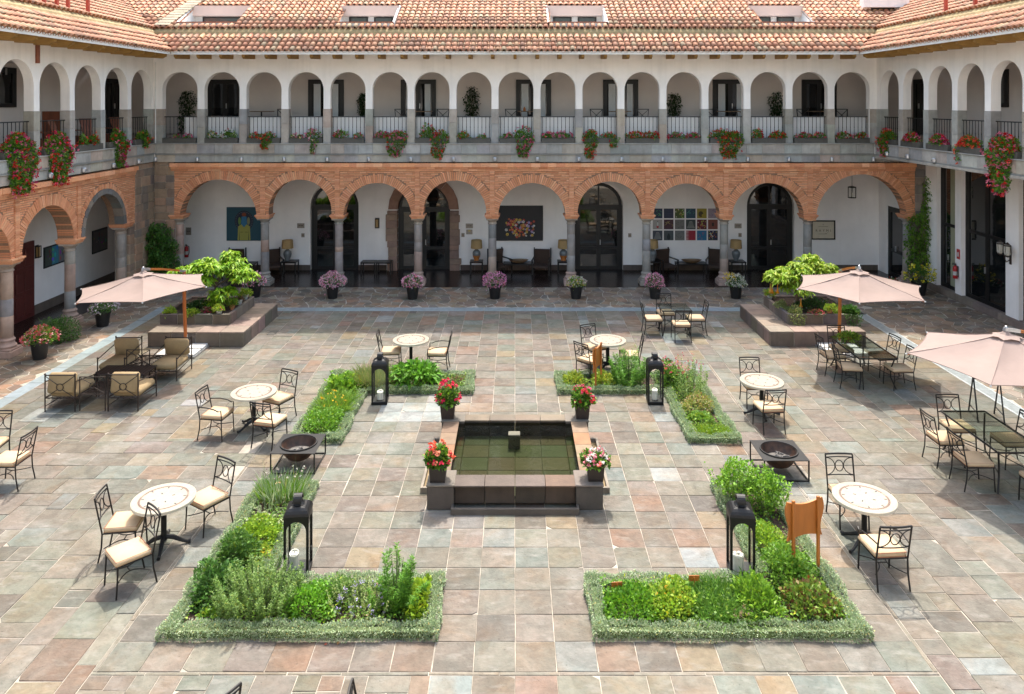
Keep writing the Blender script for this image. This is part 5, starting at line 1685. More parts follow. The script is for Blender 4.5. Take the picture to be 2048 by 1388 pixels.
# figure painting
t, W, H, d = panel('painting', 'teal painting of a figure in a yellow top, left of the first inner column', 'painting', 454, 524, 414, 481, 'print', (.015, .07, .10), .05)
q = MB(); blob(q, 0, .12, .38, .42, -d - .002, (.012, .018, .04), 24)
for i in range(26):
    a = 2 * pi * i / 26; blob(q, .33 * cos(a), .12 + .36 * sin(a), .035, .012, -d - .003, (.10, .13, .16), 6)
q.add([(x, -d - .004, z) for x, z in ((-.26, -.66), (.26, -.66), (.24, -.1), (.12, -.02), (-.12, -.02), (-.24, -.1))], [tuple(range(6))], (.33, .32, .07))
q.add([(x, -d - .005, z) for x, z in ((-.12, .0), (0, -.14), (.12, 0), (.1, .30), (-.1, .30))], [tuple(range(5))], (.03, .16, .30))
blob(q, -.18, .12, .06, .16, -d - .005, (.12, .22, .05)); blob(q, .18, .12, .06, .16, -d - .005, (.20, .20, .10)); blob(q, 0, .38, .09, .08, -d - .006, (.22, .05, .02))
for s in (-1, 1): blob(q, s * .1, -.33, .07, .02, -d - .006, (.2, .19, .04)); q.add([(s * .17, -d - .006, -.66), (s * .2, -d - .006, -.66), (s * .19, -d - .006, -.2)], [(0, 1, 2)], (.05, .06, .03))
q.build('painted_figure', MATS['print'], t)
# flower painting
t, W, H, d = panel('painting', 'black painting with a cluster of bright flowers, above the low wooden bowl', 'painting', 992, 1086, 411, 481, 'print', (.014, .013, .016), .05)
q = MB(); fc = [(.42, .03, .02), (.50, .10, .03), (.55, .35, .05), (.5, .5, .48), (.45, .08, .16), (.25, .2, .45), (.45, .2, .04)]
for i in range(95):
    x = random.uniform(-.55, .6); z = random.uniform(-.55, .2) - .02
    if ((x - .02) / .62) ** 4 + ((z + .18) / .42) ** 4 > 1: continue
    c = random.choice(fc); r = random.uniform(.03, .055)
    for k in range(5):
        a = 2 * pi * k / 5 + x; blob(q, x + r * .7 * cos(a), z + r * .7 * sin(a), r * .5, r * .5, -d - .002 - i * .00002, jit(c, .2), 7)
    blob(q, x, z, r * .3, r * .3, -d - .005, (.5, .42, .1) if i % 2 else (.03, .02, .02), 6)
q.build('painted_flowers', MATS['print'], t)
# eighteen small square textiles
bases = [[(.02, .03, .07), (.03, .035, .07), (.06, .09, .02), (.02, .06, .09), (.30, .24, .03), (.30, .24, .28)],
         [(.34, .31, .29), (.06, .02, .03), (.16, .15, .14), (.04, .05, .05), (.10, .01, .02), (.18, .05, .035)],
         [(.05, .055, .07), (.06, .07, .075), (.15, .15, .14), (.30, .015, .03), (.02, .14, .27), (.02, .018, .045)]]
dsc = [['night blue with green squiggles', 'plain dark indigo', 'olive with lime dots', 'teal with pale stems', 'mustard with a dark face', 'mauve with purple loops'],
       ['pale with a red flask', 'maroon with yellow curls', 'grey scribbled in the centre column', 'black with white stepped stripes', 'dark red with orange dots', 'brick red with a dark box'],
       ['slate with a striped cone', 'slate with a dark figure', 'grey scribbled at the bottom', 'scarlet with a toothed edge', 'bright blue with small marks', 'navy with yellow dots']]
for r_ in range(3):
    for c_ in range(6):
        u0 = 1305.5 + c_ * 22.1; v0 = 417 + r_ * 22.0
        t, W, H, d = panel('textile_square', 'square wall textile, %s' % dsc[r_][c_], 'artwork', u0, u0 + 19.2, v0, v0 + 19.4, 'print', bases[r_][c_], .02, 'square textiles hung in three rows')
        q = MB(); b = bases[r_][c_]; lum = sum(b)
        k = (r_ * 6 + c_)
        def dots(n, cols, r0, r1):
            for i in range(n): blob(q, random.uniform(-W * .85, W * .85), random.uniform(-H * .85, H * .85), *(2 * [random.uniform(r0, r1)]), -d - .001 - i * .00005, random.choice(cols), 8)
        if k in (2, 10, 17): dots(24, [(.4, .35, .06), (.3, .4, .08), (.5, .45, .4), (.45, .12, .03)], .012, .028)
        elif k in (9, 12):
            for i in range(6): 
                w_2 = W * (.3 + .1 * i); z_ = H * (.55 - .25 * i); q.add([(-w_2, -d - .002, z_), (w_2, -d - .002, z_), (w_2, -d - .002, z_ + H * .09), (-w_2, -d - .002, z_ + H * .09)], [(0, 1, 2, 3)], (.33, .33, .30))
        elif k == 6: blob(q, 0, -H * .5, .05, .05, -d - .002, (.4, .03, .03)); blob(q, 0, H * .1, .03, .09, -d - .003, (.5, .5, .48)); blob(q, 0, H * .55, .02, .02, -d - .003, (.02, .02, .02))
        elif k == 15:
            for i in range(7): q.add([(-W, -d - .002, -H + i * H * .29), (-W * .3, -d - .002, -H + i * H * .29 + .02), (-W, -d - .002, -H + i * H * .29 + .04)], [(0, 1, 2)], (.5, .4, .38))
        elif k == 11: q.box(-.04, .04, -d - .002, -d, -.07, .07, (.02, .012, .01))
        elif k == 13: blob(q, 0, -H * .35, .07, .11, -d - .002, (.015, .018, .02)); blob(q, 0, H * .2, .035, .04, -d - .002, (.015, .018, .02))
        elif k == 4: blob(q, -.04, -.03, .1, .12, -d - .002, (.06, .045, .015)); blob(q, .05, -.08, .06, .06, -d - .003, (.3, .24, .03))
        elif k == 1: q.box(-W * .7, W * .7, -d - .002, -d, -.01, .0, (.04, .045, .09))
        else:
            cc = {0: (.08, .35, .12), 3: (.08, .3, .22), 5: (.14, .03, .15), 7: (.4, .3, .08), 8: (.05, .05, .05), 14: (.05, .05, .05), 16: (.3, .05, .12)}[k]
            for i in range(7):
                x, z = random.uniform(-W * .7, W * .7), random.uniform(-H * .7, H * .7)
                q.tube([(x + .05 * sin(i + j), -d - .003, z + (j - 2) * .022) for j in range(5)], .006, 4, cc)
        q.build('stitched_motif', MATS['print'], t)
# framed notice and plaques
t, W, H, d = panel('framed_notice', 'framed cream notice with spaced capital letters on the right arcade wall', 'framed sign', 1622, 1670, 440.5, 479, 'paper', (1, 1, 1), .04, None, ('black_wood', .05))
text_mesh('R A Y M I', .135, Matrix.Translation((0, -d - .002, -.03)) @ RX, 'ink', t, spacing=1.15)
text_mesh('^', .10, Matrix.Translation((0, -d - .002, .20)) @ RX, 'ink', t)
q = MB(); q.box(-.2, .2, -d - .002, -d, .135, .145); q.box(-.19, .16, -d - .002, -d, -.165, -.155); q.tube([(.05, -d - .002, -.165), (.13, -d - .002, -.13), (.2, -d - .002, -.10)], .004, 4); q.build('ruled_lines', MATS['ink'], t)
for (u0, u1, v0, v1, l) in ((594.5, 609, 446.5, 456, 'small bronze wall plaque left of the first arcade door'), (931.5, 946, 447, 456.5, 'grey metal wall plaque, upper of two right of the stone doorway'), (932.5, 945, 459, 468.5, 'bronze wall plaque with a gold crest, lower of two'), (1469, 1483, 447, 456.5, 'grey metal wall plaque above the white patterned lamp by the right door'), (372, 382.5, 455, 470, 'small brown wall sign beside the left corner pier')):
    t, W, H, d = panel('wall_plaque', l, 'plaque', u0, u1, v0, v1, 'plaque', (1, 1, 1), .015, 'metal plaques on the arcade wall')
    q = MB()
    if 'crest' in l: blob(q, 0, H * .45, .05, .03, -d - .001, (.5, .38, .08)); q.build('crest', MATS['print'], t)
    else:
        q.box(-W * .6, -W * .08, -d - .002, -d, -.012, .016); q.box(.0, W * .62, -d - .002, -d, -.014, .018); q.build('lettering', MATS['ink'], t)
for (u, v, l) in ((606, 470.5, 'brass switch plate left of the first arcade door'), (926, 470, 'brass switch plate right of the stone doorway'), (1259.5, 470.5, 'brass switch plate left of the textile squares'), (1480, 470, 'brass switch plate beside the right arched door')):
    t, W, H, d = panel('switch_plate', l, 'switch', u - 3.2, u + 3.2, v - 4, v + 4, 'plaque', (1, 1, 1), .012, 'switch plates')
    for s in (-1, 1):
        q = MB(); q.box(s * .022 - .012, s * .022 + .012, -d - .006, -d, -.03, .03); q.build('rocker', MATS['wood_bowl'], t)
def sconce(x, y, z, rz, label):
    t = thing('wall_sconce', label, 'wall lamp', (x, y, z), rz, group='box wall sconces')
    q = MB(); q.cbox(-.09, .09, -.02, -.001, -.21, .21, .004); q.build('back_plate', MATS['black_wood'], t)
    q = MB(); q.box(-.075, .075, -.12, -.02, .16, .19); q.box(-.075, .075, -.12, -.02, -.19, -.16)
    for s in (-1, 1): q.box(s * .068 - .008, s * .068 + .008, -.12, -.105, -.16, .16)
    q.build('cage', MATS['black_wood'], t)
    q = MB(); q.cbox(-.055, .055, -.10, -.025, -.155, .155, .006); q.build('shade', MATS['lamp_shade'], t)
sconce(u3(754.5), YW, wz(446), 0, 'dark box wall sconce between the first two arcade doors')
sconce(-15.4, 24.05, 2.0, pi / 2, 'dark box wall sconce beside the red timber door in the left arcade')
# art in the left arcade
def side_art(y0, y1, z0, z1, label, cols):
    t = thing('framed_art', label, 'artwork', (-15.4, (y0 + y1) / 2, (z0 + z1) / 2), pi / 2)
    W, H = (y1 - y0) / 2, (z1 - z0) / 2
    q = MB(); q.box(-W, W, -.03, -.001, -H, H, (.012, .012, .014)); q.build('frame', MATS['print'], t)
    n = len(cols); 
    for i, c in enumerate(cols):
        a, b = -W * .93 + 2 * W * .93 * i / n, -W * .93 + 2 * W * .93 * (i + 1) / n
        q = MB(); q.box(a, b - .01, -.034, -.03, -H * .86, H * .86, c)
        for k in range(7): blob(q, random.uniform(a + .04, b - .05), random.uniform(-H * .7, H * .7), random.uniform(.02, .06), random.uniform(.03, .09), -.035 - k * .0004, jit(tuple(x * random.choice([.4, 1.6, 2.2]) for x in c), .2), 9)
        q.build('picture', MATS['print'], t)
side_art(24.4, 25.95, 1.37, 2.06, 'wide blue collage in a black frame on the left arcade wall', [(.05, .07, .06), (.05, .20, .28), (.16, .16, .17), (.04, .04, .05)])
side_art(27.2, 28.2, 1.27, 2.12, 'dark portrait print deep in the left arcade corner', [(.06, .05, .05), (.08, .07, .065)])
# fire extinguishers
def extinguisher(x, y, z, rz, label):
    t = thing('fire_extinguisher', label, 'fire extinguisher', (x, y, z), rz, group='red fire extinguishers')
    q = MB(); q.lathe([(.0, 0), (.07, .005), (.075, .02), (.075, .36), (.06, .41), (.03, .43), (.028, .45)], 14, (0, -.1, 0)); q.build('cylinder', MATS['red_gloss'], t, smooth=40)
    q = MB(); q.lathe([(.0765, .12), (.0765, .25)], 14, (0, -.1, 0), cap=False); q.build('label_band', MATS['white_flat'], t)
    q = MB(); q.lathe([(.025, .45), (.03, .48), (.0, .49)], 8, (0, -.1, 0)); q.box(-.012, .012, -.2, -.06, .48, .50); q.box(-.012, .012, -.2, -.08, .515, .53); q.tube([(.02, -.1, .47), (.10, -.1, .44), (.11, -.1, .2), (.085, -.1, .1)], .011, 6); q.build('valve', MATS['pot_black'], t)
    q = MB(); q.box(-.03, .03, -.03, -.001, .05, .42); q.build('bracket', MATS['pot_black'], t)
extinguisher(15.16, 25.57, .78, -pi / 2, 'red fire extinguisher on the white pillar of the right wing')
extinguisher(-13.27, 30.3, .55, 0, 'red fire extinguisher in the shade near the left corner pier')
t = thing('extinguisher_sign', 'small red sign above the fire extinguisher on the right pillar', 'sign', (15.16, 25.55, 1.62), -pi / 2)
q = MB(); q.box(-.09, .09, -.012, -.001, -.17, .17); q.build('plate', MATS['red_gloss'], t)
q = MB(); q.lathe([(.02, -.09), (.03, -.06), (.03, .04), (.012, .07)], 8, (0, -.012, 0)); q.build('pictogram', MATS['white_flat'], t)
# hanging lantern and twin wall lantern
t = thing('hanging_lantern', 'black glass lantern hanging in the far right arch', 'lamp', (u3(1704) * 29.0 / 30.3, 29.0, 3.1))
q = MB(); q.tube([(0, 0, .45), (0, 0, 1.36)], .01, 5); q.lathe([(.17, .40), (.16, .43), (.03, .46), (0, .47)], 6); q.lathe([(.16, .02), (.17, 0), (.0, -.01)], 6)
for k in range(6): a = k * pi / 3; q.tube([(.155 * cos(a), .155 * sin(a), .01), (.155 * cos(a), .155 * sin(a), .41)], .01, 4)
q.build('frame', MATS['iron'], t)
for k in range(6):
    a, b = k * pi / 3, (k + 1) * pi / 3; g = MB(); g.add([(.15 * cos(a), .15 * sin(a), .02), (.15 * cos(b), .15 * sin(b), .02), (.15 * cos(b), .15 * sin(b), .4), (.15 * cos(a), .15 * sin(a), .4)], [(0, 1, 2, 3)]); g.build('pane', MATS['clear_glass'], t)
q = MB(); q.lathe([(.03, .03), (.03, .2), (0, .21)], 8); q.build('bulb', MATS['candle'], t)
t = thing('wall_lantern', 'twin glass wall lantern on the white pillar at the right edge', 'wall lamp', (15.16, 22.85, 2.2), -pi / 2)
q = MB(); q.cbox(-.04, .04, -.03, -.001, -.35, .2, .006); q.tube([(0, -.02, -.2), (0, -.14, -.28), (0, -.22, -.1)], .014, 6); q.tube([(-.17, -.22, -.06), (.17, -.22, -.06)], .014, 6); q.build('bracket', MATS['bronze'], t)
for s in (-1, 1):
    g = MB(); g.lathe([(.06, .0), (.09, .05), (.1, .3), (.085, .34)], 8, (s * .17, -.22, -.05)); g.build('lamp_glass', MATS['lamp_glass'], t)
    g = MB(); g.lathe([(.105, .29), (.11, .31), (.06, .36), (.02, .40), (0, .41)], 8, (s * .17, -.22, -.05)); g.lathe([(.02, -.05), (.07, -.02), (.07, .01)], 8, (s * .17, -.22, -.05))
    for k in range(4): a = k * pi / 2 + .4; g.tube([(s * .17 + .07 * cos(a), -.22 + .07 * sin(a), -.05), (s * .17 + .103 * cos(a), -.22 + .103 * sin(a), .25)], .008, 4)
    g.build('lamp_frame', MATS['bronze'], t)

# arcade seating
def side_table(x, y, w, d, h, label, name='side_table', group='dark tables along the arcade wall', cat='side table'):
    t = thing(name, label, cat, (x, y, .005), group=group)
    q = MB(); q.cbox(-w / 2, w / 2, -d / 2, d / 2, h - .05, h, .006); q.build('tabletop', MATS['black_wood'], t)
    for sx in (-1, 1):
        for sy in (-1, 1):
            q = MB(); q.box(sx * (w / 2 - .03) - .02, sx * (w / 2 - .03) + .02, sy * (d / 2 - .03) - .02, sy * (d / 2 - .03) + .02, 0, h - .05); q.build('leg', MATS['black_wood'], t)
def lamp(x, y, z, label, m='ceramic', low=None):
    t = thing('table_lamp', label, 'lamp', (x, y, z), group='table lamps with tan shades')
    q = MB(); q.lathe([(.09, 0), (.1, .02), (.09, .05), (.14, .16), (.165, .27), (.15, .36), (.08, .43), (.05, .46), (.05, .5)], 18); b = q.build('lamp_base', MATS[m], t, smooth=50)
    if low: q = MB(); q.lathe([(.102, .015), (.095, .05), (.143, .16), (.158, .22)], 18, cap=False); q.build('glazed_band', MATS[low], b, smooth=50)
    q = MB(); q.lathe([(.21, .50), (.23, .50), (.21, .82), (.205, .82), (.225, .505)], 24, cap=False); q.build('lamp_shade', MATS['lamp_shade'], t, smooth=40)
def club(x, y, rz, label, first=[None]):
    if first[0] is not None: return dup(first[0], (x, y, .005), rz, label)
    t = thing('arcade_armchair', label, 'armchair', (x, y, .005), rz, group='brown woven armchairs in the arcade'); first[0] = t
    q = MB(); M = Matrix.Translation((0, -.3, .58)) @ Matrix.Rotation(radians(-10), 4, 'X'); q.cbox(-.31, .31, -.03, .03, -.34, .34, .01, M=M); q.build('backrest', MATS['brown_wicker'], t)
    q = MB(); q.cbox(-.31, .31, -.27, .36, .26, .35, .02); q.build('seat', MATS['brown_wicker'], t)
    for sx in (-1, 1):
        q = MB(); q.box(sx * .335 - .02, sx * .335 + .02, .32, .36, 0, .55); q.build('leg', MATS['black_wood'], t)
        q = MB(); q.box(sx * .335 - .02, sx * .335 + .02, -.40, -.35, 0, .95); q.build('leg', MATS['black_wood'], t)
        q = MB(); q.cbox(sx * .335 - .03, sx * .335 + .03, -.36, .38, .55, .59, .006); q.build('arm', MATS['black_wood'], t)
YA = 29.75
ua = lambda u, Y=YA: (u - 1030) * Y / FPX
side_table(ua(579.5), YA, .62, .5, .5, 'dark side table under the patterned lamp left of the first door'); lamp(ua(575), YA, .507, 'tan shaded lamp with patterned grey base, left of the first door')
side_table(ua(953), YA, .52, .5, .5, 'dark side table under the lamp right of the stone doorway'); lamp(ua(953), YA, .507, 'tan shaded lamp with blue and orange base, right of the stone doorway', 'ceramic', 'ceramic_orange')
side_table(ua(1128), YA, .52, .5, .5, 'dark side table half behind the fifth column'); lamp(ua(1127), YA, .507, 'tan shaded lamp half behind the column beside the middle arched door', 'ceramic', 'ceramic_orange')
side_table(ua(1307), YA, .52, .5, .5, 'dark side table behind the column left of the textiles'); lamp(ua(1305), YA, .507, 'tan shaded lamp below the left textile squares')
side_table(ua(1474), YA, .6, .5, .5, 'dark side table under the lamp beside the right arched door'); lamp(ua(1472), YA, .507, 'tan shaded lamp with white patterned base, beside the right arched door')
side_table(ua(738), YA, .60, .5, .48, 'low dark bench table, left of two beside the stone doorway'); side_table(ua(769), YA, .60, .5, .48, 'low dark bench table touching the stone doorway')
side_table(ua(1037), YA, 1.2, .55, .42, 'long low dark table below the flower painting', 'coffee_table', cat='coffee table'); side_table(ua(1382), YA, 1.2, .55, .42, 'long low dark table below the textile squares', 'coffee_table', cat='coffee table')
side_table(ua(487), YA, 1.0, .55, .42, 'low dark table behind the left planter tree', 'coffee_table', cat='coffee table')
for u, l in ((1037, 'wooden dough bowl on the table below the flower painting'), (1383, 'long wooden bowl on the table below the textile squares')):
    t = thing('wooden_bowl', l, 'bowl', (ua(u), YA, .428)); q = MB(); M = Matrix.Diagonal((1.7, .8, 1, 1))
    q.lathe([(.12, 0), (.17, .03), (.24, .12), (.225, .12), (.16, .045), (.0, .03)], 18, M=M); q.build('bowl', MATS['wood_bowl'], t, smooth=40)
club(ua(546), YA, pi + .5, 'brown woven armchair half behind the first inner column')
club(ua(1000), YA, pi + .6, 'brown woven armchair half hidden by the column left of the flower painting')
club(ua(1083), YA, pi - .15, 'brown woven armchair right of the flower painting')
club(ua(1332), YA, pi + .35, 'brown woven armchair left below the textile squares')
club(ua(1432), YA, pi - .4, 'brown woven armchair right below the textiles, behind a column')
club(ua(468), YA, pi, 'brown woven armchair behind the bright green tree on the left')

# upper gallery furniture
def xchair(x, y, z, rz, label, first=[None]):
    if first[0] is not None: return dup(first[0], (x, y, z), rz, label)
    t = thing('gallery_chair', label, 'chair', (x, y, z), rz, group='cross backed chairs on the gallery'); first[0] = t
    q = MB(); q.cbox(-.22, .22, -.22, .22, .43, .46, .006); q.build('seat', MATS['black_wood'], t)
    for sx in (-1, 1):
        q = MB(); q.box(sx * .2 - .018, sx * .2 + .018, .18, .215, 0, .66); q.build('leg', MATS['black_wood'], t)
        q = MB(); q.tube([(sx * .2, -.2, 0), (sx * .2, -.21, .45), (sx * .25, -.27, .98)], .02, 4); q.build('leg', MATS['black_wood'], t)
    q = MB(); q.tube([(-.25, -.27, .97), (.25, -.27, .97)], .022, 4); q.tube([(-.21, -.22, .55), (.21, -.22, .55)], .016, 4)
    q.tube([(-.24, -.265, .95), (.2, -.22, .56)], .014, 4); q.tube([(.24, -.265, .95), (-.2, -.22, .56)], .014, 4); q.build('backrest', MATS['black_wood'], t)
    return t
def ug(u, Y): return (u - 1030) * Y / FPX
ZG = 5.266
for u, rz, l in ((803, .2, 'cross backed chair left of the third upstairs doorway'), (882, -.2, 'cross backed chair right of the third upstairs doorway'), (1025, .15, 'cross backed chair by the upstairs table in the middle arch'), (1196, .15, 'cross backed chair left of the upstairs doorway right of centre'), (1284, -.2, 'cross backed chair right of the upstairs doorway right of centre'), (1430, .2, 'cross backed chair before the curtained upstairs doorway, left one'), (1488, -.2, 'cross backed chair before the curtained upstairs doorway, right one'), (1612, .1, 'cross backed chair by the upstairs doorway second from the right'), (1690, .1, 'cross backed chair in the last upstairs arch on the right'), (560, -.2, 'cross backed chair in the third upstairs arch from the left')):
    xchair(ug(u, 29.2), 29.2, 5.565, pi + rz * 0 + (pi if False else 0) + rz, l)
def gtable(u, l):
    t = thing('gallery_table', l, 'table', (ug(u, 29.2), 29.2, 5.565), group='small tables on the gallery')
    q = MB(); q.cbox(-.4, .4, -.35, .35, .87, .90, .006); q.build('tabletop', MATS['wood_bowl'], t)
    q = MB(); q.lathe([(.2, 0), (.2, .02), (.03, .05), (.03, .87)], 10); q.build('pedestal', MATS['black_wood'], t)
for u, l in ((523, 'small table in the third upstairs arch from the left'), (843, 'small table before the third upstairs doorway'), (1056, 'small upstairs table with an ornament in the middle arch'), (1240, 'small table before the upstairs doorway right of centre'), (1459, 'small table before the curtained upstairs doorway'), (1640, 'small table by the upstairs doorway second from the right')): gtable(u, l)
t = thing('gallery_ornament', 'small golden ornament on the middle upstairs table', 'ornament', (ug(1049, 29.2), 29.15, 5.565 + .902)); q = MB(); q.lathe([(.05, 0), (.06, .03), (.05, .1), (.02, .13), (.03, .16), (0, .17)], 10); q.build('ornament', MATS['wood_orange'], t, smooth=50)
def bench(x, y, rz, label):
    t = thing('wooden_lounger', label, 'bench', (x, y, ZG), rz, group='red brown wooden loungers on the left gallery')
    for k in range(8):
        q = MB(); q.cbox(-.36 + k * .09 + .004, -.36 + k * .09 + .086, -.1, .6, .38, .41, .004); q.build('slat', MATS['wood_red'], t)
        q = MB(); M = Matrix.Translation((-.315 + k * .09, -.15, .66)) @ Matrix.Rotation(radians(-20), 4, 'X'); q.cbox(-.041, .041, -.012, .012, -.3, .36, .004, M=M); q.build('slat', MATS['wood_red'], t)
    for s in (-1, 1):
        q = MB(); q.box(s * .38 - .03, s * .38 + .03, -.1, .6, 0, .38); q.cbox(s * .40 - .06, s * .40 + .06, -.15, .66, .60, .63, .005); q.box(s * .38 - .03, s * .38 + .03, .5, .56, .38, .6); q.build('side', MATS['wood_red'], t)
bench(-14.4, 23.1, 1.9, 'red brown wooden lounger in the second upstairs arch on the left')
bench(-14.4, 25.2, 1.2, 'red brown wooden lounger in the third upstairs arch on the left')
bench(-14.5, 27.0, 1.57, 'dark wooden lounger in the last upstairs arch on the left')
t = thing('wooden_screen', 'tall red brown wooden panel standing on the left gallery', 'screen', (-15.0, 24.2, ZG)); q = MB(); q.cbox(-.3, .3, -.03, .03, 0, 1.25, .01); q.build('panel', MATS['wood_red'], t)
# ================================================================ PLANTS
def unit(v): return v / np.maximum(np.linalg.norm(v, axis=1, keepdims=True), 1e-9)
def leaves(P, D, L, W, droop=.15):
    n = len(P); D = unit(D)
    L = np.broadcast_to(np.asarray(L, float), (n,)) * rng.uniform(.7, 1.25, n); W = np.broadcast_to(np.asarray(W, float), (n,)) * rng.uniform(.75, 1.2, n)
    R = unit(rng.normal(size=(n, 3)) * .55 + np.array([0, 0, 1.0]))
    S = unit(np.cross(D, R)); N = np.cross(S, D)
    mid = P + D * (L * .48)[:, None] + N * (L * .07)[:, None]
    tip = P + D * L[:, None] - np.array([0, 0, 1.0]) * (L * droop)[:, None]
    return np.stack([P, mid + S * (W * .5)[:, None], tip, mid - S * (W * .5)[:, None]], axis=1)
GAIN = 1.12
def tints(n, cols, k=.16, w=None):
    c = np.array(cols, float) * GAIN; i = rng.choice(len(c), n, p=None if w is None else np.array(w) / sum(w))
    d = rng.random(n) < .035; base = c[i]; base[d] = base[d] * np.array([1.5, 1.05, .6])
    return np.clip(base * rng.uniform(1 - k, 1 + k, (n, 1)) * rng.uniform(1 - k * .3, 1 + k * .3, (n, 3)), 0, 1)
def dome(n, rx, ry, h, inner=.55, lumps=0, low=0.0):
    v = rng.normal(size=(n, 3)); v[:, 2] = np.abs(v[:, 2]) - low; v = unit(v)
    r = rng.uniform(inner ** 3, 1, n) ** (1 / 3)
    if lumps:
        c = unit(np.c_[rng.normal(size=(lumps, 2)), np.abs(rng.normal(size=lumps)) * .8])
        d = (v @ c.T).max(axis=1); r = r * (.72 + .36 * np.clip((d - .75) / .25, 0, 1))
    return v * r[:, None] * np.array([rx, ry, h]), v
def L_mound(rx, ry, h, n, L, W, up=.35, rand=.5, inner=.5, lumps=6, droop=.15, low=0.0):
    P, v = dome(n, rx, ry, h, inner, lumps, low)
    D = v * .8 + np.array([0, 0, up]) + rng.normal(size=(n, 3)) * rand
    return leaves(P, D, L, W, droop)
def L_blades(rx, ry, h, n, W, lean=.35, hv=.35, droop=.1, splay=.5):
    a = rng.uniform(0, 2 * pi, n); r = np.sqrt(rng.uniform(0, 1, n))
    B = np.c_[rx * r * np.cos(a), ry * r * np.sin(a), np.zeros(n)]
    D = np.c_[np.cos(a) * r * splay, np.sin(a) * r * splay, np.ones(n)] + rng.normal(size=(n, 3)) * lean * .5
    hh = h * rng.uniform(1 - hv, 1, n)
    return leaves(B, D, hh, W, droop)
def L_spires(rx, ry, h, ns, nl, L, W, lean=.12, tall=.3):
    "upright stems set with small leaves"
    out = []
    for _ in range(ns):
        a, r = rng.uniform(0, 2 * pi), sqrt(rng.uniform(0, 1)); hs = h * rng.uniform(1 - tall, 1) * (1 - .35 * r)
        b = np.array([rx * r * cos(a) * .8, ry * r * sin(a) * .8, 0]); d = np.array([cos(a) * r * lean * 3, sin(a) * r * lean * 3, 1]) + rng.normal(size=3) * lean * .5
        t = rng.uniform(.05, 1, nl); P = b + d * (t * hs)[:, None]
        ang = rng.uniform(0, 2 * pi, nl); D = np.c_[np.cos(ang), np.sin(ang), rng.uniform(.25, 1.1, nl)]
        out.append(leaves(P, D, L * (1.15 - .6 * t), W, .1))
    return np.concatenate(out)
def L_cover(x0, x1, y0, y1, h, n, L, W, up=.6):
    P = np.c_[rng.uniform(x0, x1, n), rng.uniform(y0, y1, n), h * rng.uniform(.2, 1, n) ** .7]
    return leaves(P, np.c_[rng.normal(size=(n, 2)), np.abs(rng.normal(size=n)) * up], L, W)
def blooms(P, r, k=7):
    n = len(P); V = []
    for _ in range(k):
        o = unit(rng.normal(size=(n, 3))) ; c = P + o * (r * .55)
        V.append(leaves(c - o * r * .3, o + rng.normal(size=(n, 3)) * .5, r * .95, r * 1.0, .0))
    return np.stack(V, 1).reshape(-1, 4, 3)
def bl_t(n, cols, k=7, w=None): return np.repeat(tints(n, cols, .2, w), k, axis=0)

GREEN = [(.075, .165, .025), (.10, .20, .03), (.055, .13, .022)]
BRIGHT = [(.13, .27, .02), (.17, .31, .025), (.10, .22, .02)]
LIME = [(.25, .36, .03), (.31, .39, .045), (.18, .30, .03)]
DARK = [(.035, .085, .02), (.05, .11, .025), (.06, .13, .03)]
SAGE = [(.25, .34, .17), (.31, .39, .22), (.20, .28, .14), (.37, .42, .27)]
ROSEM = [(.15, .255, .05), (.19, .29, .07), (.11, .20, .04)]

def plant(name, label, cat, x, y, z, V, T, extra=(), group=None, stems=0, sh=.2, lm='leaf', sr=.05):
    t = thing(name, label, cat, (x, y, z), group=group)
    np_leaves('foliage', V, T, MATS[lm], t)
    for nm, V2, T2, m in extra: np_leaves(nm, V2, T2, MATS[m], t)
    if stems:
        q = MB()
        for _ in range(stems):
            a = random.uniform(0, 6.28); r = random.uniform(0, sr); l = random.uniform(.3, 1.2) * sr * 2
            q.tube([(r * cos(a), r * sin(a), -.02), ((r + l) * cos(a), (r + l) * sin(a), sh * random.uniform(.7, 1))], [.008, .004], 4)
        q.build('stems', MATS['stem'], t)
    return t

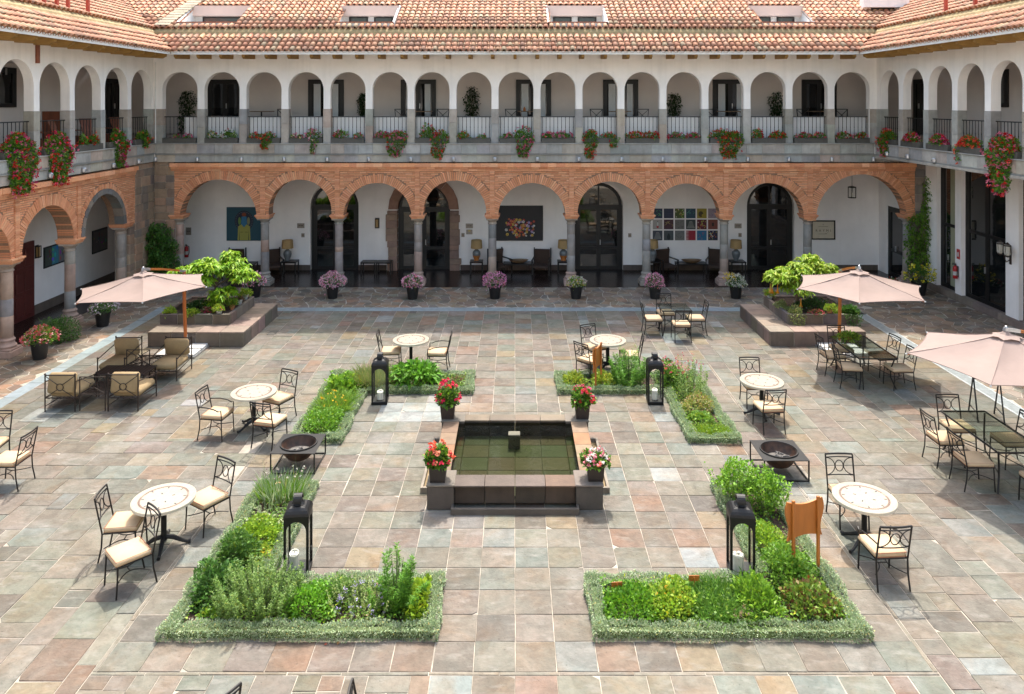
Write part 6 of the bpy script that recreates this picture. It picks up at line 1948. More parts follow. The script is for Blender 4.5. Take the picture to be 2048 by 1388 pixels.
# ---- beds: soil, clipped hedges
def bed(sx, y0, yi, y1, near, label, hl):
    "near: horizontal leg at low y (front)"
    X0, X1, XI = BED_X0, BED_X1, BED_XI
    t = thing('garden_bed', label, 'garden bed', (sx * 3.5, (y0 + y1) / 2, 0), group='L shaped herb beds')
    if near: poly = [(X1, y0), (X0, y0), (X0, y1), (XI, y1), (XI, yi), (X1, yi)]
    else: poly = [(X1, yi), (XI, yi), (XI, y0), (X0, y0), (X0, y1), (X1, y1)]
    poly = [(sx * x, y) for x, y in poly]
    if sx < 0: poly = poly[::-1]
    n = 26; q = MB()
    xs = sorted((sx * X1, sx * X0)); nx, ny = 60, 60
    ins = []
    for i in range(len(poly)):
        p0, p1, p2 = [Vector(poly[j % len(poly)]) for j in (i - 1, i, i + 1)]; e1, e2 = (p1 - p0).normalized(), (p2 - p1).normalized()
        ins.append(tuple(p1 + (Vector((-e1.y, e1.x)) + Vector((-e2.y, e2.x))) * .085))
    q.prism(ins, -.02, .045); setp(q.build('soil', MATS['soil'], None), t)
    g = MB()
    for _ in range(160):
        x = random.uniform(*xs); y = random.uniform(y0, y1)
        if not in_bed(x, y): continue
        r = random.uniform(.012, .035); g.lathe([(0, -r * .5), (r, 0), (r * .7, r * .6), (0, r * .8)], 5, (x, y, .045), a0=random.uniform(0, 1))
    setp(g.build('soil_clods', MATS['soil'], None, kind='stuff'), t)
    k_ = 11000; X = rng.uniform(xs[0] + .2, xs[1] - .2, k_); Y = rng.uniform(y0 + .2, y1 - .2, k_)
    ok = np.array([in_bed(a - .12, b - .12) and in_bed(a + .12, b + .12) and in_bed(a - .12, b + .12) and in_bed(a + .12, b - .12) for a, b in zip(X, Y)]) & (np.sin(X * 5.1 + 1.3) + np.sin(Y * 4.3 + X) + rng.normal(size=k_) * .5 > -.9)
    X, Y = X[ok], Y[ok]; k_ = len(X)
    V = leaves(np.c_[X, Y, .05 + rng.uniform(0, .13, k_)], np.c_[rng.normal(size=(k_, 2)), np.abs(rng.normal(size=k_)) * .8], .05, .03)
    setp(np_leaves('ground_cover', V, tints(k_, GREEN + LIME[:1] + BRIGHT), MATS['leaf'], None, 'stuff'), t)
    h = thing('clipped_hedge', hl, 'hedge', (sx * 3.5, (y0 + y1) / 2, 0), group='low silver hedges edging the beds')
    Vs = []; core = MB(); w, H = .20, .165
    k = len(poly); A = Vector((0, 0))
    for i in range(k):
        p, r = Vector(poly[i]), Vector(poly[(i + 1) % k]); d = (r - p); L = d.length; d.normalize(); nn = Vector((-d.y, d.x))
        cnt = int(L * 3600)
        s = rng.uniform(0, L, cnt); a = rng.uniform(0, pi, cnt); rr = rng.uniform(.62, 1.0, cnt) ** .5
        wob = .84 + .11 * np.sin(s * 6.3 + i) + .09 * np.sin(s * 13.7 + 2 * i) + .05 * np.sin(s * 31 + i) + rng.normal(size=cnt) * .05
        thin = np.sin(s * 2.3 + 4 * i) + np.sin(s * 5.1 + i) < -1.55
        ox = .018 * np.sin(s * 3.3 + i) - np.cos(a) * rr * w * .55 * wob; oz = np.sin(a) * rr * H * wob + .004
        side = rng.random(cnt) < .42                                  # upright flanks
        a = np.where(side, np.where(rng.random(cnt) < .5, rng.uniform(0, .2, cnt), rng.uniform(pi - .2, pi, cnt)), a)
        ox = np.where(side, .018 * np.sin(s * 3.3 + i) - np.cos(a) * w * .50 * wob, ox); oz = np.where(side, rng.uniform(.0, .8, cnt) * H, oz)
        oz = np.minimum(oz * 1.25, H * wob)
        P = np.c_[p.x + d.x * s + nn.x * (w * .5 + ox), p.y + d.y * s + nn.y * (w * .5 + ox), oz]
        D = np.c_[-np.cos(a) * nn.x, -np.cos(a) * nn.y, np.sin(a) + .25] + rng.normal(size=(cnt, 3)) * .55
        kp = ~thin | (rng.random(cnt) < .35); P, D = P[kp], D[kp]
        Vs.append(leaves(P, D, .030, .012, .05))
        a_, b_ = p + nn * .045, r + nn * .045
        c_ = [(p + nn * .07 + d * .07), (r + nn * .07 - d * .07), (r + nn * .155 - d * .16), (p + nn * .155 + d * .16)]
        core.prism([(v.x, v.y) for v in c_], .0, .085)
    V = np.concatenate(Vs)
    o = np_leaves('foliage', V, tints(len(V), SAGE, .18), MATS['leaf_thick']); setp(o, h)
    setp(core.build('twigs', MATS['stem'], None), h)
bed(-1, LOW_Y0, LOW_YI, LOW_Y1, True, 'L shaped herb bed at the near left, with rosemary and fennel', 'low silver hedge edging the near left herb bed')
bed(1, LOW_Y0, LOW_YI, LOW_Y1, True, 'L shaped herb bed at the near right, under the wooden sign board', 'low silver hedge edging the near right herb bed')
bed(-1, UP_Y0, UP_YI, UP_Y1, False, 'L shaped herb bed at the far left, with a hosta', 'low silver hedge edging the far left herb bed')
bed(1, UP_Y0, UP_YI, UP_Y1, False, 'L shaped herb bed at the far right, with tall fennel', 'low silver hedge edging the far right herb bed')
def herb(label, cat, x, y, V, cols, extra=(), k=.16, name='herb_plant', stems=0, sh=.2, sr=.06, w=None):
    V = V * np.array([1.2, 1.2, 1.12])
    ok = np.array([b[2] > rng.uniform(.20, .34) or all(in_bed(x + b[0] + i, y + b[1] + j) for i in (-.19, .19) for j in (-.19, .19)) for b in V[:, 0]])
    V = V[ok]
    return plant(name, label, cat, x, y, .045, V, tints(len(V), cols, k, w), extra, 'herbs and flowers in the beds', stems, sh, 'leaf', sr)
def fl(P, r, cols, k=6, w=None): return ('blossoms', blooms(P, r, k), bl_t(len(P), cols, k, w), 'petal')
cat_ = np.concatenate
def ring_pts(n, rx, ry, h, top=.6):
    P, v = dome(n, rx, ry, h, .9, 0); P[:, 2] = np.maximum(P[:, 2], h * top * rng.uniform(.6, 1, n)); return P
# near left
V = L_blades(.36, .24, .40, 900, .012, .25); hd = np.c_[rng.uniform(-.35, .35, 40), rng.uniform(-.22, .22, 40), rng.uniform(.36, .52, 40)]
st = cat_([leaves(np.c_[hd[:, :2] * .9, np.zeros(40)], hd * np.array([.1, .1, 1]), hd[:, 2], .006, 0)])
herb('chive tuft with round seed heads at the back of the near left bed', 'herb', -3.98, 12.78, cat_([V, st]), BRIGHT + SAGE, [fl(hd, .018, [(.5, .46, .40), (.10, .06, .05), (.42, .36, .30)])])
herb('pale strap leaved leek plants on bare soil in the near left bed', 'herb', -4.0, 12.2, cat_([L_blades(.36, .26, .36, 110, .030, .8, .5, .45, 1.0), L_cover(-.34, .34, -.25, .25, .1, 160, .05, .03)]), [(.22, .28, .12), (.28, .32, .17), (.15, .23, .06)])
herb('yellow green parsley carpet in the middle of the near left bed', 'herb', -3.95, 11.55, L_mound(.40, .38, .24, 2600, .045, .032, .5, .5, .4, 9), [(.20, .33, .02), (.25, .37, .03), (.15, .27, .02)])
P = ring_pts(60, .2, .16, .14)
herb('small yellow flowered plant beside the near left lantern', 'flower', -3.72, 11.05, L_mound(.24, .2, .15, 700, .04, .03, .5), LIME, [fl(P, .016, [(.55, .42, .03), (.5, .3, .04)])])
herb('dark green mint mound on the left side of the near left bed', 'herb', -4.12, 10.95, L_mound(.30, .32, .38, 1900, .055, .03, .4, .5, .4, 9), GREEN, stems=14, sh=.3)
herb('glossy dark green herb mound at the left corner of the near left bed', 'herb', -4.12, 10.28, L_mound(.30, .34, .40, 2100, .058, .032, .3, .5, .4, 8), [(.06, .15, .025), (.08, .18, .03), (.05, .12, .02)], stems=14, sh=.3)
herb('small lettuce seedling on the bare corner soil, near left bed', 'herb', -4.0, 9.78, L_mound(.11, .10, .10, 160, .05, .035, .6, .4, .2, 0), LIME + BRIGHT)
herb('big spiky rosemary bush at the corner of the near left bed', 'shrub', -3.42, 9.98, L_spires(.52, .44, .60, 170, 84, .05, .011, .10, .35), ROSEM, stems=30, sh=.5, sr=.16)
herb('bright green curly parsley right of the rosemary bush', 'herb', -2.74, 9.92, L_mound(.34, .30, .36, 2500, .035, .026, .5, .6, .4, 10), [(.11, .29, .015), (.15, .34, .02), (.09, .23, .015)])
herb('grey green mixed herbs along the back of the near left bed', 'herb', -2.35, 10.18, cat_([L_mound(.26, .22, .27, 1100, .04, .022, .5, .5, .4, 7), L_mound(.5, .1, .2, 700, .035, .02)]), [(.14, .25, .05), (.10, .20, .04), (.20, .29, .08)])
P = ring_pts(80, .40, .28, .40, .35)
herb('pale thyme with lilac flower heads left of the tall fennel', 'herb', -2.02, 9.92, L_spires(.42, .30, .40, 70, 40, .034, .013, .14, .4), [(.22, .30, .08), (.28, .34, .12), (.17, .25, .06)], [fl(P, .018, [(.33, .30, .46), (.38, .35, .48), (.27, .24, .36)])], stems=20, sh=.35, sr=.12)
herb('tall feathery bright green fennel spire in the near left bed', 'herb', -1.58, 9.95, cat_([L_spires(.16, .14, .88, 9, 240, .11, .010, .06, .3), L_spires(.28, .24, .50, 22, 120, .09, .010, .14, .4)]), [(.10, .25, .02), (.13, .29, .025), (.08, .20, .02)], stems=10, sh=.8, sr=.04)
herb('lime green broad leaved herb at the right end of the near left bed', 'herb', -1.26, 9.98, L_mound(.19, .34, .27, 560, .075, .058, .6, .4, .4, 6), [(.26, .38, .025), (.32, .42, .03), (.19, .31, .02)], stems=8, sh=.2)
# near right
herb('clover like green carpet at the left end of the near right bed', 'herb', 1.50, 9.98, cat_([L_mound(.38, .42, .20, 1800, .045, .036, .7, .4, .4, 10), L_cover(-.33, .4, -.4, .42, .12, 500, .04, .03)]), [(.10, .25, .015), (.14, .29, .02), (.08, .20, .015)])
P = ring_pts(24, .22, .3, .30)
herb('yellow green lettuce patch with a few orange flowers, near right bed', 'herb', 2.08, 9.98, cat_([L_mound(.30, .40, .26, 1500, .05, .038, .6, .5, .4, 8), L_spires(.25, .35, .34, 12, 26, .045, .02)]), [(.22, .34, .025), (.28, .37, .035), (.15, .28, .02)], [fl(P, .014, [(.6, .36, .02), (.55, .2, .02)])])
herb('fine dark green grassy herb in the middle of the near right bed', 'herb', 2.72, 9.96, L_blades(.38, .40, .27, 3600, .010, .8, .5, .25, .5), [(.075, .18, .02), (.10, .22, .03), (.13, .25, .03)])
herb('lance leaved bright tarragon below the near right lantern', 'herb', 3.25, 10.02, L_mound(.28, .42, .30, 1400, .085, .022, .7, .5, .4, 8), [(.15, .30, .02), (.20, .35, .03), (.11, .23, .02)], stems=12, sh=.25)
herb('red and bronze leaved salad at the right corner of the near right bed', 'herb', 3.92, 9.92, L_mound(.32, .32, .33, 1250, .055, .04, .5, .5, .4, 8), [(.12, .21, .025), (.17, .25, .03), (.15, .065, .03), (.20, .15, .04)], w=[4, 3, 1.2, 1.4], stems=14, sh=.28)
herb('dry brown stalks at the front of the near right hedge', 'herb', 2.98, 9.66, L_spires(.12, .08, .25, 14, 22, .035, .012), [(.20, .14, .08), (.26, .20, .12)])
herb('dense green marjoram below the wooden sign board', 'herb', 3.86, 10.58, L_mound(.36, .36, .42, 2300, .05, .032, .45, .5, .4, 9), [(.095, .22, .02), (.13, .26, .025), (.16, .30, .03)], stems=10, sh=.3)
herb('lime green oregano beside the black plant marker', 'herb', 3.78, 11.32, L_mound(.30, .40, .28, 1900, .042, .03, .5, .5, .4, 9), [(.19, .33, .02), (.24, .36, .03), (.14, .27, .02)])
herb('brown dried lavender clump right of the wooden sign board', 'herb', 4.24, 11.3, L_spires(.2, .2, .34, 30, 34, .035, .008), [(.19, .13, .08), (.25, .19, .13), (.14, .15, .06)])
for (x, y, r, h, l) in ((3.72, 12.62, .34, .74, 'bushy bright rose shrub at the back left of the near right bed'), (4.13, 12.30, .32, .72, 'bushy bright rose shrub right of its twin, behind the sign board')):
    V = cat_([L_mound(r, r * .9, h * .62, 1300, .05, .032, .4, .6, .35, 7) + np.array([0, 0, h * .32]), L_spires(r * .8, r * .8, h, 12, 40, .05, .03, .14, .3)])
    herb(l, 'shrub', x, y, V, [(.15, .31, .02), (.20, .36, .03), (.10, .23, .02)], stems=16, sh=h * .8, sr=.1, name='rose_shrub')
# far left
herb('dense curly parsley block at the front of the far left bed', 'herb', -3.98, 15.55, cat_([L_mound(.42, .50, .30, 2200, .05, .032, .5, .5, .4, 10), L_cover(-.38, .38, -.45, .5, .2, 500, .045, .03)]), [(.12, .27, .02), (.16, .31, .025), (.10, .22, .02)])
P = ring_pts(22, .3, .36, .40)
herb('grassy herb with yellow daisies in the far left bed', 'flower', -4.0, 16.5, L_blades(.38, .45, .36, 1700, .014, .7, .5, .2, .6), [(.17, .30, .03), (.21, .33, .04), (.12, .24, .025)], [fl(P, .026, [(.65, .46, .03), (.6, .36, .03)])])
herb('broad leaved lettuce at the back corner of the far left bed', 'herb', -4.08, 17.55, cat_([L_mound(.34, .5, .34, 900, .10, .07, .6, .5, .35, 7), L_spires(.1, .1, .6, 3, 40, .08, .05)]), [(.17, .33, .025), (.22, .37, .03), (.13, .27, .02)])
herb('straw tinged grassy plant behind the far left lantern', 'herb', -3.35, 17.95, L_blades(.42, .36, .46, 1900, .011, .55, .4, .15, .6), [(.20, .26, .06), (.27, .27, .10), (.15, .23, .05)])
herb('lush hosta mound with arching leaves in the far left bed', 'herb', -2.42, 17.92, L_mound(.50, .40, .40, 520, .26, .075, .5, .35, .25, 0, .45), [(.10, .26, .02), (.13, .31, .02), (.08, .20, .018)])
herb('low reddish twiggy plant at the right end of the far left bed', 'herb', -1.38, 17.98, L_mound(.20, .3, .16, 380, .05, .02), [(.14, .12, .05), (.12, .18, .04), (.19, .10, .06)])
# far right
for (x, l) in ((1.42, 'yellow green low herb at the left end of the far right bed'), (2.08, 'yellow green low herb beside the small wooden board')):
    herb(l, 'herb', x, 17.92, L_mound(.28, .3, .26, 620, .06, .045, .6, .5, .35, 6), [(.27, .34, .03), (.21, .31, .03), (.32, .36, .05)])
herb('tall feathery fennel left of the far right lantern', 'herb', 2.72, 17.9, cat_([L_spires(.34, .3, .85, 40, 130, .11, .010, .10, .3), L_spires(.2, .2, 1.25, 6, 60, .08, .010, .05, .2)]), [(.10, .26, .02), (.14, .31, .03), (.08, .20, .02)], stems=14, sh=.9, sr=.08)
P = np.c_[rng.uniform(-.32, .3, 60), rng.uniform(-.35, .3, 60), rng.uniform(.35, .62, 60)]
herb('red geraniums right of the far right lantern', 'flower', 3.72, 17.9, L_mound(.32, .36, .50, 1300, .06, .045, .5, .5, .35, 8), GREEN + BRIGHT, [fl(P, .028, [(.50, .03, .09), (.45, .05, .05), (.5, .10, .16)])], stems=10, sh=.4)
P = np.c_[rng.uniform(-.34, .34, 36), rng.uniform(-.4, .4, 36), rng.uniform(.5, .9, 36)]
herb('tall snapdragon spires with dark pink flowers in the far right bed', 'flower', 4.0, 17.2, L_spires(.40, .42, .98, 34, 60, .055, .016, .06, .35), [(.14, .24, .04), (.19, .29, .06), (.10, .20, .03)], [fl(P, .02, [(.40, .05, .07), (.5, .12, .14)])], stems=16, sh=.8, sr=.14)
P = ring_pts(150, .36, .36, .32, .5)
herb('cream variegated plant with tiny white flowers, far right bed', 'flower', 4.0, 16.42, L_mound(.38, .38, .30, 1200, .05, .03, .5), [(.26, .30, .06), (.33, .32, .10), (.19, .26, .04), (.30, .22, .07)], [fl(P, .014, [(.6, .55, .40), (.5, .4, .2)])])
herb('small leafy herb beside bare soil in the far right bed', 'herb', 3.9, 15.8, L_mound(.26, .24, .22, 620, .055, .04, .5), [(.18, .30, .03), (.13, .25, .03)])
herb('lime grassy tuft at the front of the far right bed', 'herb', 3.97, 15.2, L_blades(.36, .18, .20, 1500, .011, .7, .5, .2, .5), [(.22, .34, .02), (.27, .38, .03), (.16, .28, .02)])

# ---- potted flowers
def square_pot(x, y, z, label, cols, n, leaves_h, w=None, rz=0, fr_=.2):
    t = thing('flower_pot', label, 'potted plant', (x, y, z), rz, group='square brown flower pots on the fountain plinths')
    q = MB()
    a, b, h = .125, .15, .30
    for (lo, hi, z0, z1) in ((a, b, 0, h),):
        vs = [(sx * lo, sy * lo, z0) for sx, sy in ((-1, -1), (1, -1), (1, 1), (-1, 1))] + [(sx * hi, sy * hi, z1) for sx, sy in ((-1, -1), (1, -1), (1, 1), (-1, 1))] + [(sx * (hi - .014), sy * (hi - .014), z1) for sx, sy in ((-1, -1), (1, -1), (1, 1), (-1, 1))] + [(sx * (hi - .02), sy * (hi - .02), z1 - .05) for sx, sy in ((-1, -1), (1, -1), (1, 1), (-1, 1))]
        fs = [(3, 2, 1, 0)] + [(L * 4 + i, L * 4 + (i + 1) % 4, L * 4 + 4 + (i + 1) % 4, L * 4 + 4 + i) for L in range(3) for i in range(4)] + [(12, 13, 14, 15)]
        q.add(vs, fs)
    q.build('pot', MATS['pot_brown'], t)
    V = L_mound(.25, .25, leaves_h * .85, 900, .07, .06, .4, .5, .3, 6) + np.array([0, 0, .26]); np_leaves('foliage', V, tints(len(V), GREEN + BRIGHT), MATS['leaf'], t)
    P = ring_pts(int(n * 1.25), fr_ * 1.25, fr_ * 1.25, leaves_h * 1.08, .3) + np.array([0, 0, .27]); n = len(P); np_leaves('blossoms', blooms(P, .046, 9), bl_t(n, cols, 9, w), MATS['petal'], t)
    q = MB()
    for i in range(8): a = i * .8; q.tube([(.03 * cos(a), .03 * sin(a), .24), (.12 * cos(a), .12 * sin(a), .26 + leaves_h * .8)], [.008, .005], 4)
    q.build('stems', MATS['stem'], t)
square_pot(-1.36, 15.18, .421, 'square brown pot of tall crimson geraniums at the far left fountain plinth', [(.52, .015, .06), (.58, .03, .10), (.45, .01, .04)], 24, .46)
square_pot(1.36, 15.18, .421, 'square brown pot of small red and pink geraniums at the far right fountain plinth', [(.50, .03, .04), (.58, .06, .14)], 16, .36)
square_pot(-1.30, 12.66, .421, 'square brown pot of coral geraniums at the near left fountain plinth', [(.62, .10, .05), (.65, .20, .12), (.55, .02, .06)], 26, .34)
square_pot(1.36, 12.70, .421, 'square brown pot of pink and white geraniums at the near right fountain plinth', [(.65, .20, .24), (.70, .66, .6)], 26, .22, [3, 2])

def round_pot(x, y, label, cols, nb, r=.40, h=.42, br=.022, leaf=GREEN, ph=.44, w=None, k=6, pr=.225):
    t = thing('flower_pot', label, 'potted plant', (x, y, .005), group='round black pots of flowers')
    q = MB(); q.lathe([(pr * .72, 0), (pr * .97, ph - .06), (pr * 1.06, ph - .055), (pr * 1.08, ph), (pr * .98, ph), (pr * .95, ph - .05), (0, ph - .05)], 20); q.build('pot', MATS['pot_black'], t, smooth=40)
    V = L_mound(r * .9, r * .9, h * .92, 900, .055, .03, .3, .5, .4, 0, .15, .12) + np.array([0, 0, ph + .03]); np_leaves('foliage', V, tints(len(V), leaf), MATS['leaf'], t)
    P, v = dome(int(nb * .85), r, r, h, .90, 0, .10); P *= (1 + .07 * np.sin(3.1 * np.arctan2(v[:, 1], v[:, 0]) + x) + .09 * np.sin(v[:, 2] * 6 + x * 2))[:, None]; nb = len(P); P[:, 2] += ph + .04; np_leaves('blossoms', blooms(P, br * 1.25, k), bl_t(nb, cols, k, w), MATS['petal'], t)
    return t
PINK = [(.72, .28, .40), (.80, .42, .52), (.62, .18, .32), (.85, .66, .70), (.80, .42, .52)]
round_pot(-9.1, 26.15, 'black pot of pink mums between the left tree and the first inner column', PINK, 420)
round_pot(-6.35, 26.0, 'black pot of pale pink mums in front of the second column, roundest dome', [(.78, .38, .50), (.85, .60, .66), (.66, .26, .40)], 560, .44, .46)
round_pot(-3.55, 25.9, 'black pot of pink mums in front of the stone doorway column', PINK, 420, .38, .42)
round_pot(-.70, 25.95, 'black pot of mauve pink mums below the flower painting', [(.68, .24, .42), (.78, .38, .54), (.58, .17, .34)], 480, .43, .46)
round_pot(2.12, 25.95, 'black pot of mixed white, pink and yellow daisies by the middle arched door', [(.62, .60, .5), (.5, .28, .32), (.6, .48, .04)], 240, .36, .30, .024, BRIGHT, w=[5, 3, 1.4])
round_pot(4.86, 25.95, 'black pot of pink mums left of the small square glass table', PINK, 420, .36, .38)
tp = round_pot(7.68, 26.0, 'black pot of yellow and white daisies, right of the textile squares', [(.66, .64, .55)], 330, .36, .34, .022)
P = np.c_[rng.uniform(-.42, -.06, 46), rng.uniform(-.3, .2, 46), rng.uniform(.62, .90, 46)]; np_leaves('yellow_blossoms', blooms(P, .032, 7), bl_t(46, [(.66, .50, .02), (.6, .42, .02)], 7), MATS['petal'], tp)
round_pot(-12.55, 22.75, 'black pot of pale lilac daisies under the left umbrella tip', [(.58, .48, .55), (.62, .58, .58), (.45, .33, .43)], 150, .42, .32, .026)
round_pot(-12.62, 19.85, 'black pot of coral red flowers beside the nearest left column', [(.52, .06, .08), (.6, .16, .16), (.62, .35, .32)], 230, .44, .42, .026, BRIGHT)
tb = round_pot(14.3, 26.45, 'large dark pot of yellow marguerites in the right corner', [(.68, .56, .03), (.66, .62, .12)], 60, .56, .56, .055, GREEN, .5, pr=.27)
round_pot(13.55, 26.75, 'small dark pot of red and white flowers beside the yellow marguerites', [(.45, .06, .04), (.6, .57, .5)], 90, .34, .22, .028, DARK, .25, pr=.2)
V = cat_([L_mound(.62, .5, .85, 2600, .06, .03, .3, .6, .4, 8), L_cover(-.5, .5, -.4, .4, .3, 300, .06, .03)])
plant('leafy_bush', 'loose green bush behind the coral flower pot in the left arcade', 'shrub', -13.05, 21.3, .01, V, tints(len(V), [(.07, .16, .03), (.10, .21, .04), (.05, .12, .025)]), stems=24, sh=.7, sr=.2)

# ---- climbers
def climber(label, x, y, segs, cols, n, leaf=(.07, .055), name='climbing_plant', z=0.0, depth=.22, m='leaf', flat='y', group='climbing plants'):
    "segs: (height, half width, sideways offset)"
    zz = np.array([s[0] for s in segs]); ww = np.array([s[1] for s in segs]); oo = np.array([s[2] for s in segs])
    h = rng.uniform(zz[0], zz[-1], n * 2); wd = np.interp(h, zz, ww); keep = rng.uniform(0, ww.max(), n * 2) < wd + .05; h, wd = h[keep], wd[keep]
    k = len(h); a = rng.uniform(-1, 1, k); s = a * wd * (1 + .12 * np.sin(h * 9)) + rng.normal(size=k) * .05 + np.interp(h, zz, oo); d = -rng.uniform(.2, 1, k) * depth * np.sqrt(np.clip(1 - a * a, .05, 1)) * (.8 + .25 * np.sin(h * 6.1 + a * 5) + .2 * np.sin(h * 11 - a * 8))
    P = np.c_[s, d, h]; D = np.c_[a * .5, np.full(k, -.8), np.full(k, -.15)] + rng.normal(size=(k, 3)) * .5
    V = leaves(P, D, leaf[0], leaf[1], .25)
    t = thing(name, label, 'climber', (x, y, z), group=group)
    np_leaves('foliage', V, tints(k, cols), MATS[m], t)
    q = MB()
    for i in range(5):
        q.tube([(np.interp(hh, zz, oo) + .06 * sin(i * 2 + hh * 3) + (i - 2) * .03, -.02, hh) for hh in np.linspace(0, zz[-1] * (.95 - .08 * i), 10)], .012, 5)
    q.build('stems', MATS['bark'], t)
climber('rounded dark green climber against the left stone corner pier', -13.0, 27.45, [(0, .55, 0), (.8, .66, 0), (1.5, .62, 0), (2.1, .42, -.05), (2.4, .15, -.05)], [(.06, .15, .02), (.09, .20, .03), (.04, .10, .018)], 3600, (.075, .06), depth=.5)
climber('tall leafy vine climbing the right stone corner pier', 14.85, 27.6, [(.55, .30, .05), (1.2, .46, 0), (2.0, .52, .05), (2.55, .46, .1), (2.8, .16, .22), (3.4, .10, .30), (4.1, .05, .36)], [(.12, .24, .025), (.16, .30, .035), (.08, .17, .02)], 1500, (.10, .065), depth=.42)
gz = 5.266
for (u, h, wd, l) in ((376, 2.0, .26, 'dark vine column in the first upstairs arch on the left'), (727, 1.9, .14, 'thin dark vine at the fifth upstairs pier'), (944, 2.15, .20, 'dark vine column in the middle left upstairs arch'), (1348, 1.9, .19, 'dark vine column in the fifth upstairs arch from the right'), (1552, 1.95, .22, 'dark vine column in the third upstairs arch from the right')):
    climber(l, (u - 1030) * 29.95 / FPX, 29.95, [(.1, wd * 1.8, .1), (.9, wd, 0), (h - .3, wd * 1.2, 0), (h, wd * .6, 0)], [(.028, .06, .016), (.045, .09, .025), (.02, .045, .014)], 620, (.10, .06), z=gz, depth=.16, group='vines on the gallery wall')

# ---- trees in the planters
def tree(x, y, z, label, blobs, tz, flowers, cols):
    t = thing('ornamental_tree', label, 'tree', (x, y, z), group='trees in the stone planters')
    q = MB(); ends = []
    q.tube([(0, 0, -.05), (.03, .02, tz * .5), (.0, 0, tz)], [.075, .06, .05], 8)
    q.build('trunk', MATS['bark'], t, smooth=60)
    lq = MB()
    for (bx, by, bz, r, hh, n) in blobs:
        lq.tube([(0, 0, tz * .8), (bx * .5, by * .5, tz + (bz - tz) * .7), (bx, by, bz)], [.035, .025, .010], 6)
    lq.build('limbs', MATS['bark'], t, smooth=60)
    Vs = []
    for (bx, by, bz, r, hh, n) in blobs:
        # whorls of drooping leaves round twig ends
        nt = n // 9
        c, v = dome(nt, r, r, hh, .35, 0, .25)
        c = np.repeat(c, 9, axis=0) + np.array([bx, by, bz]); a = rng.uniform(0, 2 * pi, len(c))
        D = np.c_[np.cos(a), np.sin(a), rng.uniform(-.45, .45, len(c))]
        Vs.append(leaves(c, D, .17, .062, .38))
    V = cat_(Vs); np_leaves('foliage', V, tints(len(V), cols, .18), MATS['leaf'], t)
    if flowers:
        for i in range(flowers):
            b = random.choice(blobs); a = random.uniform(pi * .75, pi * 1.8); r = b[3] * random.uniform(.6, 1)
            q = MB(); cx, cy, cz = b[0] + r * cos(a), b[1] + r * sin(a), b[2] - random.uniform(.05, .2)
            q.lathe([(.010, 0), (.014, -.1), (.03, -.2), (.065, -.26), (.05, -.255), (.02, -.19)], 8, (cx, cy, cz), jit(random.choice([(.62, .27, .03), (.60, .34, .07), (.55, .22, .02)]), .12), cap=False)
            q.build('trumpet_flower', MATS['petal'], t, smooth=True)
TC = [(.20, .38, .015), (.26, .42, .02), (.15, .31, .015), (.31, .44, .04)]
tree(-9.05, 22.6, .64, 'bright green spreading tree in the left stone planter', [(-.85, -.1, .98, .52, .26, 760), (-.2, -.1, 1.12, .55, .34, 900), (.45, .1, 1.10, .50, .36, 820), (.85, -.1, .92, .40, .28, 560), (.35, .3, 1.42, .26, .24, 330), (-.35, -.4, .85, .45, .2, 500), (.35, -.35, .45, .38, .22, 480), (.1, -.2, .15, .28, .22, 300)], .75, 0, TC)
tree(8.55, 22.7, .64, 'bright green tree with hanging orange trumpet flowers in the right planter', [(-.55, -.3, .88, .46, .28, 640), (-.1, -.2, 1.02, .52, .32, 800), (.45, .1, 1.18, .46, .32, 660), (.9, .1, 1.02, .38, .24, 420), (-.2, -.5, .62, .42, .24, 520), (.6, .25, 1.35, .2, .16, 200)], .75, 16, [(.24, .38, .02), (.30, .42, .03), (.19, .33, .02), (.34, .42, .06)])
# ---- small plants along the planter rims
def rim(x, y, label, cols, r, h, n, L, W, fl_=None, pot=None, trail=0.0):
    t = thing('rim_plant', label, 'potted plant' if pot else 'plant', (x, y, .64), group='small plants along the planter rims')
    z = .0
    if pot:
        q = MB(); q.lathe([(.055, 0), (.085, .13), (.095, .13), (.095, .16), (.08, .16), (.07, .12), (0, .12)], 12); q.build('pot', MATS[pot], t, smooth=40); z = .13
    V = L_mound(r, r, h, n, L, W, .5, .5, .3, 5) + np.array([0, 0, z])
    if trail:
        k = 420; s = rng.uniform(-r, r, k); dz = rng.uniform(0, 1, k)
        P = np.c_[s * (1 - .5 * dz), -r * .9 - .10 * dz + rng.normal(size=k) * .03, .10 - trail * dz]; V = cat_([V, leaves(P, np.c_[rng.normal(size=(k, 2)) * .6, -np.ones(k) * .5], .05, .02)])
    np_leaves('foliage', V, tints(len(V), cols), MATS['leaf'], t)
    if fl_: P = ring_pts(fl_[1], r * .9, r * .9, h, .5) + np.array([0, 0, z]); np_leaves('blossoms', blooms(P, .024, 6), bl_t(fl_[1], fl_[0], 6), MATS['petal'], t)
rim(-10.02, 21.72, 'lime variegated plant at the left front corner of the left planter', LIME, .20, .22, 360, .09, .035)
rim(-9.35, 21.66, 'lime spotted plant at the front of the left planter, right of the umbrella post', LIME, .22, .20, 400, .09, .04)
rim(-8.95, 21.8, 'crimson flowered plant at the front of the left planter', [(.16, .07, .04), (.09, .12, .03)], .20, .20, 330, .07, .035, ([(.42, .04, .12), (.5, .12, .2)], 26))
rim(-8.58, 21.68, 'pale lime plant in a white pot at the right front of the left planter', LIME, .17, .16, 300, .08, .035, ([(.5, .08, .25)], 5), 'white_flat')
rim(-8.42, 22.25, 'yellow green plant in a clay pot on the right rim of the left planter', LIME + BRIGHT, .17, .2, 320, .08, .035, None, 'pot_clay')
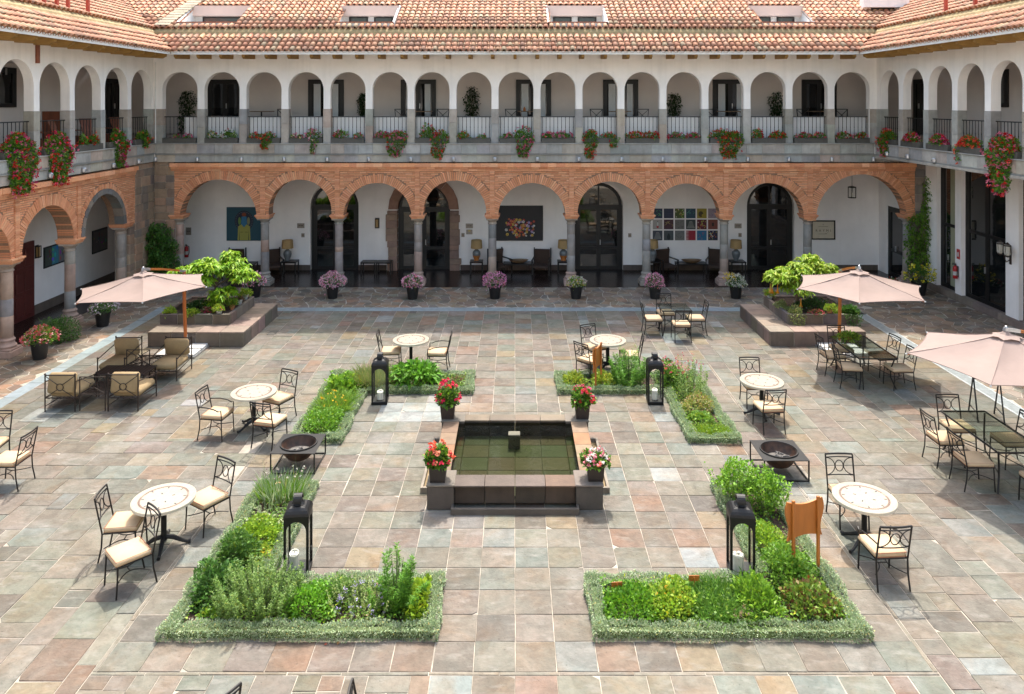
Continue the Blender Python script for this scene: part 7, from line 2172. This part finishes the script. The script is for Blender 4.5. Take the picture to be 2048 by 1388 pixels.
rim(-8.40, 22.8, 'small red leaved plant in a pale pot on the right rim of the left planter', [(.20, .08, .05), (.12, .16, .04)], .13, .14, 220, .06, .03, None, 'white_flat')
rim(-8.42, 23.35, 'tall lime plant at the back right corner of the left planter', LIME, .18, .26, 360, .08, .035, None, 'white_flat')
rim(-9.5, 22.3, 'dark fern like plant in the shade under the left tree', DARK, .45, .28, 700, .09, .035, ([(.6, .58, .55)], 10))
rim(7.98, 23.4, 'lime plant with a red bloom at the back left of the right planter', LIME, .2, .2, 340, .08, .035, ([(.4, .04, .05)], 8), 'white_flat')
rim(8.0, 22.5, 'trailing pale green plant on the left rim of the right planter', [(.24, .30, .09), (.30, .34, .13)], .2, .22, 420, .06, .025, None, None, .1)
rim(8.12, 21.72, 'cream trailing plant spilling over the left front of the right planter', [(.30, .34, .10), (.36, .36, .16), (.20, .28, .06)], .26, .26, 560, .06, .024, None, None, .5)
rim(8.75, 21.72, 'row of dark red flowers at the front of the right planter', [(.10, .16, .03), (.07, .12, .03)], .30, .16, 460, .05, .03, ([(.40, .05, .10), (.45, .08, .06)], 60))
rim(9.12, 21.68, 'lime plant in a clay pot in the middle of the right planter front', LIME, .19, .22, 360, .075, .04, None, 'pot_clay')
rim(9.5, 21.85, 'yellow green plant left of the dark ivy on the right planter', LIME, .18, .18, 320, .075, .04)
rim(9.72, 21.72, 'dark glossy ivy hanging over the right corner of the right planter', [(.05, .13, .02), (.08, .17, .03)], .27, .30, 560, .09, .07, None, None, .48)
rim(8.9, 22.4, 'dark undergrowth below the trumpet flower tree', DARK, .6, .30, 800, .09, .035, ([(.6, .58, .56)], 14))
t = thing('table_plant', 'low green plant in a shallow bowl on the long glass table', 'potted plant', (8.5, 19.02, .765), group='small table plants')
q = MB(); q.lathe([(.06, 0), (.12, .04), (.13, .06), (.11, .05), (0, .03)], 14); q.build('bowl', MATS['pot_clay'], t, smooth=40)
V = L_mound(.27, .24, .13, 420, .11, .035, .3, .4, .2, 0, .4) + np.array([0, 0, .04]); np_leaves('foliage', V, tints(len(V), BRIGHT + LIME), MATS['leaf'], t)

# ---- balcony flower boxes
RED, PNK, COR, WHT, MAG = (.52, .015, .02), (.62, .16, .24), (.62, .10, .045), (.66, .63, .6), (.50, .03, .14)
def flower_box(fr, s, half, label, fol, cols, nb, hump=.2, cascade=None, w=None, d=-.03, lf=GREEN + BRIGHT):
    p = fr.P(s, ZL + .003, d)
    t = thing('flower_box', label, 'flower box', p, atan2(fr.sd.y, fr.sd.x), group='grey flower troughs along the balcony')
    side = 1 if fr.dd.dot(Vector((-sin(t.rotation_euler.z), cos(t.rotation_euler.z), 0))) > 0 else -1   # local y into the building
    q = MB(); W = half
    q.cbox(-W, W, -.09, .09, 0, .19, .008); q.build('trough', MATS['trough_grey'], t)
    q = MB(); q.box(-W + .015, W - .015, -.075, .075, .15, .1925); q.build('soil', MATS['soil'], t)
    Vs = []; Ps = []
    for (x, r, h, n) in fol:
        Vs.append(L_mound(r * 1.1, .15, h * 1.15, int(n * 1.4), .065, .055, .4, .55, .3, 5) + np.array([x, 0, .17]))
        k = max(1, int(2.1 * nb * r / sum(f[1] for f in fol)))
        c, v = dome(k, r, .15, h * 1.12, .85); Ps.append(c + np.array([x, -.02 * side, .19]))
    if cascade:
        for (x, r, drop, n) in cascade:
            k = n; f = rng.uniform(0, 1, k) ** .9; wd = r * (1 - .55 * f) ; ss = rng.uniform(-1, 1, k)
            P = np.c_[x + ss * wd + .05 * np.sin(f * 6), -side * (.08 + .15 * np.sqrt(np.clip(1 - ss ** 2, 0, 1)) * (1 - .4 * f) * rng.uniform(.4, 1, k)), .22 - (drop + .2) * f]
            Vs.append(leaves(P, np.c_[ss * .5, np.full(k, -side * .6), np.full(k, -.1)] + rng.normal(size=(k, 3)) * .5, .065, .055, .2))
            kb_ = max(6, int(n * .06)); f = rng.uniform(0, 1.08, kb_); ss = rng.uniform(-1, 1, kb_)
            Ps.append(np.c_[x + ss * r * 1.1 * (1 - .45 * f), -side * rng.uniform(.2, .27, kb_) * (1 - .2 * f), .24 - (drop + .22) * f])
    V = cat_(Vs); np_leaves('foliage', V, tints(len(V), lf + BRIGHT[:1], .2), MATS['leaf'], t)
    P = cat_(Ps)
    if len(P): np_leaves('blossoms', blooms(P, .046, 8), bl_t(len(P), cols, 8, w), MATS['petal'], t)
FBX = [
 ([(-.1, .12, .12, 40), (.3, .2, .16, 60)], [PNK, MAG], 10, None, 'few pink flowers, in the first back arch from the left'),
 ([(-.35, .2, .26, 120), (.25, .3, .34, 220)], [WHT, WHT, RED], 22, None, 'white flowers and green leaves, second back arch'),
 ([(-.25, .3, .2, 150), (.2, .25, .2, 130)], [RED, RED, COR], 18, [(.1, .22, .22, 260)], 'red flowers hanging in the centre, third back arch'),
 ([(-.3, .25, .16, 90), (.25, .35, .30, 240)], [PNK, WHT, PNK], 30, [(.32, .13, .42, 150)], 'pale pink flowers and a thin trail, fourth back arch'),
 ([(-.25, .3, .28, 190), (.4, .2, .18, 70)], [PNK, PNK, RED], 16, None, 'leafy left half and pink right end, fifth back arch'),
 ([(-.3, .3, .22, 190), (.25, .45, .26, 360)], [PNK, RED, MAG, PNK], 34, [(.22, .42, .50, 520)], 'big pink trailing mass, sixth back arch'),
 ([(-.15, .3, .50, 380), (.3, .35, .26, 260)], [RED, COR, PNK], 22, [(.25, .36, .55, 480)], 'tall leaves and red trails, seventh back arch'),
 ([(-.4, .25, .24, 200), (.3, .2, .14, 60)], [COR, RED], 8, None, 'leafy left end and few coral blooms, eighth back arch'),
 ([(-.35, .25, .2, 120), (.25, .4, .40, 380)], [PNK, PNK, MAG], 12, [(.3, .36, .52, 560)], 'large green trailing clump, middle back arch'),
 ([(-.35, .3, .2, 170), (.2, .4, .24, 200)], [PNK, PNK, MAG], 26, None, 'even row of pink blooms, tenth back arch'),
 ([(-.35, .3, .30, 300), (.3, .3, .20, 180)], [RED, RED, COR], 14, [(-.38, .28, .55, 420), (.5, .2, .15, 110)], 'red trail on the left pier, eleventh back arch'),
 ([(-.25, .4, .22, 220), (.35, .3, .24, 160)], [RED, COR, RED], 34, None, 'dense red and coral row, twelfth back arch'),
 ([(-.3, .35, .2, 220), (.3, .3, .2, 170)], [RED, MAG, PNK], 26, None, 'red left and mauve right blooms, thirteenth back arch'),
 ([(-.1, .55, .30, 520), (.3, .3, .24, 220)], [RED, RED, COR], 26, [(.1, .52, .55, 760)], 'wide red trailing mass, fourteenth back arch'),
 ([(-.4, .22, .34, 200), (.35, .35, .24, 240)], [RED, COR, RED], 30, None, 'leafy left end and red right end, fifteenth back arch'),
 ([(-.25, .35, .2, 190), (.3, .25, .2, 140)], [PNK, PNK, RED], 22, None, 'light pink and red blooms, sixteenth back arch'),
 ([(-.3, .35, .22, 200), (.3, .3, .2, 150)], [PNK, RED, PNK, WHT], 30, None, 'pink and red blooms, last back arch on the right')]
for i, (f, c, nb, ca, l) in enumerate(FBX):
    flower_box(FB, csB[i], .61, 'grey trough with ' + l, f, c, nb, cascade=ca)
LBX = [(26.82, [(0, .5, .30, 420)], [COR, RED], 6, [(.0, .3, .12, 160)], 'leafy clump and one red bloom, last left arch'),
       (25.14, [(0, .5, .40, 460)], [RED, MAG, PNK], 8, [(0, .48, .65, 900)], 'long green trail, fourth left arch'),
       (23.46, [(-.3, .2, .3, 120), (.3, .25, .36, 160)], [RED, COR], 9, None, 'two sparse red geraniums, third left arch'),
       (21.78, [(0, .65, .42, 800)], [RED, MAG, RED, PNK], 40, [(0, .66, .85, 1700)], 'huge red and pink cascade, second left arch'),
       (20.10, [(0, .7, .48, 900)], [RED, RED, PNK, MAG], 46, [(0, .72, .95, 1900)], 'huge red cascade at the left picture edge')]
for s, f, c, nb, ca, l in LBX: flower_box(FL, s, .66, 'grey trough with ' + l, f, c, nb, cascade=ca)
RBX = [(26.75, [(.1, .5, .36, 460)], [RED, COR, PNK], 14, [(.1, .42, .42, 560)], 'leafy red clump, first right arch at the corner'),
       (25.16, [(0, .5, .28, 320)], [RED, PNK, MAG], 34, None, 'bright red and pink blooms, second right arch'),
       (23.57, [(0, .5, .30, 360)], [PNK, RED, MAG], 34, None, 'magenta and pink blooms, third right arch'),
       (21.98, [(0, .55, .30, 340)], [COR, RED, COR], 40, [(.4, .12, .3, 60)], 'coral red blooms, fourth right arch'),
       (20.39, [(0, .62, .46, 900)], [RED, PNK, PNK, RED], 40, [(.05, .62, .95, 1800)], 'huge pink and red cascade at the right picture edge')]
for s, f, c, nb, ca, l in RBX: flower_box(FRR, s, .61, 'grey trough with ' + l, f, c, nb, cascade=ca)
# a few fallen leaves on the paving
for i, (u, v, l, c) in enumerate(((648, 1290, 'small dry red fallen leaf in front of the near left hedge', (.34, .07, .04)), (674, 1291, 'small dry tan fallen leaf in front of the near left hedge', (.36, .20, .08)))):
    x, y = G(u, v)
    V = leaves(np.array([[0, 0, .006]]), np.array([[1.0, .4 * i, .12]]), .06, .04, 0)
    t = thing('fallen_leaf', l, 'leaf', (x, y, .002), i, group='fallen leaves on the paving')
    np_leaves('blade', V, np.array([c]), MATS['leaf'], t)
